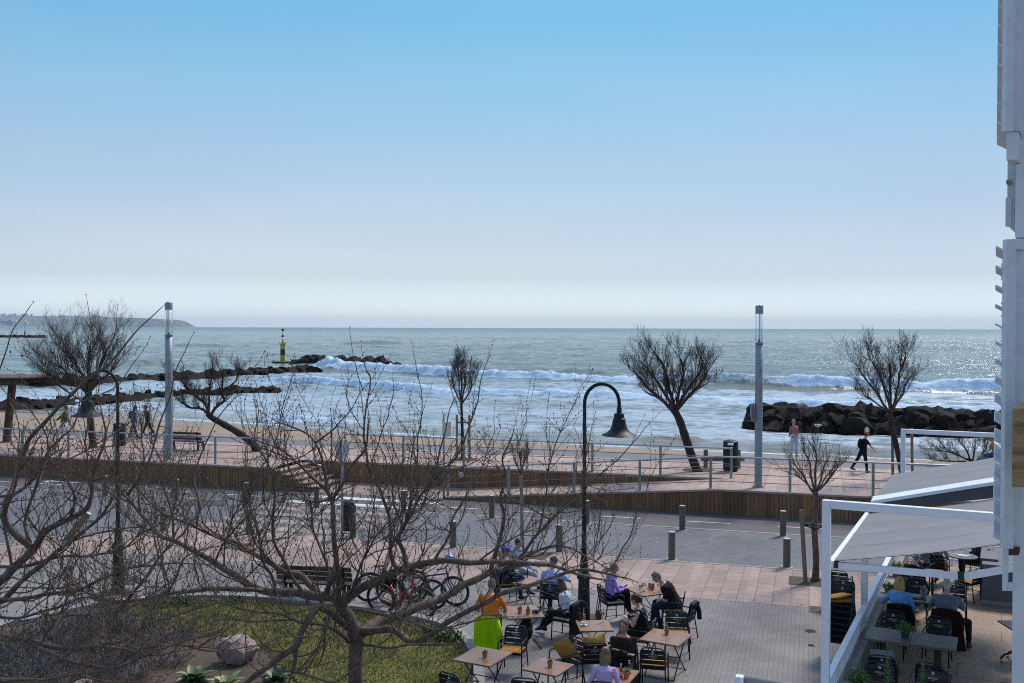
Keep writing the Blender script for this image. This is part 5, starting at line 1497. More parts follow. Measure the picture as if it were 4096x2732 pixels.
def mesh_obj(name, me, mat, parent):
    me.name = name
    o = bpy.data.objects.new(name, me); C.objects.link(o)
    me.materials.append(mat)
    if parent is not None: o.parent = parent; WM[o.name] = wm(parent)
    return o

def skin(tone): return pm('skin %s' % tone, {'light': (0.50, 0.29, 0.215), 'tan': (0.40, 0.215, 0.15), 'pink': (0.50, 0.27, 0.20)}[tone], 0.55, var=0.10, scale=9)
def cloth(name, col, rough=0.9, var=0.22): return pm('cloth ' + name, col, rough, var=var, scale=7, bump=0.35, bscale=120, spec=0.2)
def hairm(name, col):
    if 'hair ' + name in MATS: return MATS['hair ' + name]
    t = NT('hair ' + name); co = t.coord(scale=(60, 60, 6)); n = t.noise(co, 1.2, 4, 0.7); g = t.noise(t.coord(), 8, 4)
    c = t.ramp(n, [(0.3, tuple(x * 0.4 for x in col)), (0.7, tuple(min(1, x * 1.5) for x in col))])
    c = t.mix(1.0, c, t.ramp(g, [(0.3, (0.7,) * 3), (0.7, (1.2,) * 3)]), 'MULTIPLY')
    t.set(Base_Color=c, Roughness=0.5); t.b.inputs['Specular IOR Level'].default_value = 0.3
    t.bump(n, 0.6, 0.006)
    MATS['hair ' + name] = t.m
    return t.m

def ik(A, T, a, b, hint):
    A = Vector(A); T = Vector(T); d = T - A; L = d.length
    if L > (a + b) * 0.999: T = A + d * ((a + b) * 0.999 / L); d = T - A; L = d.length
    L = max(L, abs(a - b) + 0.02)
    x = (a * a - b * b + L * L) / (2 * L); h = math.sqrt(max(0, a * a - x * x))
    n = d.normalized(); hv = Vector(hint); hv = hv - n * hv.dot(n)
    hv = hv.normalized() if hv.length > 1e-5 else Vector((0, 0, -1))
    return A + n * x + hv * h, T

def cap(mb, a, b, ra, rb, n=10):
    a = Vector(a); b = Vector(b); d = b - a; L = d.length
    if L < 1e-5: return
    u = d / L; pts = []; rs = []
    for k in (-1.0, -0.7, -0.35): pts.append(a + u * ra * k); rs.append(max(1e-3, ra * math.sqrt(1 - k * k)))
    for k in (0.0, 0.5, 1.0): pts.append(a + d * k); rs.append(ra + (rb - ra) * k)
    for k in (0.35, 0.7, 1.0): pts.append(b + u * rb * k); rs.append(max(1e-3, rb * math.sqrt(1 - k * k)))
    mb.tube(pts, rs, n)
def loft(mb, rings, n=16):
    """rings: (centre, xaxis, yaxis, rx, ry)"""
    vs = []; fs = []
    for c, x, y, rx, ry in rings:
        for k in range(n):
            a = 2 * math.pi * k / n
            vs.append(c + x * rx * math.cos(a) + y * ry * math.sin(a))
    for i in range(len(rings) - 1):
        for k in range(n):
            k2 = (k + 1) % n; fs.append((i * n + k, i * n + k2, (i + 1) * n + k2, (i + 1) * n + k))
    fs.append(tuple(range(n - 1, -1, -1))); fs.append(tuple((len(rings) - 1) * n + k for k in range(n)))
    mb.add(vs, fs)

TORSO = [(-0.10, .10, .085), (-0.05, .150, .115), (0.03, .172, .130), (0.13, .158, .118), (0.22, .146, .108), (0.33, .165, .120), (0.41, .180, .118), (0.465, .165, .095), (0.505, .105, .075), (0.54, .062, .062)]
def person(label, loc, rotz, h=1.72, sit=True, female=False, tone='light', bulk=1.0, lean=4, curve=10, side=0.0, head=(10, 0), hand_l=None, hand_r=None, foot_l=None, foot_r=None,
           knee_l=None, knee_r=None, elbow_l=None, elbow_r=None, pelvis=None, top=None, sleeve='long', top_len=-0.09, legs=None, leg_len=1.0, shoes=None, hair='short', hairc=None, extra=(), group=None, voxel=0.0105, curl=0.9, name='person', socks=None, tw=0.0):
    s = h / 1.72
    zp = pelvis if pelvis is not None else (0.55 / s if sit else 0.955)
    P = Vector((0, 0, zp))
    X = Matrix.Rotation(R(side), 3, 'Y') @ Matrix.Rotation(R(tw), 3, 'Z') @ Vector((1, 0, 0))
    def spine(t):         # t in metres up the back from the pelvis
        n = 12; q = P.copy(); a = lean
        for i in range(n):
            a = lean + curve * ((i + 0.5) / n) * (t / 0.55)
            d = Matrix.Rotation(R(side), 3, 'Y') @ Vector((0, math.sin(R(a)), math.cos(R(a))))
            q = q + d * (t / n)
        return q, d
    hw = 0.155 if female else 0.175
    sh, shd = spine(0.465)
    shl = sh + X * -(hw) * bulk ** 0.5 - shd * 0.02; shr = sh + X * hw * bulk ** 0.5 - shd * 0.02
    nk, nkd = spine(0.57)
    A = math.degrees(math.atan2(nkd.y, nkd.z))
    HR = Matrix.Rotation(R(side * 0.5), 3, 'Y') @ Matrix.Rotation(R(-head[1]), 3, 'Z') @ Matrix.Rotation(-R(head[0]), 3, 'X')
    hc = nk + nkd * 0.055 + HR @ Vector((0, 0.022, 0.085))
    fwd = Vector((0, 1, 0))
    hipl = P + Vector((-0.092, 0.0, -0.01)); hipr = P + Vector((0.092, 0.0, -0.01))
    if sit:
        foot_l = foot_l or (-0.12, 0.40, 0.085); foot_r = foot_r or (0.12, 0.44, 0.085)
        hand_l = hand_l or (-0.16, 0.26, zp + 0.12); hand_r = hand_r or (0.16, 0.26, zp + 0.12)
        kh = (0, 0.6, 1.0)
    else:
        foot_l = foot_l or (-0.10, 0.0, 0.085); foot_r = foot_r or (0.10, 0.0, 0.085)
        hand_l = hand_l or (-0.25, 0.06, zp - 0.08); hand_r = hand_r or (0.25, 0.06, zp - 0.08)
        kh = (0, 1, 0.1)
    kl, fl = ik(hipl, foot_l, 0.435, 0.42, knee_l or kh); kr, fr = ik(hipr, foot_r, 0.435, 0.42, knee_r or kh)
    el, wl = ik(shl, hand_l, 0.285, 0.25, elbow_l or (-0.6, -0.7, -0.6)); er, wr = ik(shr, hand_r, 0.285, 0.25, elbow_r or (0.6, -0.7, -0.6))
    root = None
    def torso(mb, off, t0=-0.12, t1=0.6, fm=1.0):
        rings = []
        ts = [r for r in TORSO if t0 <= r[0] <= t1]
        for t, w, d in ts:
            c, dd = spine(t)
            if female: w = w * (1.0 if t < 0.1 else 0.86); d = d * (1.0 if t < 0.3 else 1.0)
            y = X.cross(dd) * -1
            rings.append((c, X, dd.cross(X), (w * bulk + off) * fm, (d * bulk + off) * fm))
        loft(mb, rings)
    def arm(mb, S, E, Wp, o, upper=True, fore=True, uf=1.0):
        k = 0.88 if female else 1.0
        if upper: cap(mb, S, S + (E - S) * uf, (0.056 * k + o) * bulk ** 0.4, ((0.056 - 0.014 * uf) * k + o) * bulk ** 0.4)
        if fore: cap(mb, E, E + (Wp - E) * 0.35, 0.042 * k + o, 0.041 * k + o); cap(mb, E + (Wp - E) * 0.3, Wp, 0.041 * k + o, 0.026 * k + o)
    def leg(mb, H, K, F, o, shin=1.0):
        cap(mb, H, H + (K - H) * 0.45, 0.088 * bulk ** 0.6 + o, 0.077 * bulk ** 0.5 + o); cap(mb, H + (K - H) * 0.45, K, 0.077 * bulk ** 0.5 + o, 0.056 + o)
        if shin > 0.02:
            E = K + (F - K) * shin
            cap(mb, K, K + (E - K) * 0.4, 0.055 + o, 0.056 + o); cap(mb, K + (E - K) * 0.35, E, 0.056 + o, (0.056 - 0.022 * shin) + o)
    def foot(mb, K, F, o):
        d = Vector((K.x - F.x, K.y - F.y, 0)) * -0.0 + Vector((F.x * 0.25, 1, 0)).normalized()
        sh_ = (F - K).normalized(); dn = (d - sh_ * d.dot(sh_) * 0.35)
        if F.z > 0.14: dn = (d + Vector((0, 0, -0.35)))
        dn.normalize(); up = Vector((0, 0, 1)); up = (up - dn * up.dot(dn)).normalized(); x = dn.cross(up)
        b = F - Vector((0, 0, 0.045))
        loft(mb, [(b - dn * 0.075, x, up, 0.018 + o, 0.022 + o), (b - dn * 0.055, x, up, 0.034 + o, 0.042 + o), (b, x, up, 0.037 + o, 0.052 + o), (b + dn * 0.06 - up * .008, x, up, 0.043 + o, 0.038 + o), (b + dn * 0.125 - up * .014, x, up, 0.046 + o, 0.026 + o), (b + dn * 0.175 - up * .018, x, up, 0.030 + o, 0.016 + o)], 12)
    def hand(mb, E, Wp, side_, curl):
        d = (Wp - E).normalized(); side_v = X * side_
        pn = Vector((0, 0, -1)) if abs(d.z) < 0.8 else (X * -side_)
        pn = (pn - d * pn.dot(d)).normalized(); lat = d.cross(pn).normalized()
        if lat.dot(side_v) < 0: lat = -lat
        c = Wp + d * 0.045
        M = Matrix((lat, d, pn)).transposed()
        mb.ell(c, (0.040, 0.050, 0.017), 10, 6, M)
        for i, (xo, ln) in enumerate(((-0.030, 0.070), (-0.010, 0.080), (0.010, 0.076), (0.029, 0.060))):
            p = Wp + d * 0.085 + lat * xo; dd = (d + lat * xo * 1.5).normalized()
            a1 = curl * (0.35 + 0.08 * i); q = p + (dd * math.cos(a1) + pn * math.sin(a1)) * ln * 0.5
            a2 = curl * (0.95 + 0.1 * i); r = q + (dd * math.cos(a2) + pn * math.sin(a2)) * ln * 0.5
            cap(mb, p - dd * 0.012, q, 0.0092, 0.0085, 6); cap(mb, q, r, 0.0085, 0.0072, 6)
        p = Wp + d * 0.030 - lat * 0.034
        q = p + (d * 0.55 - lat * 0.7 + pn * 0.3).normalized() * 0.036; r = q + (d * 0.9 - lat * 0.1 + pn * 0.35).normalized() * 0.030
        cap(mb, p, q, 0.0125, 0.0105, 6); cap(mb, q, r, 0.0105, 0.0085, 6)
    def hp(x, y, z): return hc + HR @ Vector((x, y, z))
    def headm(mb):
        mb.ell(hp(0, -0.006, 0.022), (0.075, 0.094, 0.092), 16, 12, HR)
        mb.ell(hp(0, 0.018, -0.035), (0.058, 0.070, 0.078), 14, 10, HR)
        mb.ell(hp(0, 0.062, -0.085), (0.030, 0.026, 0.026), 10, 8, HR)
        cap(mb, hp(0, 0.090, 0.012), hp(0, 0.108, -0.026), 0.008, 0.013, 8)
        for q in (-1, 1):
            mb.ell(hp(0.077 * q, -0.006, -0.012), (0.011, 0.021, 0.034), 8, 6, HR)
            mb.ell(hp(0.032 * q, 0.082, 0.024), (0.021, 0.012, 0.008), 8, 6, HR)
        mb.ell(hp(0, 0.084, -0.058), (0.024, 0.012, 0.010), 8, 6, HR)
        cap(mb, nk - nkd * 0.09, nk + nkd * 0.02, 0.060 if not female else .052, 0.054 if not female else .046, 14)
        cap(mb, nk + nkd * 0.0, hp(0, -0.02, -0.03), 0.053 if not female else .046, 0.058, 12)
    b = MB(); torso(b, -0.006); headm(b)
    arm(b, shl, el, wl, -0.004); arm(b, shr, er, wr, -0.004); hand(b, el, wl, -1, curl); hand(b, er, wr, 1, curl)
    leg(b, hipl, kl, fl, -0.006); leg(b, hipr, kr, fr, -0.006); foot(b, kl, fl, -0.004); foot(b, kr, fr, -0.004)
    root = mesh_obj(name, remeshed(b, voxel, 2), skin(tone), None)
    root.location = loc; root.rotation_euler = (0, 0, rotz); root.scale = (s, s, s)
    WM[root.name] = Matrix.Translation(Vector(loc)) @ Matrix.Rotation(rotz, 4, 'Z') @ Matrix.Scale(s, 4)
    tag(root, label, 'person', group)
    b = MB()
    for q in (-1, 1): b.ell(hp(0.031 * q, 0.086, 0.010), (0.014, 0.008, 0.007), 8, 6, HR)
    b.build('eyes', pm('dark eyes', (0.02, 0.015, 0.012), 0.2, var=0.05), root, smooth=True)
    b = MB(); b.ell(hp(0, 0.089, -0.060), (0.023, 0.006, 0.006), 8, 6, HR); b.build('mouth', pm('lips', (0.30, 0.10, 0.085), 0.5, var=0.1), root, smooth=True)
    b = MB()
    for q in (-1, 1): b.ell(hp(0.033 * q, 0.089, 0.034), (0.020, 0.006, 0.005), 8, 6, HR)
    b.build('eyebrows', hairc or hairm('brown', (0.06, 0.035, 0.02)), root, smooth=True)
    if top:
        b = MB(); torso(b, 0.012, top_len, 0.52)
        if sleeve != 'none':
            uf = 1.0 if sleeve == 'long' else 0.72
            fo = sleeve == 'long'
            arm(b, shl, el, wl, 0.012, True, fo, uf); arm(b, shr, er, wr, 0.012, True, fo, uf)
        mesh_obj('top', remeshed(b, 0.013, 3, 0.011, 11, int(abs(loc[0]) * 7) % 50, (0.7, 1.3, 1.6)), top, root)
    if legs:
        b = MB(); torso(b, 0.014, -0.12, 0.14)
        leg(b, hipl, kl, fl, 0.014, leg_len * 0.97); leg(b, hipr, kr, fr, 0.014, leg_len * 0.97)
        mesh_obj('trousers' if leg_len > 0.5 else 'shorts', remeshed(b, 0.013, 3, 0.010, 10, 3 + int(abs(loc[1])) % 40, (0.8, 1.3, 1.6)), legs, root)
    if socks:
        for K, F in ((kl, fl), (kr, fr)):
            b = MB(); cap(b, F + (K - F) * 0.36, F, 0.05, 0.042, 10); b.build('sock', socks, root, smooth=True)
    if shoes:
        for K, F in ((kl, fl), (kr, fr)):
            b = MB(); foot(b, K, F, 0.009)
            mesh_obj('shoe', remeshed(b, 0.011, 2), shoes, root)
    # ---- hair
    hm = hairc or hairm('brown', (0.06, 0.035, 0.02))
    b = MB()
    rnd = random.Random(int(loc[0] * 100) + int(loc[1] * 10))
    if hair not in ('bald', 'none'):
        b.ell(hp(0, -0.016, 0.038), (0.083, 0.094, 0.088), 16, 12, HR)
        b.ell(hp(0, -0.050, -0.012), (0.072, 0.058, 0.078), 14, 10, HR)
        for q in (-1, 1): b.ell(hp(0.066 * q, -0.006, 0.010), (0.018, 0.042, 0.05), 8, 6, HR)
    if hair == 'bald':
        b.ell(hp(0, -0.058, -0.022), (0.072, 0.046, 0.062), 14, 10, HR)
        for q in (-1, 1): b.ell(hp(0.068 * q, -0.022, 0.0), (0.015, 0.045, 0.036), 8, 6, HR)
    if hair in ('bob', 'long'):
        b.ell(hp(0, -0.072, -0.075), (0.084, 0.044, 0.10), 14, 10, HR)
        for q in (-1, 1): b.ell(hp(0.076 * q, -0.022, -0.07), (0.026, 0.055, 0.105), 10, 8, HR)
    if hair == 'bob':
        b.ell(hp(0, -0.078, -0.13), (0.094, 0.046, 0.07), 14, 10, HR)
    if hair == 'long':
        b.ell(hp(0.0, -0.088, -0.18), (0.078, 0.036, 0.16), 14, 10, HR)
    if hair == 'ponytail':
        cap(b, hp(0, -0.10, 0.055), hp(0, -0.135, -0.005), 0.032, 0.042, 10); cap(b, hp(0, -0.135, -0.005), hp(0.01, -0.130, -0.10), 0.042, 0.016, 10)
    if hair == 'curly':
        for k in range(60):
            v = Vector((rnd.gauss(0, 1), rnd.gauss(-0.3, 1), rnd.gauss(0.5, 1))).normalized()
            if v.y > 0.55 and v.z < 0.5: continue
            b.ell(hp(v.x * 0.088, v.y * 0.1 - 0.02, v.z * 0.092 + 0.03), (0.024, 0.024, 0.024), 7, 5)
    if hair in ('bob', 'long', 'ponytail', 'curly', 'short', 'bald') :
        me = remeshed(b, 0.008, 2, 0.008 if hair != 'bald' else 0.002, 40, 5, (1.6, 1.6, 0.35))
        mesh_obj('hair', me, hm, root)
    for kind, mat in extra:
        b = MB()
        if kind == 'cap':
            b.lathe([(0.0, 0.125), (0.04, 0.121), (0.068, 0.104), (0.086, 0.07), (0.092, 0.035), (0.088, 0.03), (0.0, 0.03)], hp(0, -0.014, 0), 18, HR, 1.0, 1.12)
            b.lathe([(0.0, 0.034), (0.062, 0.032), (0.064, 0.028), (0, 0.026)], hp(0, 0.085, 0.004), 14, HR, 1.05, 1.05); b.build('cap', mat, root, smooth=True)
        elif kind == 'helmet':
            b.lathe([(0.0, 0.148), (0.05, 0.140), (0.085, 0.115), (0.105, 0.07), (0.108, 0.03), (0.098, 0.02), (0.0, 0.02)], hp(0, -0.02, 0.0), 18, HR, 1.0, 1.22)
            for k in (-0.045, 0.0, 0.045): b.box(hp(k, -0.02, 0.128), (0.012, 0.17, 0.03), HR)
            b.build('helmet', mat, root, smooth=False)
        elif kind == 'hat':
            b.lathe([(0.0, 0.135), (0.06, 0.13), (0.085, 0.10), (0.092, 0.045), (0.15, 0.02), (0.152, 0.014), (0.09, 0.03), (0.0, 0.035)], hp(0, -0.01, 0), 20, HR); b.build('hat', mat, root, smooth=True)
        elif kind == 'scarf':
            b.ell(hp(0, -0.018, 0.03), (0.089, 0.104, 0.102), 16, 12, HR); b.ell(hp(0, -0.06, -0.06), (0.075, 0.06, 0.07), 12, 8, HR); b.ell(hp(0, 0, -0.125), (0.075, 0.075, 0.05), 12, 8, HR); mesh_obj('head_scarf', remeshed(b, 0.009, 2, 0.006, 18, 4), mat, root)
        elif kind == 'glasses':
            for q in (-1, 1): b.lathe([(0.0, 0), (0.020, 0), (0.022, 0.003), (0.0, 0.004)], hp(0.033 * q, 0.099, 0.012), 12, HR @ Matrix.Rotation(R(-90), 3, 'X'), 1.1, 0.85); b.bar(hp(0.052 * q, 0.095, 0.016), hp(0.078 * q, 0.0, 0.012), 0.004, 0.006)
            b.bar(hp(-0.014, 0.103, 0.015), hp(0.014, 0.103, 0.015), 0.004, 0.005); b.build('glasses', mat, root)
        elif kind == 'headglasses':
            for q in (-1, 1): b.lathe([(0.0, 0), (0.021, 0), (0.021, 0.004), (0.0, 0.005)], hp(0.032 * q, 0.062, 0.098), 12, HR @ Matrix.Rotation(R(-60), 3, 'X'), 1.15, 0.85); b.bar(hp(0.054 * q, 0.055, 0.098), hp(0.08 * q, -0.02, 0.03), 0.005, 0.007)
            b.build('glasses', mat, root)
        elif kind == 'beard':
            b.ell(hp(0, 0.050, -0.083), (0.052, 0.046, 0.040), 12, 8, HR)
            for q in (-1, 1): b.ell(hp(0.052 * q, 0.022, -0.055), (0.017, 0.036, 0.05), 8, 6, HR)
            b.ell(hp(0, 0.088, -0.045), (0.030, 0.012, 0.009), 10, 6, HR)
            mesh_obj('beard', remeshed(b, 0.007, 1, 0.004, 50, 2), mat, root)
        elif kind == 'vest':
            torso(b, 0.030, -0.06, 0.50); mesh_obj('vest', remeshed(b, 0.014, 3, 0.012, 9, 7, (0.3, 0.4, 2.4)), mat, root)
        elif kind == 'hood':
            c, d = spine(0.50); b.ell(c - d.cross(X) * -0.07 + d * 0.005, (0.115, 0.055, 0.075), 14, 10); b.ell(c + Vector((0, -0.07, 0.01)), (0.11, 0.05, 0.08), 14, 10); mesh_obj('hood', remeshed(b, 0.011, 2, 0.010, 16, 3), mat, root)
        elif kind == 'backpack':
            c, d = spine(0.28); M = Matrix.Rotation(-R(lean + curve * 0.5), 3, 'X')
            b.ell(c + M @ Vector((0, -0.19, 0)), (0.15, 0.085, 0.22), 12, 8, M); mesh_obj('backpack', remeshed(b, 0.014, 2, 0.006, 12, 3), mat, root)
        elif kind == 'shirt_front':
            c, d = spine(0.30); b.ell(c + Vector((0, 0.105, 0.03)), (0.062, 0.035, 0.17), 12, 8); mesh_obj('shirt_front', remeshed(b, 0.011, 2), mat, root)
        elif kind == 'bun_tie':
            b.ell(hp(0, -0.112, 0.035), (0.036, 0.018, 0.036), 10, 6, HR); b.build('hair_tie', mat, root, smooth=True)
        elif kind == 'stripes':
            for q in (-1, 1):
                S = shl if q < 0 else shr; E = el if q < 0 else er
                for k in (-0.022, 0.0, 0.022):
                    a = S + Vector((q * 0.02, k, 0.062)); e2 = S + (E - S) * 0.6 + Vector((q * 0.058, k, 0.03)); b.tube([sh + X * q * 0.09 + Vector((0, k, 0.055)), a, e2], 0.0045, 5)
            b.build('shoulder_stripes', mat, root)
        elif kind == 'straps':
            c, d = spine(0.36)
            for q in (-1, 1): b.tube([c + X * q * 0.07 + Vector((0, -0.135, -0.02)), sh + X * q * 0.085 + Vector((0, -0.07, 0.05)), sh + X * q * 0.085 + Vector((0, 0.06, 0.05))], 0.006, 6)
            b.build('strap', mat, root)
        elif kind == 'phone':
            m_ = (wl + wr) / 2 + Vector((0, 0.05, 0.03)); b.box((0, 0, 0), (0.075, 0.15, 0.009), Matrix.Rotation(R(35), 3, 'X')); b.xf(Matrix.Translation(m_))
            t = b.build('smartphone', mat, None, bevel=0.004)
            t.matrix_world = WM[root.name]; t.location = WM[root.name].translation; t.rotation_euler = (0, 0, rotz); t.scale = (s, s, s)
            tag(t, 'dark smartphone held by the ' + ('purple hooded woman' if 'purple' in label else 'ponytailed woman'), 'phone')
        elif kind == 'necklace':
            pts = [sh + Vector((0.085 * math.sin(a), 0.125 - 0.02 * abs(math.sin(a)), 0.06 - 0.16 * (1 + math.cos(a)) * 0.5)) for a in np.linspace(-2.6, 2.6, 26)]
            for p in pts: b.ell(p, (0.0085,) * 3, 6, 5)
            b.build('necklace', mat, root, smooth=True)
        elif kind == 'stripe_arm':
            pass
    return root
# ================================================================ CAFE TERRACE
M_chair = pm('black chair paint', (0.012, 0.017, 0.020), 0.5, 0.0, var=0.2, scale=6, spec=0.35)
M_logo = pm('pale printed lettering', (0.55, 0.58, 0.60), 0.5, var=0.05)
M_mustard = cloth('mustard cushion', (0.42, 0.22, 0.05), var=0.2)
M_cream = cloth('cream cushion', (0.44, 0.37, 0.25), var=0.15)
def wood(name, c1, c2, axis=(3, 30, 30), rough=0.4):
    t = NT(name); n = t.noise(t.coord(scale=axis), 1.0, 6, 0.65); g = t.noise(t.coord(), 3, 4); f = t.noise(t.coord(), 30, 4, 0.7)
    c = t.ramp(n, [(0.3, c1), (0.68, c2)])
    c = t.mix(1.0, c, t.ramp(g, [(0.3, (0.82,) * 3), (0.7, (1.12,) * 3)]), 'MULTIPLY')
    c = t.mix(t.math('MULTIPLY', t.ramp(f, [(0.62, (0, 0, 0)), (0.72, (1,) * 3)]), 0.4), c, tuple(x * 1.5 for x in c2))
    t.set(Base_Color=c, Roughness=rough); t.bump(n, 0.15, 0.004)
    return t.m
M_top = wood('varnished table wood', (0.25, 0.118, 0.06), (0.37, 0.20, 0.115), rough=0.3)
M_edge = wood('table edge wood', (0.16, 0.09, 0.05), (0.24, 0.14, 0.09))
M_terra = pm('terracotta', (0.42, 0.135, 0.065), 0.75, var=0.15, scale=9)
M_succ = pm('succulent green', (0.10, 0.19, 0.085), 0.5, var=0.3, scale=20)
M_leaf = pm('fresh green leaves', (0.09, 0.18, 0.035), 0.55, var=0.35, scale=15)

def text_mesh(txt, size, ext=0.0015):
    cu = bpy.data.curves.new('txt', 'FONT'); cu.body = txt; cu.size = size; cu.align_x = 'CENTER'; cu.align_y = 'CENTER'; cu.extrude = ext
    o = bpy.data.objects.new('txt', cu); C.objects.link(o)
    dg = bpy.context.evaluated_depsgraph_get(); dg.update()
    me = bpy.data.meshes.new_from_object(o.evaluated_get(dg)); bpy.data.objects.remove(o); bpy.data.curves.remove(cu)
    b = MB(); b.add([v.co for v in me.vertices], [tuple(p.vertices) for p in me.polygons]); bpy.data.meshes.remove(me)
    return b
def star(b, c, r, M):
    pts = []
    for k in range(10):
        a = math.pi / 2 + k * math.pi / 5; q = r if k % 2 == 0 else r * 0.42
        pts.append((q * math.cos(a), q * math.sin(a)))
    sb = MB(); sb.prism(pts, -0.0015, 0.0015); b.add([c + M @ Vector(p) for p in sb.v], sb.f)
BACK_T = R(11)            # backrest rake
def back_pt(x, z):        # a point on the backrest plane
    return Vector((x, -0.215 - math.tan(BACK_T) * (z - 0.45), z))
def make_chair(label, loc, rotz, group):
    t = thing('cafe_chair', label, 'chair', loc, rotz, group)
    w = 0.235
    b = MB()          # backrest hoop running down into the rear legs
    hoop = [(-w - 0.02, -0.29, 0.0), tuple(back_pt(-w, 0.45)), tuple(back_pt(-w, 0.74)), tuple(back_pt(-w + 0.012, 0.80)), tuple(back_pt(-w + 0.05, 0.855)), tuple(back_pt(-w + 0.11, 0.872)),
            tuple(back_pt(w - 0.11, 0.872)), tuple(back_pt(w - 0.05, 0.855)), tuple(back_pt(w - 0.012, 0.80)), tuple(back_pt(w, 0.74)), tuple(back_pt(w, 0.45)), (w + 0.02, -0.29, 0.0)]
    b.tube(hoop, 0.0145, 8); b.build('back_frame', M_chair, t, smooth=True)
    for s in (-1, 1):
        b = MB()      # front leg turning into the armrest
        b.tube([(s * (w + 0.02), 0.235, 0.0), (s * (w + 0.015), 0.215, 0.45), (s * (w + 0.015), 0.205, 0.60), (s * (w + 0.012), 0.185, 0.655), (s * (w + 0.010), 0.13, 0.672), (s * (w + 0.008), -0.15, 0.665), tuple(back_pt(s * w, 0.655))], 0.0145, 8)
        b.build('leg', M_chair, t, smooth=True)
        b = MB(); b.tube([(s * (w + 0.016), 0.225, 0.20), (s * (w + 0.016), -0.262, 0.20)], 0.008, 6); b.build('stretcher', M_chair, t)
    b = MB()
    for k in range(6): b.box((0, -0.185 + k * 0.076, 0.447), (0.455, 0.062, 0.010))
    b.tube([(-w, 0.215, 0.435), (w, 0.215, 0.435)], 0.012, 6); b.tube([(-w, -0.20, 0.435), (w, -0.20, 0.435)], 0.012, 6)
    b.tube([(-w, -0.20, 0.435), (-w, 0.215, 0.435)], 0.012, 6); b.tube([(w, -0.20, 0.435), (w, 0.215, 0.435)], 0.012, 6)
    b.build('seat', M_chair, t)
    M = Matrix.Rotation(-BACK_T, 3, 'X').inverted() @ Matrix.Identity(3)
    M = Matrix.Rotation(BACK_T, 3, 'X')
    for i, (z, hh) in enumerate(((0.785, 0.085), (0.685, 0.095), (0.580, 0.085), (0.495, 0.05))):
        b = MB(); c = back_pt(0, z); b.box(c, (2 * w - 0.015, 0.006, hh), M)
        o = b.build('back_slat', M_chair, t)
        if i < 2:     # the mark is printed on both sides
            for face in (-1, 1):
                F = M @ (Matrix.Rotation(R(90), 3, 'X') if face < 0 else Matrix.Rotation(R(180), 3, 'Z') @ Matrix.Rotation(R(90), 3, 'X'))
                q = MB(); cc = c + M @ Vector((0, face * 0.0055, 0))
                if i == 0: star(q, cc, 0.034, F); q.build('star_mark', M_logo, o)
                else:
                    if '_txt' not in globals():
                        globals()['_txt'] = text_mesh('ESTRELLA', 0.038); globals()['_txt2'] = text_mesh('DAMM', 0.019)
                    q.add([cc + F @ (Vector(p) + Vector((0, 0.012, 0))) for p in _txt.v], _txt.f); q.add([cc + F @ (Vector(p) + Vector((0, -0.026, 0))) for p in _txt2.v], _txt2.f); q.build('lettering', M_logo, o)
    return t
def dup3(root, loc, rotz, label, group):
    r = dup(root, loc, rotz, label, group)
    return r
CH = None
GRP = 'black slatted chairs on the cafe terrace'
def chair(label, px, py, rot, z=0.0, Y=None, grp=GRP):
    global CH
    p = G(px, py, z) if Y is None else Vector((D(px, 1310, Y).x, Y, z))
    if CH is None: CH = make_chair(label, p, R(rot), grp); return CH
    return dup(CH, p, R(rot), label, grp)
def cushion(label, ch, mat, dims=(0.45, 0.44, 0.07), pos=(0, 0.01, 0.487), rot=(0, 0, 0), wr=0.012):
    b = MB(); n = 12
    for sgn in (1, -1):
        base = len(b.v)
        for i in range(n + 1):
            for j in range(n + 1):
                x = -1 + 2 * i / n; y = -1 + 2 * j / n
                th = (1 - abs(x) ** 3.0) ** 0.6 * (1 - abs(y) ** 3.0) ** 0.6
                k = 1 + 0.03 * (abs(x * y))
                zz = sgn * dims[2] / 2 * th + wr * fbm(np.array(x * 2.2 + 3 * pos[1]), np.array(y * 2.2), 2, 8)
                b.v.append((x * dims[0] / 2 * k, y * dims[1] / 2 * k, float(zz)))
        for i in range(n):
            for j in range(n):
                q = [base + i * (n + 1) + j, base + (i + 1) * (n + 1) + j, base + (i + 1) * (n + 1) + j + 1, base + i * (n + 1) + j + 1]
                b.f.append(tuple(q if sgn > 0 else q[::-1]))
    o = b.build('seat_cushion' if abs(rot[0]) < 0.5 else 'cushion', mat, None, smooth=True)
    M = WM[ch.name] @ Matrix.Translation(Vector(pos)) @ Euler(rot).to_matrix().to_4x4()
    o.location = M.translation; o.rotation_euler = M.to_euler()
    return tag(o, label, 'cushion')
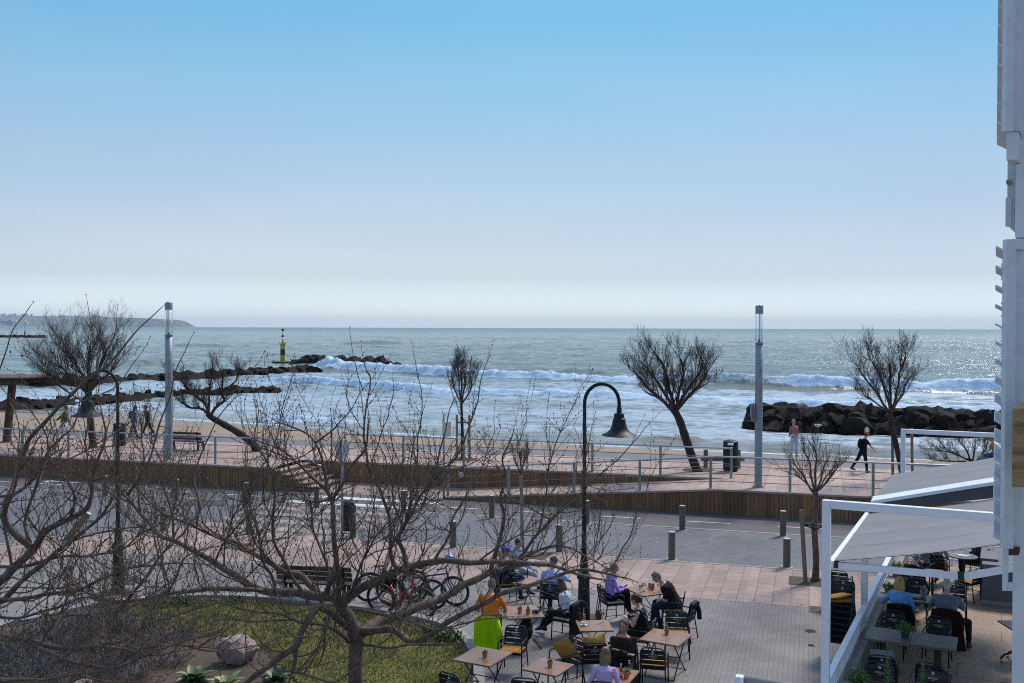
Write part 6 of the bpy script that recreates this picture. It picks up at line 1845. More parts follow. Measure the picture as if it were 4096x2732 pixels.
def drape(label, ch, mat, width=0.56, front=0.22, back=0.55, name='jacket', seed=1, flare=0.06, cat='jacket'):
    """a coat hung over the backrest: one cloth with thickness, folded over the top rail"""
    b = MB(); nx = 18; prof = []
    Ltot = front + back; ny = 22
    for j in range(ny + 1):
        s = j / ny * Ltot
        if s < front: z = 0.885 - (front - s); p = back_pt(0, z) + Vector((0, 0.035, 0)); 
        else:
            d = s - front; z = 0.885 - d; p = back_pt(0, max(z, 0.3)) + Vector((0, -0.03 - 0.02 * d, 0)); p.z = z
        prof.append((p, s))
    for side in (0, 1):
        base = len(b.v)
        for j, (p, s) in enumerate(prof):
            for i in range(nx + 1):
                x = -1 + 2 * i / nx
                d = abs(s - front)
                fold = 0.022 * math.sin(x * 7.5 + seed) * min(1, d * 3) + 0.02 * mnoise.noise(Vector((x * 2 + seed, s * 3, seed)))
                wdt = width / 2 * (0.86 + flare * d * 2.5) * (1 - 0.10 * math.exp(-d * 8))
                edge = -0.03 * (abs(x) ** 4) - (0.05 * mnoise.noise(Vector((x * 3, seed, 0))) if j in (0, ny) else 0)
                b.v.append((x * wdt, p.y - fold - side * 0.018 * (1 if s > front else -1), p.z + edge + (0.008 if side else 0)))
        for j in range(ny):
            for i in range(nx):
                q = (base + j * (nx + 1) + i, base + j * (nx + 1) + i + 1, base + (j + 1) * (nx + 1) + i + 1, base + (j + 1) * (nx + 1) + i)
                b.f.append(q if side else q[::-1])
    # sleeve hanging on one side
    b.tube([(width * 0.40, prof[ny // 2][0].y - 0.05, 0.80), (width * 0.46, prof[ny // 2][0].y - 0.085, 0.62), (width * 0.44, prof[ny // 2][0].y - 0.10, 0.44)], [0.035, 0.055, 0.05], 10)
    o = b.build(name, mat, None, smooth=True)
    M = WM[ch.name]; o.location = M.translation; o.rotation_euler = M.to_euler()
    return tag(o, label, cat)

def table(label, corners, z=0.75, group='square wooden tables on the cafe terrace', size=None, rot=None, c=None):
    if c is None:
        P = [G(x, y, z) for x, y in corners]
        c = sum(P, Vector()) / 4
        a = (P[1] - P[0]) - (P[2] - P[3]) * -1; a = (P[1] - P[0]) + (P[2] - P[3])
        e = (P[2] - P[1]) + (P[3] - P[0])
        rot = math.atan2(e.y, e.x); sx = e.length / 2; sy = a.length / 2
        sx = min(0.95, max(0.70, sx)); sy = min(0.95, max(0.70, sy))
    else: sx, sy = size
    t = thing('cafe_table', label, 'table', (c.x, c.y, z - 0.75), rot, group)
    b = MB(); b.box((0, 0, 0.741), (sx, sy, 0.018)); b.build('tabletop', M_top, t, bevel=0.004)
    b = MB()
    for s in (-1, 1): b.box((0, s * (sy / 2 - 0.006), 0.726), (sx - 0.01, 0.012, 0.016)); b.box((s * (sx / 2 - 0.006), 0, 0.726), (0.012, sy - 0.03, 0.016))
    b.build('edge_band', M_edge, t)
    for s in (-1, 1):          # crossing folding legs
        b = MB(); x = s * (sx / 2 - 0.11)
        b.bar((x, -sy / 2 + 0.04, 0.0), (x, sy / 2 - 0.10, 0.73), 0.022, 0.012); b.build('leg', M_chair, t)
        b = MB(); x -= s * 0.03; b.bar((x, sy / 2 - 0.04, 0.0), (x, -sy / 2 + 0.10, 0.73), 0.022, 0.012); b.build('leg', M_chair, t)
    for y, z_ in ((-sy / 2 + 0.05, 0.02), (sy / 2 - 0.05, 0.02), (0, 0.365), (sy / 2 - 0.12, 0.715), (-sy / 2 + 0.12, 0.715)):
        b = MB(); b.tube([(-sx / 2 + 0.11, y, z_), (sx / 2 - 0.11, y, z_)], 0.009, 6); b.build('brace', M_chair, t)
    return t
def on(t, x, y, z=0.75):
    return WM[t.name] @ Vector((x, y, z))
def at_px(px, py, z): return G(px, py, z)

def plant_pot(label, loc, kind, k=1.0, seed=0):
    t = thing('plant_pot', label, 'potted plant', loc)
    b = MB(); b.lathe([(0.036 * k, 0), (0.050 * k, 0.080 * k), (0.056 * k, 0.080 * k), (0.058 * k, 0.105 * k), (0.050 * k, 0.106 * k), (0.046 * k, 0.085 * k), (0, 0.085 * k)], n=20); b.build('pot', M_terra, t, autosm=True)
    r = random.Random(seed); b = MB()
    if kind == 'cactus':
        b.lathe([(0.018, 0.08), (0.024, 0.11), (0.024, 0.16), (0.016, 0.19), (0, 0.198)], n=10); b.lathe([(0.012, 0.08), (0.017, 0.10), (0.014, 0.13), (0, 0.138)], (0.022, 0.008, 0), n=8)
    else:
        n = 14 if kind == 'rosette' else 24
        for i in range(n):
            a = i * 2.4; up = r.uniform(0.3, 1.25); L = r.uniform(0.05, 0.085) * (1.0 if kind == 'rosette' else 1.5)
            d = Vector((math.cos(a) * math.cos(up), math.sin(a) * math.cos(up), math.sin(up))); p0 = Vector((0, 0, 0.09 * k))
            b.tube([p0, p0 + d * L * 0.5, p0 + d * L + Vector((0, 0, 0.01))], [0.006, 0.011 if kind == 'rosette' else 0.006, 0.001], 5)
    b.build('leaves', M_succ if kind != 'grassy' else M_leaf, t, smooth=True)
    return t
def simple_glass(col=(0.9, 0.95, 0.95), name='clear glass', ior=1.2):
    if name in MATS: return MATS[name]
    m = bpy.data.materials.new(name); m.use_nodes = True; q = m.node_tree.nodes['Principled BSDF']
    q.inputs['Base Color'].default_value = (*col, 1); q.inputs['Roughness'].default_value = 0.04; q.inputs['Transmission Weight'].default_value = 1.0; q.inputs['IOR'].default_value = ior
    MATS[name] = m; return m
M_glass = simple_glass(); M_wine = simple_glass((0.85, 0.80, 0.25), 'white wine', 1.25); M_beerg = simple_glass((0.20, 0.07, 0.015), 'brown bottle glass', 1.3); M_greenb = pm('dark green bottle', (0.012, 0.018, 0.008), 0.15, var=0.1)
M_label = pm('bottle label', (0.55, 0.56, 0.58), 0.5, var=0.2, scale=30); M_cer = pm('white ceramic', (0.72, 0.73, 0.75), 0.25, var=0.04)
def wine_glass(label, loc):
    t = thing('wine_glass', label, 'glass', loc)
    b = MB(); b.lathe([(0.036, 0), (0.034, 0.004), (0.005, 0.008), (0.004, 0.085), (0.02, 0.095), (0.040, 0.125), (0.043, 0.155), (0.036, 0.195), (0.0345, 0.195), (0.041, 0.155), (0.038, 0.126), (0.0, 0.10)], n=18); b.build('bowl', M_glass, t, smooth=True)
    b = MB(); b.lathe([(0.0, 0.102), (0.036, 0.127), (0.0395, 0.150), (0.0, 0.150)], n=18); b.build('wine', M_wine, t, smooth=True)
def tumbler(label, loc):
    t = thing('tumbler', label, 'glass', loc)
    b = MB(); b.lathe([(0.032, 0), (0.036, 0.10), (0.034, 0.10), (0.030, 0.008), (0, 0.008)], n=18); b.build('cup', M_glass, t, smooth=True)
    b = MB(); b.lathe([(0, 0.009), (0.0295, 0.009), (0.031, 0.05), (0, 0.05)], n=18); b.build('water', simple_glass((0.8, 0.9, 0.98), 'drinking water', 1.33), t, smooth=True)
def bottle(label, loc, mat, h=0.24, r=0.031, capm=None, lab=True, fill=None):
    t = thing('bottle', label, 'bottle', loc)
    b = MB(); b.lathe([(r * .9, 0), (r, 0.006), (r, h * 0.52), (r * 0.85, h * 0.62), (r * 0.45, h * 0.74), (r * 0.40, h * 0.95), (r * 0.45, h * 0.96), (r * 0.45, h * 0.985), (0, h * 0.985)], n=18); b.build('body', mat, t, smooth=True)
    if lab:
        b = MB(); b.lathe([(r * 1.02, h * 0.14), (r * 1.02, h * 0.42)], n=18); b.lathe([(r * 0.46, h * 0.76), (r * 0.44, h * 0.88)], n=14); b.build('label', M_label, t)
    if fill:
        b = MB(); b.lathe([(0, 0.01), (r * 0.9, 0.01), (r * 0.9, h * 0.45), (0, h * 0.45)], n=14); b.build('contents', fill, t)
    b = MB(); b.lathe([(r * 0.5, h * 0.965), (r * 0.5, h), (0, h * 1.005)], n=14); b.build('cap', capm or M_label, t)

# ---- tables
T1 = table('square wooden table nearest the lawn, with one aloe pot', [(1815, 2638), (1905, 2584), (2048, 2608), (1963, 2666)])
T2 = table('square wooden table at the bottom edge, left of the big mustard cushion', [(2096, 2677), (2161, 2630), (2293, 2656), (2228, 2704)])
T3 = table('square wooden table with the coffee cup at the foot of the lamp', [(2304, 2482), (2430, 2478), (2454, 2520), (2321, 2525)])
T4 = table('square wooden table with a lone cactus pot behind the bearded man', [(2564, 2556), (2607, 2513), (2764, 2534), (2719, 2586)])
T5 = table('square wooden table with two wine glasses between the purple woman and black-shirted man', [(2512, 2352), (2586, 2338), (2662, 2366), (2582, 2388)])
T6 = table('square wooden table with two terracotta pots right of the orange man', [(2000, 2426), (2136, 2417), (2180, 2463), (2036, 2479)])
T7 = table('square wooden table with beer bottles in front of the bearded man', [(2337, 2720), (2425, 2665), (2566, 2683), (2490, 2745)])
T8 = table('square wooden table beyond the helmeted cyclist and the blue-shirted man', [(2078, 2332), (2130, 2308), (2210, 2318), (2160, 2343)])

plant_pot('terracotta pot with a spiky aloe on the table nearest the lawn', at_px(1939, 2630, 0.75), 'rosette', seed=1)
plant_pot('terracotta pot with a small rosette on the table left of the mustard cushion', at_px(2200, 2668, 0.75), 'rosette', seed=2)
plant_pot('terracotta pot with a small green succulent beside the orange man, left of two', at_px(2079, 2452, 0.75), 'rosette', seed=3)
plant_pot('terracotta pot with an upright cactus beside the black gloves, right of two', at_px(2112, 2457, 0.75), 'cactus', seed=4)
plant_pot('terracotta pot with a little cactus alone on the table behind the bearded man', at_px(2667, 2537, 0.75), 'cactus', seed=5)
plant_pot('terracotta pot with a dark rosette between the two wine glasses', at_px(2610, 2358, 0.75), 'rosette', seed=6)
plant_pot('terracotta pot with grassy leaves in front of the beer bottles', at_px(2505, 2712, 0.75), 'grassy', 1.1, seed=7)
wine_glass('glass of white wine on the left, near the purple hooded woman', at_px(2575, 2366, 0.75))
wine_glass('glass of white wine on the right, near the man in black', at_px(2636, 2368, 0.75))
tumbler('short water glass left of the wine beside the purple woman', at_px(2563, 2357, 0.75))
tumbler('short water glass in front of the man in the black t-shirt', at_px(2651, 2360, 0.75))
bottle('clear half-empty water bottle behind the wine glasses', at_px(2599, 2352, 0.75), M_glass, 0.27, 0.036, None, False, pm('amber drink', (0.45, 0.25, 0.10), 0.3))
t = thing('champagne_glass', 'tall stemmed glass with dregs on the coffee table', 'glass', at_px(2411, 2490, 0.75))
b = MB(); b.lathe([(0.036, 0), (0.034, 0.004), (0.005, 0.008), (0.004, 0.07), (0.022, 0.085), (0.034, 0.13), (0.037, 0.215), (0.0355, 0.215), (0.032, 0.13), (0, 0.088)], n=16); b.build('bowl', M_glass, t, smooth=True)
b = MB(); b.lathe([(0, 0.09), (0.022, 0.095), (0.028, 0.115), (0, 0.115)], n=14); b.build('drink', pm('orange drink', (0.6, 0.22, 0.05), 0.3), t)
t = thing('coffee_cup', 'white coffee cup on a saucer, table by the lamp foot', 'cup', at_px(2335, 2502, 0.75))
b = MB(); b.lathe([(0.0, 0.004), (0.05, 0.004), (0.075, 0.016), (0.077, 0.018), (0.05, 0.009), (0, 0.009)], n=24); b.build('saucer', M_cer, t, smooth=True)
b = MB(); b.lathe([(0.025, 0.01), (0.030, 0.014), (0.042, 0.05), (0.046, 0.08), (0.043, 0.08), (0.037, 0.045), (0, 0.02)], n=22); b.tube([(0.044, 0, 0.068), (0.066, 0, 0.062), (0.064, 0, 0.04), (0.042, 0, 0.034)], 0.005, 6); b.build('cup', M_cer, t, smooth=True)
b = MB(); b.bar((0.05, -0.05, 0.022), (0.13, -0.02, 0.024), 0.008, 0.003); b.build('spoon', M_steel, t)
bottle('dark olive oil bottle beside the red-capped one, table by the lamp', at_px(2318, 2482, 0.75), M_greenb, 0.26, 0.030, M_blk, False)
bottle('red-capped glass bottle with orange contents, table by the lamp', at_px(2336, 2478, 0.75), M_glass, 0.25, 0.030, pm('red cap', (0.55, 0.02, 0.03), 0.4), False, pm('orange oil', (0.55, 0.22, 0.02), 0.35))
bottle('brown beer bottle nearer the lavender jumper, left of two', at_px(2484, 2708, 0.75), M_beerg, 0.235, 0.031)
bottle('brown beer bottle in front of the bearded man, right of two', at_px(2517, 2694, 0.75), M_beerg, 0.235, 0.031)
b = MB(); rg = random.Random(3)
for k in range(7): b.ell((rg.uniform(-.09, .09), rg.uniform(-.05, .05), 0.02 + rg.uniform(0, .02)), (0.06, 0.035, 0.022), 8, 6, Matrix.Rotation(rg.uniform(0, 3), 3, 'Z'))
o = mesh_obj('gloves', remeshed(b, 0.008, 2, 0.004, 20, 2), cloth('black gloves', (0.015, 0.016, 0.018)), None); o.location = at_px(2142, 2450, 0.752); tag(o, 'crumpled black cycling gloves beside the cactus pot', 'gloves')

# ---- chairs: the empty ones, then each guest with a chair
c1 = chair('black slatted chair with a mustard seat pad on the right of the aloe table', 2050, 2690, 164)
cushion('mustard seat pad on the empty chair by the aloe table', c1, M_mustard)
c2 = chair('black slatted chair at the bottom edge left of the aloe table', 1838, 2868, -38); cushion('cream seat pad on the chair at the bottom left of the aloe table', c2, M_cream)
c3 = chair('black slatted chair at the bottom edge below the small rosette table', 2108, 2885, -12)
c4 = chair('black slatted chair half hidden by a big leaning mustard cushion', 2262, 2738, 128)
cushion('big mustard cushion leaning across the chair left of the lamp table', c4, M_mustard, (0.47, 0.45, 0.13), (-0.02, 0.02, 0.70), (R(62), R(22), R(12)), 0.02)
c5 = chair('black slatted chair with a starred back and cushions, beside the big mustard cushion', 2368, 2728, 8)
cushion('mustard cushion standing against the starred chair back', c5, M_mustard, (0.44, 0.42, 0.11), (0.05, -0.08, 0.72), (R(74), R(-7), 0), 0.015)
cushion('mustard seat pad on the starred chair beside the big cushion', c5, M_mustard)
c6 = chair('black slatted chair with a dark jacket in front of the man in black', 2728, 2556, 62); cushion('mustard seat pad on the chair in front of the man in black', c6, M_mustard)
b6 = drape('dark jacket rolled on the seat edge in front of the man in black', c6, cloth('dark navy jacket', (0.012, 0.014, 0.02)), 0.5, 0.42, 0.12, seed=5)
c7 = chair('black slatted chair with a starred back behind the lone cactus table', 2708, 2622, 172); cushion('mustard seat pad on the chair behind the lone cactus table', c7, M_mustard)
c8 = chair('black slatted chair with a yellow pad right of the bearded man', 2616, 2752, -14); cushion('yellow mustard seat pad right of the bearded man', c8, M_mustard)

def sitter(label, px, Y, rot, chair_label, z=0.0, chair_rot=None, pad=None, fwd=-0.06, short=None, **kw):
    p = Vector((D(px, 1310, Y).x, Y, z))
    ch = chair(chair_label, 0, 0, rot if chair_rot is None else chair_rot, z, None) if False else None
    M = Matrix.Rotation(R(rot), 3, 'Z')
    ch = dup(CH, p, R(rot if chair_rot is None else chair_rot), chair_label, GRP if z < 0.05 else 'black slatted chairs on the cafe deck')
    if pad: cushion(pad[0], ch, pad[1])
    o = person(label, p + M @ Vector((0, fwd, 0.03 if pad else 0.0)), R(rot), **kw)
    return ch, o
K_grey = hairm('grey', (0.20, 0.18, 0.165)); K_brown = hairm('dark brown', (0.045, 0.026, 0.017)); K_blond = hairm('blond', (0.50, 0.31, 0.12)); K_mid = hairm('mid brown', (0.10, 0.06, 0.036)); K_light = hairm('light brown', (0.20, 0.125, 0.07)); K_white = hairm('white', (0.50, 0.49, 0.47)); K_black = hairm('black', (0.015, 0.012, 0.011))
M_jean = cloth('blue denim', (0.022, 0.045, 0.085)); M_blackc = cloth('black cotton', (0.010, 0.010, 0.011)); M_shoe = pm('dark shoe', (0.02, 0.02, 0.022), 0.6, var=0.3); M_wshoe = pm('pale shoe', (0.45, 0.45, 0.45), 0.6, var=0.2)

ch, o = sitter('man in an orange cycling jersey sitting with his back to the camera', 1956, 21.35, -6, 'black slatted chair under the man in the orange jersey', fwd=0.32, pelvis=0.56, h=1.86, tone='tan', bulk=1.06, lean=6, curve=16, head=(22, 4), top=cloth('orange jersey', (0.72, 0.19, 0.015), 0.7), sleeve='short', legs=cloth('checked shorts', (0.16, 0.14, 0.11)), leg_len=0.06, socks=cloth('blue socks', (0.02, 0.05, 0.12)), shoes=M_shoe, hairc=K_grey, foot_l=(-0.24, 0.16, 0.085), foot_r=(0.16, 0.42, 0.085), hand_l=(-0.22, 0.36, 0.66), hand_r=(0.24, 0.40, 0.70), knee_l=(-0.25, 0.8, 1))
drape('neon yellow green jacket hung over the orange man\'s chair', ch, cloth('neon jacket', (0.42, 0.72, 0.0), 0.6, 0.12), 0.62, 0.16, 0.78, seed=2, flare=0.02)
ch, o = sitter('cyclist in a blue helmet and navy top sitting sideways with jeans', 2022, 25.3, -68, 'black slatted chair under the cyclist in the blue helmet', h=1.76, lean=-4, curve=16, head=(10, 10), top=cloth('navy top', (0.012, 0.022, 0.042)), legs=M_jean, shoes=M_shoe, hairc=K_brown, foot_l=(-0.05, 0.52, 0.085), foot_r=(0.22, 0.62, 0.28), knee_r=(0.2, 0.3, 1), hand_l=(-0.1, 0.34, 0.72), hand_r=(0.12, 0.30, 0.70), extra=(('helmet', pm('blue helmet', (0.012, 0.05, 0.42), 0.35, var=0.2)),), pad=('mustard seat pad under the helmeted cyclist', M_mustard))
drape('dark brown jacket hung over the helmeted cyclist\'s chair', ch, cloth('brown jacket', (0.042, 0.033, 0.024)), 0.58, 0.14, 0.66, seed=8)
ch, o = sitter('person in a pale grey hoodie and light trousers behind the helmeted cyclist', 2088, 26.6, -100, 'black slatted chair under the person in the grey hoodie', h=1.70, female=True, lean=-10, curve=10, head=(8, 0), top=cloth('pale grey hoodie', (0.33, 0.37, 0.42)), legs=cloth('pale trousers', (0.42, 0.42, 0.42)), shoes=M_shoe, hair='short', hairc=K_mid, foot_l=(-0.1, 0.55, 0.085), foot_r=(0.05, 0.66, 0.10), extra=(('hood', cloth('pale grey hoodie', (0.33, 0.37, 0.42))),))
ch, o = sitter('man in a pale blue shirt and dark cap with his back to the camera', 2212, 24.2, -14, 'black slatted chair with a starred back under the blue-shirted man', h=1.80, bulk=1.08, lean=2, curve=14, head=(18, 20), top=cloth('pale blue shirt', (0.33, 0.45, 0.78)), sleeve='short', legs=M_jean, shoes=M_shoe, hairc=K_grey, hand_r=(0.42, 0.26, 0.94), elbow_r=(0.9, 0.2, -0.4), extra=(('cap', cloth('dark cap', (0.03, 0.026, 0.022))),))
ch, o = sitter('woman in a white jersey with dark stripes sitting sideways by the lamp', 2268, 22.35, 58, 'black slatted chair with a coat behind the woman in the white jersey', h=1.68, female=True, lean=6, curve=18, head=(18, 10), top=cloth('white jersey', (0.60, 0.66, 0.74)), sleeve='short', legs=cloth('black leggings', (0.016, 0.017, 0.02)), shoes=M_shoe, hair='bob', hairc=K_mid, foot_l=(-0.1, 0.66, 0.20), foot_r=(0.1, 0.70, 0.12), hand_l=(0.10, 0.28, 0.62), hand_r=(-0.06, 0.26, 0.64), extra=(('stripes', M_blackc), ('straps', M_blackc)), pad=('cream seat pad under the woman in the white jersey', M_cream))
drape('long black coat hung over the chair of the woman in the white jersey', ch, cloth('black coat', (0.012, 0.014, 0.018)), 0.66, 0.20, 0.80, seed=3, flare=0.10, cat='coat', name='coat')
ch, o = sitter('curly blond woman in a purple hooded top looking down at a phone', 2452, 23.7, -72, 'black slatted chair under the woman in the purple hooded top', h=1.68, female=True, lean=-2, curve=16, head=(22, 0), top=cloth('purple hooded top', (0.38, 0.24, 0.70)), legs=M_blackc, shoes=M_shoe, hair='curly', hairc=hairm('sandy curls', (0.30, 0.22, 0.12)), hand_l=(-0.07, 0.36, 0.76), hand_r=(0.08, 0.36, 0.76), foot_l=(-0.02, 0.56, 0.085), foot_r=(0.16, 0.46, 0.30), knee_r=(0, .3, 1), extra=(('hood', cloth('purple hooded top', (0.38, 0.24, 0.70))), ('phone', M_blk), ('glasses', M_blk)), pad=('cream seat pad under the purple hooded woman', M_cream))
t = thing('handbag', 'brown leather shoulder bag hanging off the purple woman\'s chair', 'handbag', ch.location, ch.rotation_euler[2]); Mb = pm('brown leather', (0.085, 0.038, 0.018), 0.5, var=0.3)
b = MB(); b.ell((0.02, -0.36, 0.16), (0.15, 0.05, 0.14), 12, 8); b.build('body', pm('dark leather', (0.03, 0.018, 0.014), 0.5, var=0.3), t, smooth=True)
b = MB(); b.tube([(-0.10, -0.36, 0.26), (-0.04, -0.335, 0.62), (0.0, back_pt(0, .885).y, 0.90), (0.10, -0.335, 0.60), (0.14, -0.36, 0.26)], 0.012, 6); b.build('strap', Mb, t)
ch, o = sitter('grey-haired man in a black t-shirt bent over the table, seen side-on', 2694, 23.1, 78, 'black slatted chair under the man in the black t-shirt', h=1.82, tone='pink', bulk=1.16, lean=16, curve=30, head=(38, 0), top=M_blackc, sleeve='short', legs=cloth('dark jeans', (0.012, 0.022, 0.045)), shoes=M_shoe, hairc=K_grey, hand_l=(0.02, 0.34, 0.60), hand_r=(0.04, 0.30, 0.60), foot_l=(-0.14, 0.30, 0.085), foot_r=(0.12, 0.50, 0.085), extra=(('headglasses', M_blk),), pad=('mustard seat pad under the man in the black t-shirt', M_mustard))
ch, o = sitter('woman with a dark ponytail and black vest top holding a phone', 2568, 20.95, 66, 'black slatted chair under the ponytailed woman', h=1.70, female=True, tone='pink', lean=2, curve=20, head=(18, 12), top=cloth('black vest', (0.009, 0.009, 0.010)), sleeve='none', legs=cloth('black shorts', (0.012, 0.012, 0.013)), leg_len=0.03, shoes=M_shoe, hair='ponytail', hairc=hairm('dark auburn', (0.06, 0.03, 0.018)), hand_l=(-0.10, 0.34, 0.84), hand_r=(-0.04, 0.16, 0.98), elbow_r=(0.3, 0.2, -1), foot_l=(-0.06, 0.36, 0.085), foot_r=(-0.02, 0.62, 0.34), knee_r=(0, .2, 1), extra=(('straps', M_cer), ('bun_tie', M_cer), ('phone', M_blk), ('headglasses', M_blk)), pad=('mustard seat pad under the ponytailed woman', M_mustard))
ch, o = sitter('bearded man in a dark brown jumper with folded arms, facing the camera', 2500, 18.95, 172, 'black slatted chair under the bearded man', h=1.82, tone='tan', bulk=1.10, lean=-6, curve=8, head=(6, 14), top=cloth('dark brown jumper', (0.022, 0.015, 0.012)), legs=M_blackc, shoes=M_shoe, hairc=hairm('salt and pepper', (0.085, 0.065, 0.055)), hand_l=(0.07, 0.24, 0.84), hand_r=(-0.07, 0.27, 0.79), elbow_l=(-0.5, -0.1, -1), elbow_r=(0.5, -0.1, -1), curl=0.3, voxel=0.0075, extra=(('beard', hairm('grey beard', (0.17, 0.14, 0.125))),))
drape('grey brown jacket hung over the bearded man\'s chair', ch, cloth('grey brown jacket', (0.07, 0.055, 0.048)), 0.64, 0.12, 0.74, seed=6)
ch, o = sitter('fair-haired woman in a lavender jumper at the bottom edge, seen from behind', 2424, 17.45, -12, 'black slatted chair under the woman in the lavender jumper', h=1.72, female=True, lean=6, curve=10, head=(8, 10), top=cloth('lavender jumper', (0.50, 0.36, 0.58)), legs=M_jean, shoes=M_shoe, hair='long', hairc=K_light, voxel=0.008)
# backpack under the two-pot table
q = at_px(2104, 2565, 0); b = MB()
b.ell((0, 0, 0.27), (0.165, 0.125, 0.27), 14, 10); b.ell((0.0, -0.10, 0.20), (0.115, 0.06, 0.14), 12, 8); b.ell((0, -0.02, 0.50), (0.12, 0.09, 0.06), 12, 8)
t = thing('backpack', 'dark green backpack standing under the two-pot table', 'backpack', q, R(20))
mesh_obj('bag', remeshed(b, 0.014, 2, 0.014, 8, 4), cloth('dark olive bag', (0.016, 0.020, 0.015)), t)
b = MB(); b.tube([(0.10, 0.11, 0.46), (0.16, 0.17, 0.34), (0.17, 0.16, 0.16), (0.12, 0.12, 0.06)], 0.013, 6); b.tube([(-0.04, 0.06, 0.54), (0, 0.08, 0.60), (0.05, 0.06, 0.54)], 0.010, 6); b.build('strap', M_black, t)
b = MB(); b.tube([(-0.13, -0.10, 0.10), (-0.14, -0.13, 0.28), (-0.08, -0.14, 0.42)], 0.006, 5); b.build('piping', pm('grey piping', (0.25, 0.25, 0.24), 0.6), t)

# ---- bicycles parked by the lawn
def wheel(t, c, r, label=None):
    b = MB(); ring = [(c[0] + (r - 0.025) * math.cos(a), c[1], c[2] + (r - 0.025) * math.sin(a)) for a in np.linspace(0, 2 * math.pi, 41)]
    b.tube(ring, 0.027, 8, cap=False); ty = b.build('tyre', M_black, t, smooth=True)
    b = MB(); ring = [(c[0] + (r - 0.062) * math.cos(a), c[1], c[2] + (r - 0.062) * math.sin(a)) for a in np.linspace(0, 2 * math.pi, 41)]
    b.tube(ring, 0.013, 6, cap=False); b.build('rim', pm('dark rim', (0.04, 0.04, 0.045), 0.35, 0.6), t, smooth=True)
    b = MB()
    for k in range(20):
        a = k * math.pi / 10; q = a + (0.35 if k % 2 else -0.35)
        b.tube([(c[0] + 0.03 * math.cos(q), c[1] + (0.025 if k % 4 < 2 else -0.025), c[2] + 0.03 * math.sin(q)), (c[0] + (r - 0.065) * math.cos(a), c[1], c[2] + (r - 0.065) * math.sin(a))], 0.0022, 4)
    b.lathe([(0.03, -0.035), (0.02, -0.02), (0.02, 0.02), (0.03, 0.035)], c, n=10, M=Matrix.Rotation(R(90), 3, 'X')); b.build('spokes', M_steel, t)
def bicycle(label, rear, frontp, fm, step=False, acc=None, r=0.39, bag=False, lean=6):
    d = frontp - rear; rot = math.atan2(d.y, d.x); c = (rear + frontp) / 2
    t = thing('bicycle', label, 'bicycle', c, rot, 'bicycles parked by the lawn')
    t.rotation_euler = (R(lean), 0, rot); WM[t.name] = Matrix.Translation(c) @ Euler((R(lean), 0, rot)).to_matrix().to_4x4()
    wb = 0.56
    wheel(t, (-wb, 0, r), r); wheel(t, (wb, 0, r), r)
    BB = Vector((-0.10, 0, 0.31)); ST = Vector((-0.27, 0, 0.76)); HT = Vector((0.36, 0, 0.86)); HB = Vector((0.40, 0, 0.70)); RA = Vector((-wb, 0, r)); FA = Vector((wb, 0, r))
    b = MB()
    b.tube([BB, ST], 0.020, 8); b.tube([HT + (HT - HB) * 0.2, HB], 0.024, 8); b.tube([HB, BB], 0.032, 8)
    if step: b.tube([HT, Vector((0.10, 0, 0.60)), Vector((-0.17, 0, 0.50))], 0.024, 8)
    else: b.tube([HT - Vector((0, 0, 0.03)), ST - Vector((0, 0, 0.06))], 0.022, 8)
    for s in (-1, 1):
        b.tube([BB + Vector((0, s * 0.02, 0)), RA + Vector((0, s * 0.065, 0))], 0.011, 6); b.tube([ST + Vector((0, s * 0.015, -0.05)), RA + Vector((0, s * 0.065, 0))], 0.009, 6)
    b.build('frame', fm, t, smooth=True)
    b = MB()
    for s in (-1, 1): b.tube([HB + Vector((0.01, s * 0.045, -0.02)), HB + Vector((0.03, s * 0.06, -0.08)), FA + Vector((0, s * 0.06, 0))], 0.016, 8)
    b.build('fork', M_blk, t, smooth=True)
    b = MB(); top = HT + (HT - HB) * 0.55 + Vector((0, 0, 0.06)); b.tube([HT, top], 0.016, 6); b.tube([top + Vector((-0.10, -0.33, 0.02)), top + Vector((0.02, -0.18, 0.01)), top, top + Vector((0.02, 0.18, 0.01)), top + Vector((-0.10, 0.33, 0.02))], 0.014, 6)
    b.ell(top + Vector((0.04, 0, 0.03)), (0.03, 0.045, 0.02), 8, 6)
    for s in (-1, 1): b.tube([top + Vector((-0.10, s * 0.33, 0.02)), top + Vector((-0.02, s * 0.2, 0.01))], 0.019, 6); b.tube([top + Vector((0.0, s * 0.2, 0)), top + Vector((0.05, s * 0.30, -0.03))], 0.006, 5)
    b.build('handlebar', M_blk, t, smooth=True)
    b = MB(); b.tube([ST, ST + Vector((-0.05, 0, 0.14))], 0.014, 6); b.ell(ST + Vector((-0.10, 0, 0.165)), (0.11, 0.075, 0.03), 10, 6); b.ell(ST + Vector((0.03, 0, 0.165)), (0.10, 0.028, 0.022), 8, 6); b.build('saddle', M_black, t, smooth=True)
    b = MB(); b.lathe([(0.085, -0.006), (0.095, 0.0), (0.085, 0.006)], BB + Vector((0, -0.05, 0)), n=24, M=Matrix.Rotation(R(90), 3, 'X')); b.bar(BB + Vector((0, -0.07, 0)), BB + Vector((0.12, -0.07, -0.12)), 0.02, 0.014); b.bar(BB + Vector((0, 0.07, 0)), BB + Vector((-0.12, 0.07, 0.12)), 0.02, 0.014); b.box(BB + Vector((0.13, -0.11, -0.13)), (0.09, 0.07, 0.018)); b.box(BB + Vector((-0.13, 0.11, 0.13)), (0.09, 0.07, 0.018)); b.ell(BB, (0.09, 0.06, 0.085), 10, 8); b.build('crankset', M_blk, t)
    b = MB(); b.tube([BB + Vector((-0.06, -0.03, 0)), Vector((-0.28, -0.10, 0.0))], 0.008, 5); b.build('kickstand', M_blk, t)
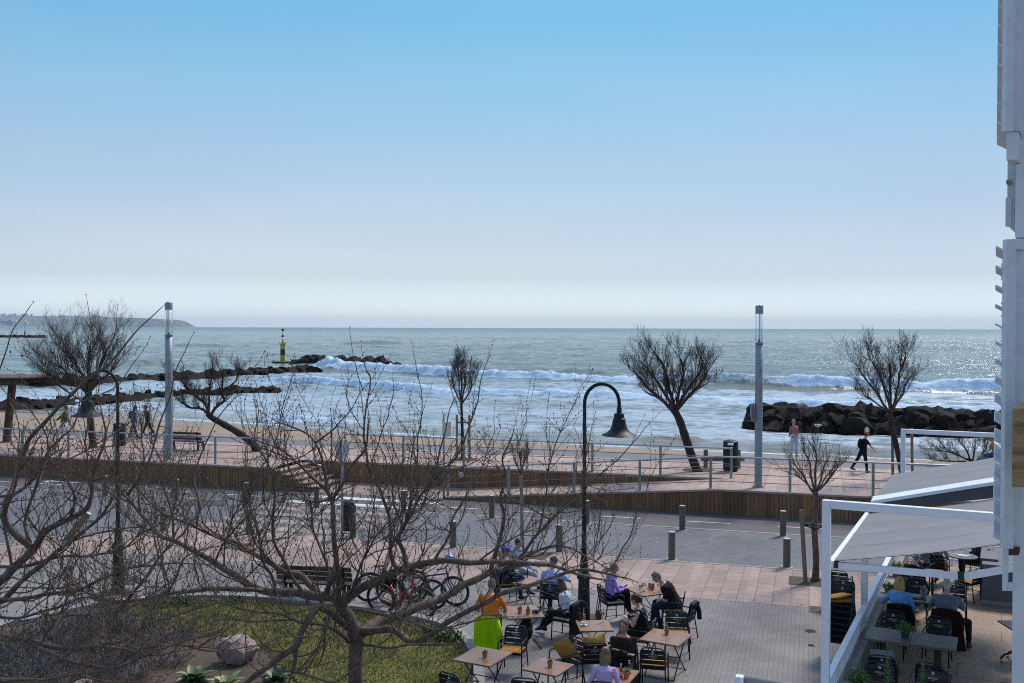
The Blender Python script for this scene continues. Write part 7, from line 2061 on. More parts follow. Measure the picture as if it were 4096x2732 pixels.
    for s in (wb, -wb):
        b = MB(); b.ell((s + 0.16, 0.012, r - 0.18), (0.035, 0.006, 0.02), 8, 6); b.build('reflector', pm('orange reflector', (0.8, 0.25, 0.02), 0.3, var=0.1), t)
    if bag:
        b = MB()
        for s in (-1, 1): b.box((-0.60, s * 0.14, 0.60), (0.30, 0.13, 0.34))
        b.box((-0.58, 0, 0.805), (0.42, 0.12, 0.02)); b.build('pannier', cloth('black pannier', (0.013, 0.013, 0.015)), t, bevel=0.03)
    return t
M_red = pm('red frame paint', (0.42, 0.012, 0.025), 0.3, var=0.15)
bicycle('dark bicycle with a blue fork at the back of the parked row', G(1655, 2408), G(1824, 2424), pm('dark blue frame', (0.012, 0.03, 0.09), 0.3), bag=False)
bicycle('black bicycle with panniers in the middle of the parked row', G(1560, 2424), G(1738, 2438), pm('black frame', (0.012, 0.012, 0.014), 0.3), bag=True)
bicycle('red step-through bicycle at the front of the parked row', G(1528, 2455), G(1690, 2474), M_red, step=True)
bicycle('red and black bicycle behind the tree limb, leftmost of the parked row', G(1498, 2405), G(1630, 2395), M_red, step=False)
q = G(1800, 2424) + Vector((0, 0, 1.18)); b = MB(); b.lathe([(0.0, 0.14), (0.05, 0.132), (0.09, 0.105), (0.108, 0.05), (0.11, 0.0), (0.10, -0.01), (0.085, 0.02), (0, 0.08)], n=18, sx=1.25)
for k in (-0.05, 0, 0.05): b.box((0, k, 0.12), (0.2, 0.014, 0.03))
o = b.build('cycle_helmet', pm('bright blue helmet', (0.02, 0.16, 0.55), 0.35, var=0.2), smooth=False); o.location = q; o.rotation_euler = (0.5, 0.3, 0.4); tag(o, 'bright blue cycle helmet hanging on the handlebar of the rearmost bicycle', 'helmet')
b = MB(); b.box((0, 0, 0.02), (0.34, 0.16, 0.03), 0.3); o = b.build('bag', pm('bright blue plastic', (0.03, 0.22, 0.48), 0.4, var=0.2), bevel=0.01); o.location = G(1500, 2462); tag(o, 'small bright blue bag lying on the paving under the bicycles', 'bag')
# ================================================================ CAFE DECK ON THE RIGHT
O_ = Vector((5.55, 17.3, 0)); A_ = Vector((0.443, 0.896, 0)); B_ = Vector((0.896, -0.443, 0)); DROT = -math.atan2(A_.x, A_.y); DZ = 0.10
def DK(a, b, z=0.0): return O_ + A_ * a + B_ * b + Vector((0, 0, z))
M_wht = pm('white lacquered metal', (0.72, 0.75, 0.80), 0.45, 0.0, var=0.05, scale=2.5, dirt=(0.60, 0.60, 0.60))
M_wall = pm('beige render', (0.30, 0.255, 0.21), 0.85, var=0.2, scale=2, bump=0.3, dirt=(0.16, 0.13, 0.11))
M_grayw = pm('grey painted counter', (0.115, 0.118, 0.135), 0.7, var=0.12, scale=2.5)
def stamped():
    t = NT('stamped concrete floor'); co = t.coord(rotz=-DROT)
    nz = t.n('TexNoise', {'Vector': co, 'Scale': 2.2, 'Detail': 4}).outputs['Color']
    v2 = t.mix(0.16, co, nz, 'ADD')
    v = t.n('TexVoronoi', {'Vector': v2, 'Scale': 6.5}, feature='DISTANCE_TO_EDGE'); e = t.ramp(v.outputs[0], [(0.0, (0.5,) * 3), (0.05, (1,) * 3)])
    big = t.noise(co, 0.7, 6, 0.65); f = t.noise(co, 30, 4, 0.7)
    c = t.ramp(big, [(0.3, (0.25, 0.155, 0.098)), (0.7, (0.38, 0.26, 0.175))])
    c = t.mix(1.0, c, e, 'MULTIPLY'); c = t.mix(1.0, c, t.ramp(f, [(0.3, (0.75,) * 3), (0.7, (1.15,) * 3)]), 'MULTIPLY')
    br = t.n('TexBrick', {'Vector': co, 'Color1': (1, 1, 1, 1), 'Color2': (0.9, 0.9, 0.9, 1), 'Mortar': (0.35, 0.33, 0.3, 1), 'Scale': 1.0, 'Mortar Size': 0.012, 'Brick Width': 1.6, 'Row Height': 0.9})
    c = t.mix(1.0, c, br.outputs['Color'], 'MULTIPLY')
    t.set(Base_Color=c, Roughness=t.n('MapRange', {'Value': big, 'To Min': 0.45, 'To Max': 0.8}).outputs[0]); t.bump(e, 0.4, 0.01)
    return t.m
b = MB(); b.add([DK(-9, 0.0, DZ), DK(-9, 7, DZ), DK(13.8, 7, DZ), DK(13.8, 0.0, DZ)], [(0, 1, 2, 3)]); tag(b.build('deck_floor', stamped()), kind='structure')
t = thing('low_wall', 'low beige wall under the white fence of the cafe deck', 'wall', DK(0, 0))
b = MB(); b.bar(DK(-9, .10, .26), DK(13.8, .10, .26), 0.20, 0.52); b.build('wall_body', M_wall, t, world=True)
b = MB(); b.bar(DK(-9, .10, .535), DK(13.8, .10, .535), 0.25, 0.03); b.build('ledge', M_concrete, t, world=True)
t = thing('fence', 'white fence with a broad sloping-looking handrail along the cafe deck', 'fence', DK(0, 0))
b = MB(); b.bar(DK(-9, .03, 1.0), DK(13.8, .03, 1.0), 0.125, 0.055); b.build('handrail', M_wht, t, world=True, bevel=0.012)
b = MB(); b.bar(DK(-9, .03, .62), DK(13.8, .03, .62), 0.03, 0.03); b.build('lower_rail', M_wht, t, world=True)
for k in range(95):
    b = MB(); a = -1.6 + k * 0.16; b.bar(DK(a, .03, .62), DK(a, .03, .98), 0.022, 0.022, A_); b.build('baluster', M_wht, t, world=True)
for k in range(8):
    b = MB(); a = -1.5 + k * 2.1; b.bar(DK(a, .03, .55), DK(a, .03, .98), 0.045, 0.045, A_); b.build('post', M_wht, t, world=True)
t = thing('fence', 'white fence closing the far end of the cafe deck', 'fence', DK(13.8, 0))
for z in (0.98, 0.25):
    b = MB(); b.bar(DK(13.8, .2, z), DK(13.8, 6, z), 0.05, 0.05); b.build('rail', M_wht, t, world=True)
for k in range(16):
    b = MB(); b.bar(DK(13.8, .3 + k * .36, .1), DK(13.8, .3 + k * .36, .98), 0.03, 0.03, B_); b.build('baluster', M_wht, t, world=True)
# white frames
def frame(lab, a, z, w, L):
    t = thing('white_frame', lab, 'frame', DK(a, 0.02))
    b = MB(); b.bar(DK(a, .02, 0.52 if a > -0.4 else 0), DK(a, .02, z), w, w, A_); b.build('post', M_wht, t, world=True, bevel=0.006)
    if L:
        b = MB(); b.bar(DK(a, .02 + w * .5 + .003, z - w * .5), DK(a, L, z - w * .5), w * .98, w); b.build('beam', M_wht, t, world=True, bevel=0.006)
    return t
aA = -0.52
frame('big white square frame nearest the camera, holding the grey awning', aA, 4.10, 0.135, 4.2)
frame('slender white frame at the far end of the cafe deck', 13.75, 4.02, 0.13, 4.2)
frame('white post standing on the low wall midway along the deck', 4.72, 2.86, 0.13, 0)
# awnings
def awning_fabric():
    t = NT('grey awning canvas'); s = t.n('SeparateXYZ', {0: t.coord(rotz=-DROT)})
    fr = t.math('FRACT', t.math('DIVIDE', s.outputs['Y'], 1.18)); seam = t.math('LESS_THAN', fr, 0.02)
    n = t.noise(t.coord(rotz=-DROT, scale=(0.6, 14, 1)), 1.0, 4, 0.6); g = t.noise(t.coord(), 1.2, 5)
    c = t.ramp(n, [(0.3, (0.185, 0.185, 0.19)), (0.7, (0.235, 0.232, 0.235))]); c = t.mix(1.0, c, t.ramp(g, [(0.3, (0.88,) * 3), (0.7, (1.06,) * 3)]), 'MULTIPLY')
    t.set(Base_Color=t.mix(seam, c, (0.08, 0.08, 0.085)), Roughness=0.9); t.bump(n, 0.5, 0.02)
    return t.m
M_awn = awning_fabric()
t = thing('awning', 'grey fabric awning with a white front bar over the cafe tables', 'awning', DK(0.1, 0.0, 2.93))
def AW(a, b): return DK(a, b, 2.93 + 0.225 * b - 0.05 * math.sin(min(b, 3.6) / 3.6 * math.pi))
b = MB(); na, nb = 34, 14
for dz in (0.0, -0.008):
    base = len(b.v)
    for i in range(na + 1):
        for j in range(nb + 1):
            a = 0.05 + 5.02 * i / na; q = 0.06 + 3.7 * j / nb; p = AW(a, q); p.z += dz + 0.010 * math.sin(a * 5.33 + 1) * (1 - 0.5 * j / nb) + 0.012 * mnoise.noise(Vector((a * 1.3, q * .4, 0))); b.v.append(tuple(p))
    for i in range(na):
        for j in range(nb):
            q = (base + i * (nb + 1) + j, base + (i + 1) * (nb + 1) + j, base + (i + 1) * (nb + 1) + j + 1, base + i * (nb + 1) + j + 1); b.f.append(q[::-1] if dz == 0 else q)
b.build('canvas', M_awn, t, world=True, smooth=True)
b = MB(); b.bar(DK(0.0, 0.02, 2.93), DK(5.12, 0.02, 2.93), 0.09, 0.06); b.build('front_bar', M_wht, t, world=True, bevel=0.012)
b = MB(); b.bar(DK(0.14, 0.10, 2.86), DK(-0.05, 2.05, 2.93), 0.06, 0.115); b.build('arm', M_wht, t, world=True, bevel=0.008)
b = MB(); b.bar(DK(-0.05, 2.13, 2.93), DK(0.22, 3.9, 3.42), 0.06, 0.12); b.build('arm', M_wht, t, world=True, bevel=0.008)
b = MB(); b.lathe([(0.0, -0.075), (0.055, -0.075), (0.055, 0.075), (0.0, 0.075)], DK(-0.05, 2.09, 2.93), n=14); b.lathe([(0.0, -0.06), (0.05, -0.06), (0.05, 0.06), (0, 0.06)], DK(0.14, 0.09, 2.87), n=12); b.build('elbow', M_blk, t, world=True)
b = MB(); b.bar(DK(0.2, 3.78, 3.80), DK(5.1, 3.78, 3.80), 0.16, 0.16); b.build('cassette', M_wht, t, world=True)
t = thing('awning', 'second awning further on, with a bright white roof edge and dark grey valance', 'awning', DK(5.25, 0.1, 3.2))
b = MB(); b.add([DK(5.2, .08, 3.12), DK(5.2, 3.9, 4.06), DK(5.62, 3.9, 4.10), DK(5.62, .08, 3.16), DK(5.2, .08, 3.20), DK(5.2, 3.9, 4.14), DK(5.62, 3.9, 4.18), DK(5.62, .08, 3.24)], [(0, 1, 2, 3), (7, 6, 5, 4), (4, 5, 1, 0), (5, 6, 2, 1), (6, 7, 3, 2), (7, 4, 0, 3)]); b.build('roof_edge', M_wht, t, world=True, bevel=0.012)
b = MB(); b.add([DK(5.26, .10, 3.00), DK(5.26, 3.9, 3.70), DK(5.26, 3.9, 4.06), DK(5.26, .10, 3.12), DK(5.24, .10, 3.00), DK(5.24, 3.9, 3.70), DK(5.24, 3.9, 4.06), DK(5.24, .10, 3.12)], [(0, 1, 2, 3), (7, 6, 5, 4), (0, 4, 5, 1), (1, 5, 6, 2), (2, 6, 7, 3), (3, 7, 4, 0)]); b.build('valance', pm('dark grey canvas', (0.085, 0.087, 0.095), 0.9, var=0.12, scale=3), t, world=True)
b = MB(); b.add([DK(5.62, .1, 3.18), DK(9.8, .1, 3.18), DK(9.8, 3.9, 4.12), DK(5.62, 3.9, 4.12)], [(0, 1, 2, 3)]); b.build('canvas', M_awn, t, world=True)
# counter
t = thing('counter', 'dark grey L-shaped serving counter at the back of the deck', 'counter', DK(9.64, 2.24, DZ), DROT)
b = MB(); b.box((0.9, 0.20, 0.50), (1.8, 0.40, 1.0)); b.build('front_block', M_grayw, t, bevel=0.01)
b = MB(); b.box((0.16, 0.93, 0.53), (0.42, 1.04, 1.06)); b.build('side_block', M_grayw, t, bevel=0.01)
b = MB(); b.box((0.9, 0.185, 0.05), (1.84, 0.42, 0.10)); b.build('skirting', M_concrete, t, bevel=0.005)
t = thing('plate', 'white plate with salad and lemon standing on the counter', 'plate', DK(9.62, 2.24 + 1.05, DZ + 1.0) + A_ * 0.2)
b = MB(); b.lathe([(0, 0.004), (0.10, 0.004), (0.17, 0.022), (0.172, 0.026), (0.10, 0.010), (0, 0.010)], n=26); b.build('dish', M_cer, t, smooth=True)
b = MB(); rg = random.Random(9)
for k in range(14): b.ell((rg.uniform(-.08, .05), rg.uniform(-.07, .07), .022), (.03, .02, .012), 6, 4, Matrix.Rotation(rg.uniform(0, 3), 3, 'Z'))
b.build('salad', M_leaf, t); b = MB(); b.ell((.07, .02, .028), (.03, .022, .018), 8, 6); b.build('lemon', pm('lemon', (0.7, 0.5, 0.05), 0.5), t)
# tables on the deck
M_old = wood('weathered grey table planks', (0.085, 0.066, 0.055), (0.21, 0.165, 0.135), (2.0, 26, 26), 0.5)
def deck_table(lab, a0, a1, b0, b1, z=0.85):
    t = thing('wooden_table', lab, 'table', DK((a0 + a1) / 2, (b0 + b1) / 2, DZ), DROT, 'weathered tables on the cafe deck')
    w = b1 - b0; d = a1 - a0; b = MB()
    for s in (-1, 1): b.box((s * w / 4, 0, z - DZ - 0.025), (w / 2 - 0.008, d, 0.05))
    b.build('tabletop', M_old, t, bevel=0.006)
    for s in (-1, 1):
        b = MB(); b.box((s * (w / 2 - .35), 0, (z - DZ) / 2), (.13, .16, z - DZ - .06)); b.box((s * (w / 2 - .35), 0, 0.03), (.5, .5, .05)); b.build('leg', M_bench, t)
    return t
T9 = deck_table('long weathered wooden table with a potted plant, nearest on the deck', 2.83, 3.72, .24, 1.92)
T10 = deck_table('weathered wooden table with food in front of the couple on the deck', 6.15, 6.85, .34, 1.92)
def round_table(lab, a, bb):
    t = thing('round_table', lab, 'table', DK(a, bb, DZ)); b = MB(); b.lathe([(0, .72), (.36, .72), (.36, .75), (0, .75)], n=30); b.build('tabletop', M_old, t)
    b = MB(); b.lathe([(.25, 0), (.24, .02), (.03, .04), (.03, .72)], n=18); b.build('leg', M_chair, t)
    return t
round_table('small round table by the man in the black coat on the deck', 9.25, 1.12)
T11 = round_table('small table with plates beside the beige-jumpered woman', 11.6, 1.75)
def bush(lab, loc, rad, n, mat, seed=0, h=1.0, leaf=0.045, pot=None, potr=0.09, poth=0.14, cat='plant', name='potted_plant'):
    t = thing(name, lab, cat, loc); r = random.Random(seed); z0 = 0
    if pot:
        b = MB(); b.lathe([(potr * .85, 0), (potr, poth), (potr * .9, poth), (potr * .85, poth * .85), (0, poth * .85)], n=20); b.build('pot', pot, t, autosm=True); z0 = poth
    b = MB(); st = MB()
    for k in range(n):
        d = Vector((r.gauss(0, 1), r.gauss(0, 1), abs(r.gauss(0.3, 0.8)))).normalized(); q = r.uniform(.35, 1) * rad * (1 + .25 * mnoise.noise(d * 2 + Vector((seed, 0, 0))))
        p = Vector((d.x * q, d.y * q, z0 + d.z * q * h)); e = Vector((r.gauss(0, 1), r.gauss(0, 1), r.gauss(.3, .7))).normalized(); f = e.cross(Vector((r.gauss(0, 1), r.gauss(0, 1), r.gauss(0, 1)))).normalized()
        L = leaf * r.uniform(.6, 1.4); b.add([p, p + e * L * .5 + f * L * .28, p + e * L, p + e * L * .5 - f * L * .28], [(0, 1, 2, 3)])
        if k % 9 == 0: st.tube([(0, 0, z0 * .9), tuple(p * .5 + Vector((0, 0, z0 * .5))), tuple(p)], .004, 3)
    b.build('foliage', mat, t); st.build('stem', M_twig, t)
    return t
M_pot = pm('dark glass pot', (0.03, 0.05, 0.06), 0.2, var=0.3)
bush('bushy green plant in a dark pot on the long weathered table', DK(3.2, .98, .85), .19, 620, M_leaf, 1, 1.0, .042, M_pot)
bush('leafy green plant in the near corner of the deck wall', DK(0.55, .42, .55), .24, 700, M_leaf, 2, .9, .045, M_terra, .12, .18)
bush('green plant on the deck wall behind the bald man in black', DK(9.7, .22, .55), .24, 420, M_leaf, 3, .9, .05, M_terra, .1, .15)
bush('small green plant on the deck wall left of the bald man in black', DK(7.9, .20, .55), .17, 300, M_leaf, 4, .9, .05, M_terra, .08, .1)
def tall_plant(lab, loc, h, seed):
    t = thing('tall_plant', lab, 'plant', loc); r = random.Random(seed); b = MB(); s = MB()
    s.tube([(0, 0, 0), (.02, .01, h * .5), (.0, .03, h)], .008, 6)
    for k in range(90):
        z = h * (.12 + .88 * k / 90); a = k * 2.4; L = .20 * (1 - .55 * k / 90) * r.uniform(.7, 1.1); up = .3 + .9 * k / 90
        d = Vector((math.cos(a) * math.cos(up), math.sin(a) * math.cos(up), math.sin(up))); w = Vector((-math.sin(a), math.cos(a), 0)) * L * .085; p = Vector((.01, .01, z)); m_ = p + d * L * .55; e = p + d * L - Vector((0, 0, L * .25))
        b.add([p, m_ + w, e, m_ - w], [(0, 1, 2, 3)])
    b.build('foliage', pm('grey green leaves', (0.15, 0.20, 0.085), 0.6, var=0.3, scale=12), t); s.build('stem', M_leaf, t)
tall_plant('tall narrow-leaved plant in the planter, left of two', DK(0.05, .95, .45), 1.25, 1); tall_plant('tall narrow-leaved plant in the planter, right of two', DK(0.12, 1.5, .45), .95, 2)
t = thing('planter', 'wooden planter box at the bottom edge of the deck', 'planter', DK(0.0, 1.05, DZ), DROT); b = MB()
for k in range(3):
    z = .07 + k * .12
    for s in (-1, 1): b.box((0, s * .20, z), (1.5, .03, .115)); b.box((s * .735, 0, z), (.03, .37, .115))
b.build('box', M_top, t, bevel=.005); b = MB(); b.box((0, 0, .30), (1.42, .36, .04)); b.build('soil', M_soil, t)
# chairs on the deck
DG = 'black slatted chairs on the cafe deck'
def dchair(lab, a, bb, rot): return dup(CH, DK(a, bb, DZ), DROT + R(rot), lab, DG)
x1 = dchair('black chair with a starred back beyond the long deck table, left', 4.35, .62, 180); x2 = dchair('black chair with a starred back beyond the long deck table, right', 4.32, 1.50, 176)
x3 = dchair('black chair with its starred back to the camera at the long deck table, left', 1.75, .70, 4); x4 = dchair('black chair with its back to the camera at the long deck table, right', 1.70, 1.55, -3)
x5 = dchair('black chair at the planter end of the deck, left', .75, .72, 178); x6 = dchair('black chair at the planter end of the deck, right', .85, 1.62, 182)
cushion('grey cushion leaning in the deck chair nearest the wall', x3, cloth('grey cushion', (0.20, 0.20, 0.21)), (.42, .40, .10), (0, .0, .68), (R(66), 0, R(8)))
cushion('pink cushion on the deck chair right of the table leg', x4, cloth('pink cushion', (0.36, 0.10, 0.14)))
cushion('pale grey cushion on the chair beyond the long deck table', x1, cloth('pale grey pad', (0.30, 0.31, 0.32)))
x7 = dchair('black chair facing the couple across their food table, left', 7.55, .85, 180); x8 = dchair('black chair facing the couple across their food table, right', 7.50, 1.70, 184)
x9 = dchair('black chair with a mustard pad beside the grey counter', 9.9, 1.95, 60); cushion('mustard pad on the chair beside the grey counter', x9, M_mustard)
dchair('black chair with starred back standing outside the fence near the young tree', 8.1, -.95, -4)
# guests on the deck
def dsit(lab, a, bb, rot, chlab, **kw):
    ch = dup(CH, DK(a, bb, DZ), DROT + R(rot), chlab, DG); kw.setdefault('shoes', M_shoe)
    o = person(lab, DK(a, bb, DZ) + Matrix.Rotation(DROT + R(rot), 3, 'Z') @ Vector((0, -.05, 0.02)), DROT + R(rot), **kw); return ch, o
ch, o = dsit('blond woman in a bright blue jumper seen from behind on the deck', 5.55, .66, 4, 'black chair with a dark coat under the blond woman in blue', h=1.74, female=True, bulk=1.35, lean=4, curve=12, head=(6, 16), top=cloth('bright blue jumper', (0.13, 0.33, 0.66)), legs=M_jean, hair='bob', hairc=K_blond, hand_l=(-.30, .36, .80), voxel=.009)
drape('black coat over the chair of the blond woman in blue', ch, M_blackc, .62, .1, .55, 'coat', 4, cat='coat')
ch, o = dsit('white-haired man in a dark grey t-shirt seen from behind on the deck', 5.60, 1.62, 0, 'black chair with a maroon coat under the white-haired man', h=1.82, tone='pink', bulk=1.32, lean=4, curve=12, head=(10, -4), top=cloth('dark grey t-shirt', (0.135, 0.16, 0.20)), sleeve='short', legs=M_blackc, hairc=K_white, foot_r=(.42, .10, .085), hand_l=(-.20, .40, .80), hand_r=(.2, .42, .80), voxel=.009, extra=(('straps', M_cer),))
drape('long maroon coat trailing from the chair of the white-haired man', ch, cloth('maroon coat', (0.028, 0.010, 0.010)), .70, .14, .92, 'coat', 9, .13, cat='coat')
dsit('bald man in a black coat sitting with his back turned on the deck', 8.35, .72, -28, 'black chair under the bald man in black', h=1.76, bulk=1.22, lean=8, curve=16, head=(8, 0), top=M_blackc, legs=M_blackc, hair='bald', hairc=K_grey)
dsit('woman in a blue grey cardigan with a pearl necklace facing the camera', 10.6, .80, 165, 'black chair under the woman with the pearl necklace', h=1.70, female=True, bulk=1.12, lean=4, curve=12, head=(10, 0), top=cloth('blue grey cardigan', (0.14, 0.19, 0.22)), legs=M_blackc, hair='bob', hairc=K_grey, hand_l=(.1, .28, .78), hand_r=(-.02, .3, .76), extra=(('shirt_front', M_blackc), ('necklace', M_cer)))
dsit('blond woman in a beige jumper seen from behind at the far end of the deck', 11.3, 1.12, -12, 'black chair under the woman in the beige jumper', h=1.70, female=True, lean=4, curve=14, head=(10, 0), top=cloth('beige jumper', (0.30, 0.235, 0.19)), legs=cloth('beige trousers', (0.33, 0.27, 0.2)), hair='bob', hairc=K_blond)
dsit('curly-haired person in dark clothes at the far corner of the deck', 12.2, 2.05, 75, 'black chair under the curly-haired person', h=1.68, female=True, lean=4, curve=14, head=(12, 0), top=cloth('dark green blouse', (0.03, 0.05, 0.04)), legs=M_blackc, hair='curly', hairc=hairm('curly blond', (0.36, 0.25, 0.13)))
person('person in pale trousers and lavender shoes, half hidden by the white pillar', DK(4.55, 3.32, DZ), DROT + R(150), sit=False, top=cloth('white blouse', (0.5, 0.5, 0.5)), legs=cloth('pale linen', (0.42, 0.41, 0.42)), shoes=pm('lavender shoe', (0.34, 0.32, 0.55), 0.7), foot_l=(-.12, .16, .085), foot_r=(.12, -.06, .085))
t = thing('table_base', 'black curved foot of a table half hidden behind the white pillar', 'table', DK(5.2, 2.95, DZ)); b = MB(); b.tube([(-.30, 0, .03), (-.22, 0, .12), (-.05, 0, .17), (0, 0, .18), (0, 0, .7)], .022, 8); b.tube([(0, -.3, .03), (0, -.2, .12), (0, 0, .18), (0, .2, .12), (0, .3, .03)], .022, 8); b.build('foot', M_blk, t, smooth=True); b = MB(); b.box((.15, 0, .72), (.7, .7, .03)); b.build('tabletop', M_old, t)
# things on the food table
t = thing('cutlery_bucket', 'small metal bucket of cutlery and napkins on the food table', 'bucket', DK(6.62, 1.08, .85)); b = MB(); b.lathe([(.055, 0), (.07, .14), (.066, .14), (.05, .01), (0, .01)], n=18); b.build('bucket', M_steel, t, autosm=True); b = MB()
for k in range(6): b.bar((.02 * math.cos(k), .02 * math.sin(k), .02), (.06 * math.cos(k), .06 * math.sin(k), .24), .012, .006)
b.build('cutlery', M_steel, t); b = MB(); b.box((.03, .01, .17), (.05, .05, .18), .4); b.box((-.03, .01, .15), (.04, .05, .16), -.3); b.build('napkin', pm('kraft napkin', (0.36, 0.25, 0.17), 0.9), t)
t = thing('food_plate', 'dark slate plate with bread and salad on the food table', 'plate', DK(6.42, .98, .85)); b = MB(); b.box((0, 0, .008), (.34, .2, .014), DROT); b.build('slate', M_blk, t)
b = MB(); b.ell((-.07, 0, .035), (.055, .03, .025), 8, 6); b.ell((-.02, .04, .03), (.045, .025, .02), 8, 6); b.build('bread', pm('bread', (0.5, 0.38, 0.2), 0.8, var=.3, scale=25), t)
b = MB()
for k in range(10): b.ell((.08 + .03 * math.cos(k * 2.4), .03 * math.sin(k * 2.4), .03), (.025, .018, .012), 6, 4)
b.build('salad', M_leaf, t)
t = thing('tray', 'white plates and papers on the far small table', 'plate', DK(11.6, 1.75, DZ + .75)); b = MB(); b.lathe([(0, .004), (.13, .004), (.15, .016), (0, .012)], n=22); b.box((.2, .08, .01), (.2, .14, .01), .4); b.build('dish', M_cer, t)
# stacked chairs outside the fence
base = G(3352, 2640); 
for k in range(7):
    o = dup(CH, base + Vector((0.028 * k, 0.05 * k, 0.115 * k)), DROT + R(180 + (k % 2) * 2), 'black slatted chair in the stack outside the deck fence, %s from the ground' % ORD[k], 'stacked chairs outside the deck fence')
    o.rotation_euler = (R(-5), 0, o.rotation_euler[2]); o.location += Vector((0, 0, .02))
    top = o
WM[top.name] = Matrix.Translation(top.location) @ Matrix.Rotation(top.rotation_euler[2], 4, 'Z')
cushion('mustard cushion lying on top of the chair stack outside the fence, lower', top, M_mustard, (.46, .44, .09), (0, 0, .50), (0, .05, .2)); cushion('mustard cushion lying on top of the chair stack outside the fence, upper', top, M_mustard, (.46, .44, .10), (.06, .05, .58), (.2, .12, .6))
# ================================================================ THE BUILDING THAT FRAMES THE RIGHT EDGE
M_bwall = pm('white painted facade', (0.66, 0.665, 0.67), 0.8, var=0.07, scale=1.5, bump=0.25, bscale=30, dirt=(0.50, 0.48, 0.45))
M_shut = pm('white shutter aluminium', (0.58, 0.60, 0.63), 0.5, 0.0, var=0.08, scale=8, dirt=(0.44, 0.42, 0.40))
M_stain = pm('stained brown balcony edge', (0.30, 0.20, 0.085), 0.85, var=0.45, scale=3, stretch=(1, 1, 9), bump=0.4)
def V(px, py, Y): return D(px, py, Y)
t = thing('apartment_building', 'white apartment block edge filling the right border of the view', 'building', (3.35, 6.0, 0))
def slabpx(x0, x1, y0, y1, Y, dep, mat, name, xr=None):
    a = V(x0, y0, Y); c = V(x1, y1, Y); b = MB(); e = Vector((.515, .857, 0)) * dep
    q = [Vector((x, Y, z)) for z in (c.z, a.z) for x in (a.x, c.x)]
    b.add(q + [p + e for p in q], [(0, 1, 3, 2), (5, 4, 6, 7), (0, 2, 6, 4), (1, 5, 7, 3), (2, 3, 7, 6), (0, 4, 5, 1)]); return b.build(name, mat, t, world=True, bevel=.004)
slabpx(4076, 4800, -300, 4200, 6.45, 3.2, M_bwall, 'wall')
slabpx(4047, 4082, -100, 525, 6.22, .30, M_shut, 'shutter_box'); slabpx(4047, 4090, 1000, 2190, 6.20, .30, M_shut, 'shutter_box'); slabpx(4045, 4095, 955, 998, 6.15, .34, M_bwall, 'lintel')
slabpx(4050, 4300, 1632, 1950, 5.45, .5, M_stain, 'balcony_edge'); slabpx(4030, 4400, 1640, 1700, 5.42, .02, M_stain, 'drip_edge') if False else None
slabpx(4026, 4072, 528, 640, 6.18, .25, M_bwall, 'slab_edge'); slabpx(4030, 4058, 645, 900, 6.9, .8, M_bwall, 'gutter'); slabpx(4062, 4200, 655, 950, 6.3, .5, M_bwall, 'soffit'); slabpx(4024, 4046, 720, 735, 6.85, .06, M_concrete, 'bracket'); slabpx(4022, 4046, 790, 905, 6.88, .06, M_bwall, 'pipe_cover')
slabpx(4010, 4030, 2195, 2365, 6.1, .05, M_shut, 'hinge_bar'); slabpx(4030, 4066, 2335, 2365, 6.1, .05, M_shut, 'hinge_foot'); slabpx(4020, 4075, 2193, 2222, 6.15, .12, M_rust, 'rusty_hinge')
def shutter(lab, n0, n1, Yn, Yf, y0, y1, pitch, tilt, w=.072, nslat=None, mx=28):
    """folded-open louvred panel: near stile at px n0..n0+mx, slats running away to px n1"""
    t = thing('louvre_shutter', lab, 'shutter', V(n0 + mx / 2, (y0 + y1) / 2, Yn))
    a = V(n0, y0, Yn); c = V(n0 + mx, y1, Yn); b = MB(); b.box(((a.x + c.x) / 2, Yn, (a.z + c.z) / 2), (c.x - a.x, .05, a.z - c.z)); b.build('stile', M_shut, t, world=True, bevel=.003)
    p0 = V(n1 + 17, 1311, Yn + .02); p1 = V(n1 + 16, 1311, Yf); d = (p1 - p0); d.z = 0; d.normalize(); nrm = Vector((-d.y, d.x, 0)); zz = c.z + .05; k = 0
    while zz < a.z - .03:
        up = (Vector((0, 0, 1)) * math.cos(tilt) + nrm * math.sin(tilt)).normalized(); b = MB()
        q0 = Vector((p0.x, p0.y, zz)) ; q1 = Vector((p1.x, p1.y, zz)); b.bar(q0, q1, w, .011, up); b.build('slat', M_shut, t, world=True, bevel=.002); zz += pitch; k += 1
    return t
shutter('white louvred shutter panel beside the awning, lower storey', 4018, 3986, 6.1, 6.85, 958, 2192, .119, R(-30))
shutter('white louvred shutter panel high at the top right corner', 4018, 3986, 6.1, 6.85, -80, 528, .119, R(-30))
shutter('narrow louvred shutter panel further along the facade', 4014, 3996, 9.6, 10.2, 1040, 1700, .125, R(-30), w=.045, mx=14)
t = thing('rolled_awning', 'rolled grey awning with a white end bracket at the bottom edge', 'awning', V(2985, 2722, 13))
b = MB(); b.tube([V(2980, 2722, 13), V(3420, 2790, 12.2)], .062, 16); b.build('fabric_roll', M_awn, t, world=True, smooth=True)
b = MB(); p = V(2958, 2718, 12.95); b.box(p, (.10, .12, .10), -.3); b.bar(p + Vector((-.05, -.05, -.06)), V(3420, 2812, 12.1), .09, .05); b.lathe([(0, -.05), (.03, -.05), (.03, .05), (0, .05)], p + Vector((0, -.03, .03)), n=12, M=Matrix.Rotation(R(90), 3, 'X')); b.build('bracket', M_wht, t, world=True, bevel=.008)
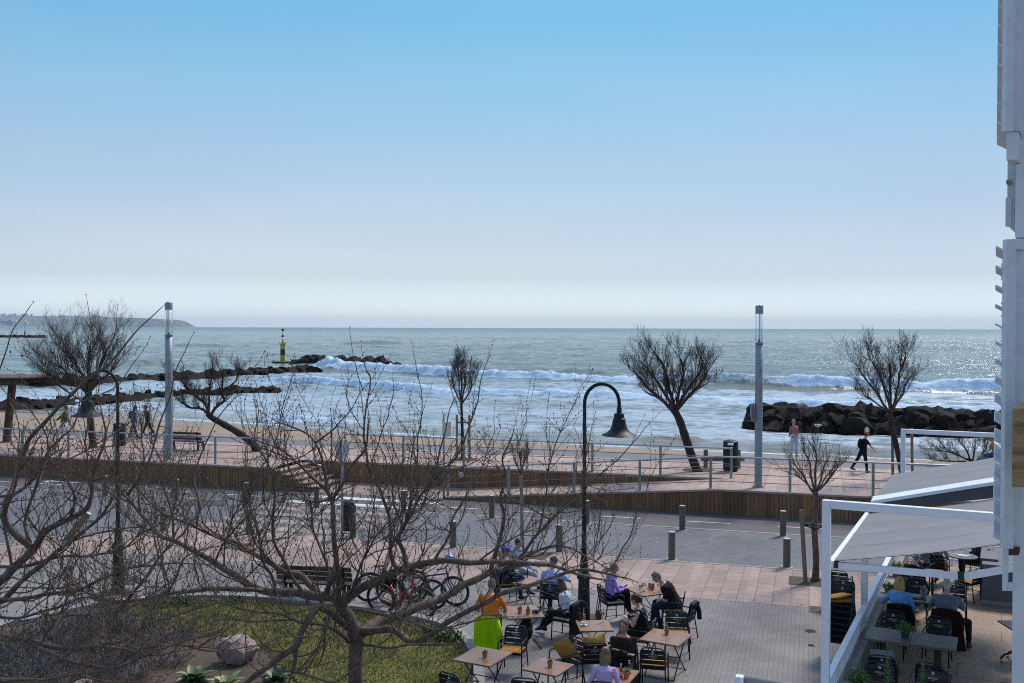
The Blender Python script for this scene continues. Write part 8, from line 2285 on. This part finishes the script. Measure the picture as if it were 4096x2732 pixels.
# ================================================================ GARDEN BED
edge = [(-260, 2640), (0, 2522), (150, 2487), (305, 2449), (479, 2422), (653, 2404), (850, 2398), (1024, 2404), (1220, 2424), (1450, 2447), (1677, 2489), (1786, 2523), (1851, 2577), (1888, 2653), (1893, 2745), (1870, 2860)]
EP = spline([G(x, y) for x, y in edge], 6)
def poly_sheet(pts, z, mat, name, step, hfun, kind='structure', attr=None):
    """a fine sheet cut to an outline, with relief"""
    P = np.array([(p.x, p.y) for p in pts]); lo = P.min(0); hi = P.max(0)
    xs = np.arange(lo[0], hi[0], step); ys = np.arange(lo[1], hi[1], step); XX, YY = np.meshgrid(xs, ys)
    ins = np.zeros_like(XX, dtype=bool); j = len(P) - 1
    for i in range(len(P)):
        c = ((P[i, 1] > YY) != (P[j, 1] > YY)) & (XX < (P[j, 0] - P[i, 0]) * (YY - P[i, 1]) / (P[j, 1] - P[i, 1] + 1e-12) + P[i, 0]); ins ^= c; j = i
    Z = z + hfun(XX, YY); idx = -np.ones(XX.shape, int); idx[ins] = np.arange(ins.sum())
    b = MB(); b.v = [tuple(v) for v in np.stack([XX[ins], YY[ins], Z[ins]], -1)]
    a = idx[:-1, :-1]; q = idx[:-1, 1:]; r = idx[1:, 1:]; s = idx[1:, :-1]; ok = (a >= 0) & (q >= 0) & (r >= 0) & (s >= 0)
    b.f = [tuple(f) for f in np.stack([a[ok], q[ok], r[ok], s[ok]], -1).tolist()]
    o = b.build(name, mat, smooth=True); tag(o, kind=kind); return np.stack([XX[ins], YY[ins], Z[ins]], -1)
M_bed = NT('brown bed soil'); _t = M_bed; _co = _t.coord(); _n = _t.noise(_co, 1.2, 6, .7); _f = _t.noise(_co, 25, 5, .75)
_c = _t.ramp(_n, [(.3, (.058, .036, .026)), (.7, (.125, .082, .057))]); _c = _t.mix(1., _c, _t.ramp(_f, [(.3, (.6,) * 3), (.7, (1.35,) * 3)]), 'MULTIPLY'); _t.set(Base_Color=_c, Roughness=.95); _t.bump(_f, .8, .03); M_bed = M_bed.m
close = [Vector((p.x, p.y, 0)) for p in EP] + [Vector((-2, 16.5, 0)), Vector((-14, 16.0, 0)), Vector((-16, 19, 0))]
poly_sheet(close, .05, M_bed, 'garden_bed', .10, lambda x, y: .03 * fbm(x * 1.1, y * 1.1, 4, 2))
M_lawn = NT('lawn turf'); _t = M_lawn; _co = _t.coord(); _n = _t.noise(_co, .9, 6, .7); _f = _t.noise(_co, 18, 5, .75)
_c = _t.ramp(_n, [(.32, (.06, .08, .012)), (.5, (.15, .142, .027)), (.68, (.235, .18, .058))]); _c = _t.mix(1., _c, _t.ramp(_f, [(.3, (.55,) * 3), (.7, (1.4,) * 3)]), 'MULTIPLY'); _t.set(Base_Color=_c, Roughness=.9); _t.bump(_f, .9, .04); M_lawn = M_lawn.m
lp_ = [(420, 2450), (653, 2413), (850, 2407), (1024, 2413), (1220, 2433), (1450, 2456), (1672, 2498), (1778, 2532), (1838, 2583), (1874, 2656), (1878, 2745), (1860, 2860), (1300, 2860), (1160, 2720), (1080, 2640), (960, 2560), (760, 2545), (600, 2520), (480, 2490)]
LP = [G(x, y) for x, y in lp_]
pts = poly_sheet(LP, .07, M_lawn, 'lawn', .08, lambda x, y: .03 * fbm(x * 1.6, y * 1.6, 3, 4))
rng = np.random.default_rng(8)
sel = pts[rng.integers(0, len(pts), 42000)] + np.concatenate([rng.uniform(-.04, .04, (42000, 2)), np.zeros((42000, 1))], 1)
ang = rng.uniform(0, 6.28, 42000); hgt = rng.uniform(.03, .075, 42000) * (1 + .6 * fbm(sel[:, 0] * 1.3, sel[:, 1] * 1.3, 3, 9)); wd = rng.uniform(.004, .009, 42000); ln = rng.uniform(-.03, .03, (42000, 2))
v0 = sel + np.stack([np.cos(ang) * wd, np.sin(ang) * wd, np.zeros_like(ang)], 1); v1 = sel - np.stack([np.cos(ang) * wd, np.sin(ang) * wd, np.zeros_like(ang)], 1); v2 = sel + np.stack([ln[:, 0], ln[:, 1], hgt], 1)
b = MB(); b.v = np.stack([v0, v1, v2], 1).reshape(-1, 3).tolist(); b.f = np.arange(42000 * 3).reshape(-1, 3).tolist()
tag(b.build('grass', pm('grass blades', (.185, .175, .04), .7, var=.65, scale=1.6)), kind='stuff')
t = thing('garden_kerb', 'low curved grey kerb round the lawn', 'kerb', EP[0]); b = MB(); vs = []
for i, p in enumerate(EP):
    d = (EP[min(i + 1, len(EP) - 1)] - EP[max(i - 1, 0)]).normalized(); n = Vector((-d.y, d.x, 0)); i2 = p - n * .0; o2 = p + n * .22
    vs += [(o2.x, o2.y, -.01), (o2.x, o2.y, .115), (i2.x, i2.y, .115), (i2.x, i2.y, -.01)]
b.add(vs, [(4 * i + k, 4 * i + 4 + k, 4 * i + 5 + k, 4 * i + 1 + k) for i in range(len(EP) - 1) for k in range(3)]); b.build('kerb_stone', M_concrete, t, world=True)
# rocks, agaves, shrubs
def big_rock(lab, p, s, seed, mat, rz):
    me = rock_mesh(seed, 4, .5); me.materials.append(mat); o = bpy.data.objects.new('garden_rock', me); C.objects.link(o); o.location = p; o.scale = s; o.rotation_euler = (.1, .15, rz); tag(o, lab, 'rock')
M_pinkrock = NT('pink quartz rock'); _t = M_pinkrock; _co = _t.coord(); _n = _t.noise(_co, 1.6, 7, .75); _f = _t.noise(_co, 9, 6, .8); _c = _t.ramp(_n, [(.34, (.50, .48, .50)), (.5, (.44, .28, .24)), (.64, (.58, .53, .51))]); _c = _t.mix(1., _c, _t.ramp(_f, [(.3, (.6,) * 3), (.7, (1.25,) * 3)]), 'MULTIPLY'); _t.set(Base_Color=_c, Roughness=.75); _t.bump(_f, .8, .1); M_pinkrock = M_pinkrock.m
big_rock('large pinkish white rock at the edge of the lawn', G(938, 2660) + Vector((0, 0, .22)), (.48, .36, .40), 41, M_pinkrock, .4)
big_rock('small pinkish rock at the bottom edge of the flower bed', G(318, 2775) + Vector((0, 0, .12)), (.30, .22, .22), 42, M_pinkrock, 1.2)
big_rock('small tan rock on the grass near the kerb', G(640, 2438) + Vector((0, 0, .08)), (.13, .10, .08), 43, pm('tan rock', (.33, .24, .13), .8, var=.3), 2)
def agave(lab, p, s, seed, n=16, cols=((.11, .17, .06), )):
    t = thing('agave', lab, 'plant', p); r = random.Random(seed); b = MB()
    for k in range(n):
        a = k * 2.4 + r.uniform(-.2, .2); el = .25 + 1.0 * k / n; L = s * r.uniform(.8, 1.1); d = Vector((math.cos(a), math.sin(a), 0)); w = Vector((-math.sin(a), math.cos(a), 0)); pr = None
        for q in range(6):
            f = q / 5; e = el - f * .75 * (1.1 - el * .5); p_ = d * (L * f * math.cos(el - f * .35)) + Vector((0, 0, .05 + L * f * math.sin(el) - .28 * L * f * f)); ww = .085 * s / .4 * (math.sin(math.pi * min(1, .18 + f * .82)) + .02)
            cur = [p_ + w * ww + Vector((0, 0, ww * .5)), p_, p_ - w * ww + Vector((0, 0, ww * .5))]
            if pr: b.add(pr + cur, [(0, 1, 4, 3), (1, 2, 5, 4)])
            pr = cur
    b.build('leaves', pm('agave leaf %d' % seed, cols[0], .5, var=.3, scale=6), t, smooth=True)
agave('green agave with long upright leaves left of the pink rock', G(775, 2740), .46, 1); agave('pale green agave below the pink rock', G(905, 2765), .42, 2, 18, ((.24, .27, .10),)); agave('dark green agave near the tree trunk', G(1100, 2738), .40, 3, 12, ((.06, .11, .035),))
M_weed = pm('bright weed leaves', (.055, .11, .018), .6, var=.4, scale=9); M_dull = pm('grey green herb leaves', (.10, .115, .075), .7, var=.35, scale=9)
for i, (x, y, r_, n, m_, lab) in enumerate([(740, 2416, .42, 700, M_weed, 'low green weeds along the far kerb, below the bench'), (640, 2428, .3, 450, M_weed, 'low green weeds on the far lawn edge, left clump'), (930, 2412, .3, 400, M_weed, 'low green weeds on the far lawn edge, right clump'), (1790, 2560, .40, 600, M_weed, 'green weed patch by the kerb near the orange man'), (1730, 2530, .3, 400, M_weed, 'green weed patch left of the one by the orange man'), (60, 2600, .55, 900, pm('yellow green leaves', (.12, .16, .02), .6, var=.4, scale=9), 'yellow green shrub at the left edge of the bed'),
        (200, 2540, .5, 800, M_weed, 'green shrub behind the grey herbs on the left'), (500, 2625, .40, 600, M_weed, 'green leafy clump under the low branches'), (400, 2600, .35, 500, M_dull, 'dull green clump in the middle of the bed'), (30, 2700, .5, 700, M_dull, 'dull green shrub in the lower left corner')]):
    bush(lab, G(x, y, .06), r_, n, m_, 40 + i, .55, .07, cat='shrub', name='shrub')
def herb(lab, p, rad, n, h, seed, mats):
    t = thing('herb_shrub', lab, 'shrub', p); r = random.Random(seed); b = MB(); f = MB()
    for k in range(n):
        a = r.uniform(0, 6.28); q = rad * math.sqrt(r.random()); c = Vector((math.cos(a) * q, math.sin(a) * q, 0)); L = h * r.uniform(.5, 1.1); e = c * 1.5 + Vector((r.gauss(0, .05), r.gauss(0, .05), L)); b.tube([c * .6, c * 1.1 + Vector((0, 0, L * .5)), e], [.004, .003, .002], 3)
        if r.random() < .45: f.ell(e, (.012, .012, .035), 5, 4)
    b.build('stems', mats[0], t); f.build('flower_heads', mats[1], t)['kind'] = 'stuff'
M_hst = pm('dry grey stems', (.17, .16, .15), .9, var=.35, scale=8); M_hfl = pm('faded lavender heads', (.075, .065, .085), .9, var=.3)
for i, (x, y, r_, n, h_) in enumerate([(350, 2500, .5, 240, .45), (80, 2660, .6, 300, .55), (480, 2660, .5, 260, .5), (300, 2740, .6, 300, .5), (690, 2560, .4, 200, .35), (180, 2580, .5, 260, .5), (300, 2570, .5, 260, .5), (430, 2530, .5, 260, .45), (560, 2520, .45, 240, .4), (200, 2650, .6, 300, .5), (400, 2690, .5, 260, .45), (600, 2600, .4, 200, .35), (120, 2730, .6, 280, .5), (520, 2720, .4, 200, .35), (690, 2660, .35, 160, .3), (-60, 2640, .6, 260, .5)]):
    herb("dry grey lavender clump among the low branches of the flower bed", G(x, y, .05), r_, n, h_, 60 + i, (M_hst, M_hfl))
for o in bpy.data.objects:
    if o.name.startswith('herb_shrub'): o['group'] = 'dry lavender clumps in the flower bed'

# ================================================================ WALKERS, BATHERS, BIRDS
def walker(lab, px, py, rot, **kw): return person(lab, G(px, py, ZP), R(rot), sit=False, voxel=.013, **kw)
Mw = cloth('white trousers', (.52, .56, .66)); M_dkj = cloth('dark denim', (.012, .02, .045))
walker('man in a tan padded vest walking on the promenade at the left', 255, 1764, -72, h=1.80, tone='tan', lean=4, head=(4, 0), top=cloth('black sleeves', (.012, .012, .013)), legs=Mw, shoes=M_wshoe, hairc=K_brown, foot_l=(-.09, -.34, .12), foot_r=(.09, .30, .085), hand_l=(-.28, -.42, .98), hand_r=(.24, .28, 1.02), extra=(('vest', cloth('tan padded vest', (.24, .185, .11))),))
walker('woman in blue denim and a dark hat walking on the promenade', 533, 1752, -96, h=1.72, female=True, lean=3, head=(6, 0), top=cloth('blue denim jacket', (.045, .10, .22)), legs=cloth('blue denim', (.022, .045, .085)), shoes=M_shoe, hair='long', hairc=K_black, foot_l=(-.08, -.26, .11), foot_r=(.08, .26, .085), extra=(('hat', cloth('dark navy hat', (.015, .022, .035))), ('backpack', M_blackc)))
walker('man in sunglasses, dark jacket and white shirt striding on the promenade', 592, 1753, 118, h=1.76, tone='tan', lean=4, head=(4, -8), top=cloth('brown black jacket', (.026, .019, .016)), legs=M_dkj, shoes=M_shoe, hairc=K_brown, foot_l=(-.09, .36, .085), foot_r=(.09, -.36, .12), hand_l=(-.26, .12, .94), extra=(('glasses', M_blk), ('shirt_front', cloth('white shirt', (.55, .52, .60)))))
walker('woman in a pink knitted top, head scarf and white trousers on the promenade', 3178, 1826, 16, h=1.70, female=True, bulk=1.12, tone='tan', lean=3, head=(8, 0), top=cloth('pink knitted top', (.42, .15, .17)), legs=Mw, shoes=M_wshoe, hair='none', foot_l=(-.10, .12, .085), foot_r=(.10, -.08, .085), hand_l=(-.12, .26, 1.0), hand_r=(.14, .26, 1.02), extra=(('scarf', cloth('pink head scarf', (.48, .22, .24))),))
walker('woman in black with a red cap and backpack walking right', 3452, 1890, -86, h=1.68, female=True, bulk=1.08, tone='tan', lean=5, head=(4, 0), top=M_blackc, sleeve='short', legs=M_blackc, shoes=pm('teal shoe', (.02, .06, .08), .6), hair='short', hairc=K_black, foot_l=(-.08, -.46, .22), foot_r=(.08, .14, .085), hand_r=(.24, .40, .98), hand_l=(-.24, -.05, .90), extra=(('cap', cloth('coral cap', (.58, .09, .09))), ('backpack', M_blackc), ('glasses', M_blk)))
p = D(3985, 1311, 44.0); person('bather in blue shorts sitting on a low ledge, half hidden by the shutters', Vector((p.x, p.y, ZP - .05)), R(100), tone='tan', legs=cloth('blue shorts', (.02, .07, .25)), leg_len=.05, lean=8, voxel=.015, foot_l=(-.1, .5, .1), foot_r=(.12, .42, .1))
b = MB(); q = D(3990, 1311, 44.1); b.box((q.x, q.y, ZP + .2), (1.4, .4, .42), STREET_ROT); tag(b.build('stone_ledge', M_concrete, bevel=.02), 'low stone ledge under the seated bather at the right', 'ledge')
M_wet = cloth('black wetsuit', (.012, .013, .016))
for i, (x, y, lab, rot) in enumerate([(42, 1412, 'surfer sitting upright in the water, highest of the three', 40), (88, 1428, 'surfer low in the water right of the other two', 0)]):
    p = G(x, y, SEA_Z); person(lab, p + Vector((0, 0, -.50)), R(rot), top=M_wet, legs=M_wet, hairc=K_black, voxel=.03, lean=10, h=1.8)
p = G(46, 1430, SEA_Z); t = thing('surfboard', 'dark surfboard lying on the water beside the surfers', 'surfboard', p + Vector((0, 0, .12))); b = MB(); b.ell((0, 0, 0), (1.1, .28, .05), 14, 6); b.build('board', M_wet, t, smooth=True)
person('surfer lying flat on the dark board', p + Vector((0.3, 0, -.62)), R(80), top=M_wet, legs=M_wet, hairc=K_black, voxel=.03, lean=62, h=1.7)
M_gull = pm('white gull feathers', (.62, .62, .64), .7, var=.08)
for x, y, lab, rt, up in ((3272, 1702, 'white gull with spread wings low in front of the dark rocks', .3, 0), (3468, 1722, 'white gull perched upright before the dark rocks', 1.2, .9)):
    p = G(x, y, SEA_Z) if False else D(x, y, 72.0); t = thing('gull', lab, 'bird', p, rt); M_ = Matrix.Rotation(up, 3, 'Y'); b = MB(); b.ell((0, 0, 0), (.24, .10, .11), 12, 8, M_); b.ell(M_ @ Vector((-.24, 0, .07)), (.07, .055, .06), 10, 6); b.tube([M_ @ Vector((.18, 0, .02)), M_ @ Vector((.40, 0, .0))], [.06, .015], 6); mesh_obj('body', remeshed(b, .02, 2), M_gull, t)
    b = MB(); b.ell((.05, .12, .04), (.26, .05 if up else .16, .03), 10, 6, M_); b.ell((.05, -.12, .04), (.26, .05 if up else .16, .03), 10, 6, M_); b.build('wing', pm('grey gull wing', (.33, .35, .38), .7), t, smooth=True); b = MB(); b.tube([M_ @ Vector((-.30, 0, .07)), M_ @ Vector((-.37, 0, .055))], [.014, .004], 6); b.build('beak', pm('yellow beak', (.6, .35, .03), .5), t)
# far sails
for x, y, col, lab in ((155, 1303, (.45, .02, .04), 'tiny sailing boat with a red sail off the headland'), (245, 1304, (.03, .04, .06), 'tiny sailing boat with a dark sail off the headland'), (1728, 1307, (.05, .06, .08), 'tiny dark sail on the horizon in the middle'), (85, 1302, (.05, .05, .06), 'tiny dark boat near the left shore of the bay')):
    p = D(x, 1310, 5200); p.z = SEA_Z; t = thing('sailing_boat', lab, 'boat', p); b = MB(); b.prism([(-3.2, -.9), (2.4, -.9), (4, 0), (2.4, .9), (-3.2, .9)], -.3, .9); b.build('hull', M_cer if x < 200 else M_blk, t); b = MB(); b.add([(-3.0, 0, 1.2), (.6, .15, 1.2), (.3, 0, 11.5), (-3.0, .12, 1.2), (.6, .27, 1.2), (.3, .12, 11.5)], [(0, 1, 2), (5, 4, 3), (0, 3, 4, 1), (1, 4, 5, 2), (2, 5, 3, 0)]); b.build('sail', pm('sail %d' % x, col, .7, var=.1), t)
# wet things on the rail
def on_rail(u, z=1.2): return SV(u, 38.25, ZP + z)
t = thing('towel', 'purple knitted towel hanging over the railing at the right', 'towel', on_rail(5.5), STREET_ROT); b = MB(); n = 14
for s in (0, 1):
    for lay in (0, 1):
        base = len(b.v)
        for j in range(9):
            for i in range(n + 1):
                x = -.27 + .54 * i / n; f = .012 * math.sin(i * 1.1 + j * .2); y = (-.045 if s == 0 else .045) * min(1, j * .6 + .15) + f * (j / 8) + (.012 if lay else 0); b.v.append((x, y, .042 - .085 * j))
        for j in range(8):
            for i in range(n): q = (base + j * (n + 1) + i, base + j * (n + 1) + i + 1, base + (j + 1) * (n + 1) + i + 1, base + (j + 1) * (n + 1) + i); b.f.append(q if lay else q[::-1])
b.build('cloth', cloth('purple knit', (.085, .022, .085)), t, smooth=True); b = MB(); b.tube([(-.06, -.09, -.5), (-.05, -.085, -.15), (0, -.08, -.08), (.05, -.085, -.15), (.06, -.09, -.5)], .018, 6); b.tube([(-.25, -.085, -.42), (.25, -.085, -.42)], .012, 5); b.build('trim', M_blackc, t, smooth=True)
t = thing('bikini_top', 'black bikini top hanging from the railing beside the purple towel', 'swimwear', on_rail(4.95, .85), STREET_ROT); b = MB(); b.ell((-.12, -.03, -.28), (.10, .03, .12), 10, 7); b.ell((.14, -.03, -.22), (.12, .03, .09), 10, 7, Matrix.Rotation(.5, 3, 'Y')); b.tube([(-.12, -.03, -.2), (-.15, 0, .0), (-.13, 0, .02)], .012, 5); b.tube([(.12, -.03, -.15), (.17, 0, .0), (.15, 0, .02)], .012, 5); b.build('cloth', M_blackc, t, smooth=True)

# fallen leaves and grit scattered over the paving
rl = random.Random(17); b = MB()
for k in range(420):
    c = G(3262, 2350) if k % 5 == 0 else None
    u, v = (rl.uniform(-24, 9), rl.choice([rl.uniform(14, 29.5), rl.uniform(29.6, 30.2), rl.uniform(34.7, 35.3), rl.uniform(37.5, 37.95)])); p = SV(u, v, .016) if c is None else c + Vector((rl.gauss(0, .8), rl.gauss(0, .6), .018))
    a = rl.uniform(0, 6.28); L = rl.uniform(.012, .038); d = Vector((math.cos(a), math.sin(a), rl.uniform(-.05, .25))) * L; w = Vector((-math.sin(a), math.cos(a), 0)) * L * .5; b.add([p - d, p + w, p + d, p - w], [(0, 1, 2, 3)])
tag(b.build('leaf_litter', pm('dead leaves', (.11, .07, .035), .9, var=.5, scale=3)), kind='stuff')
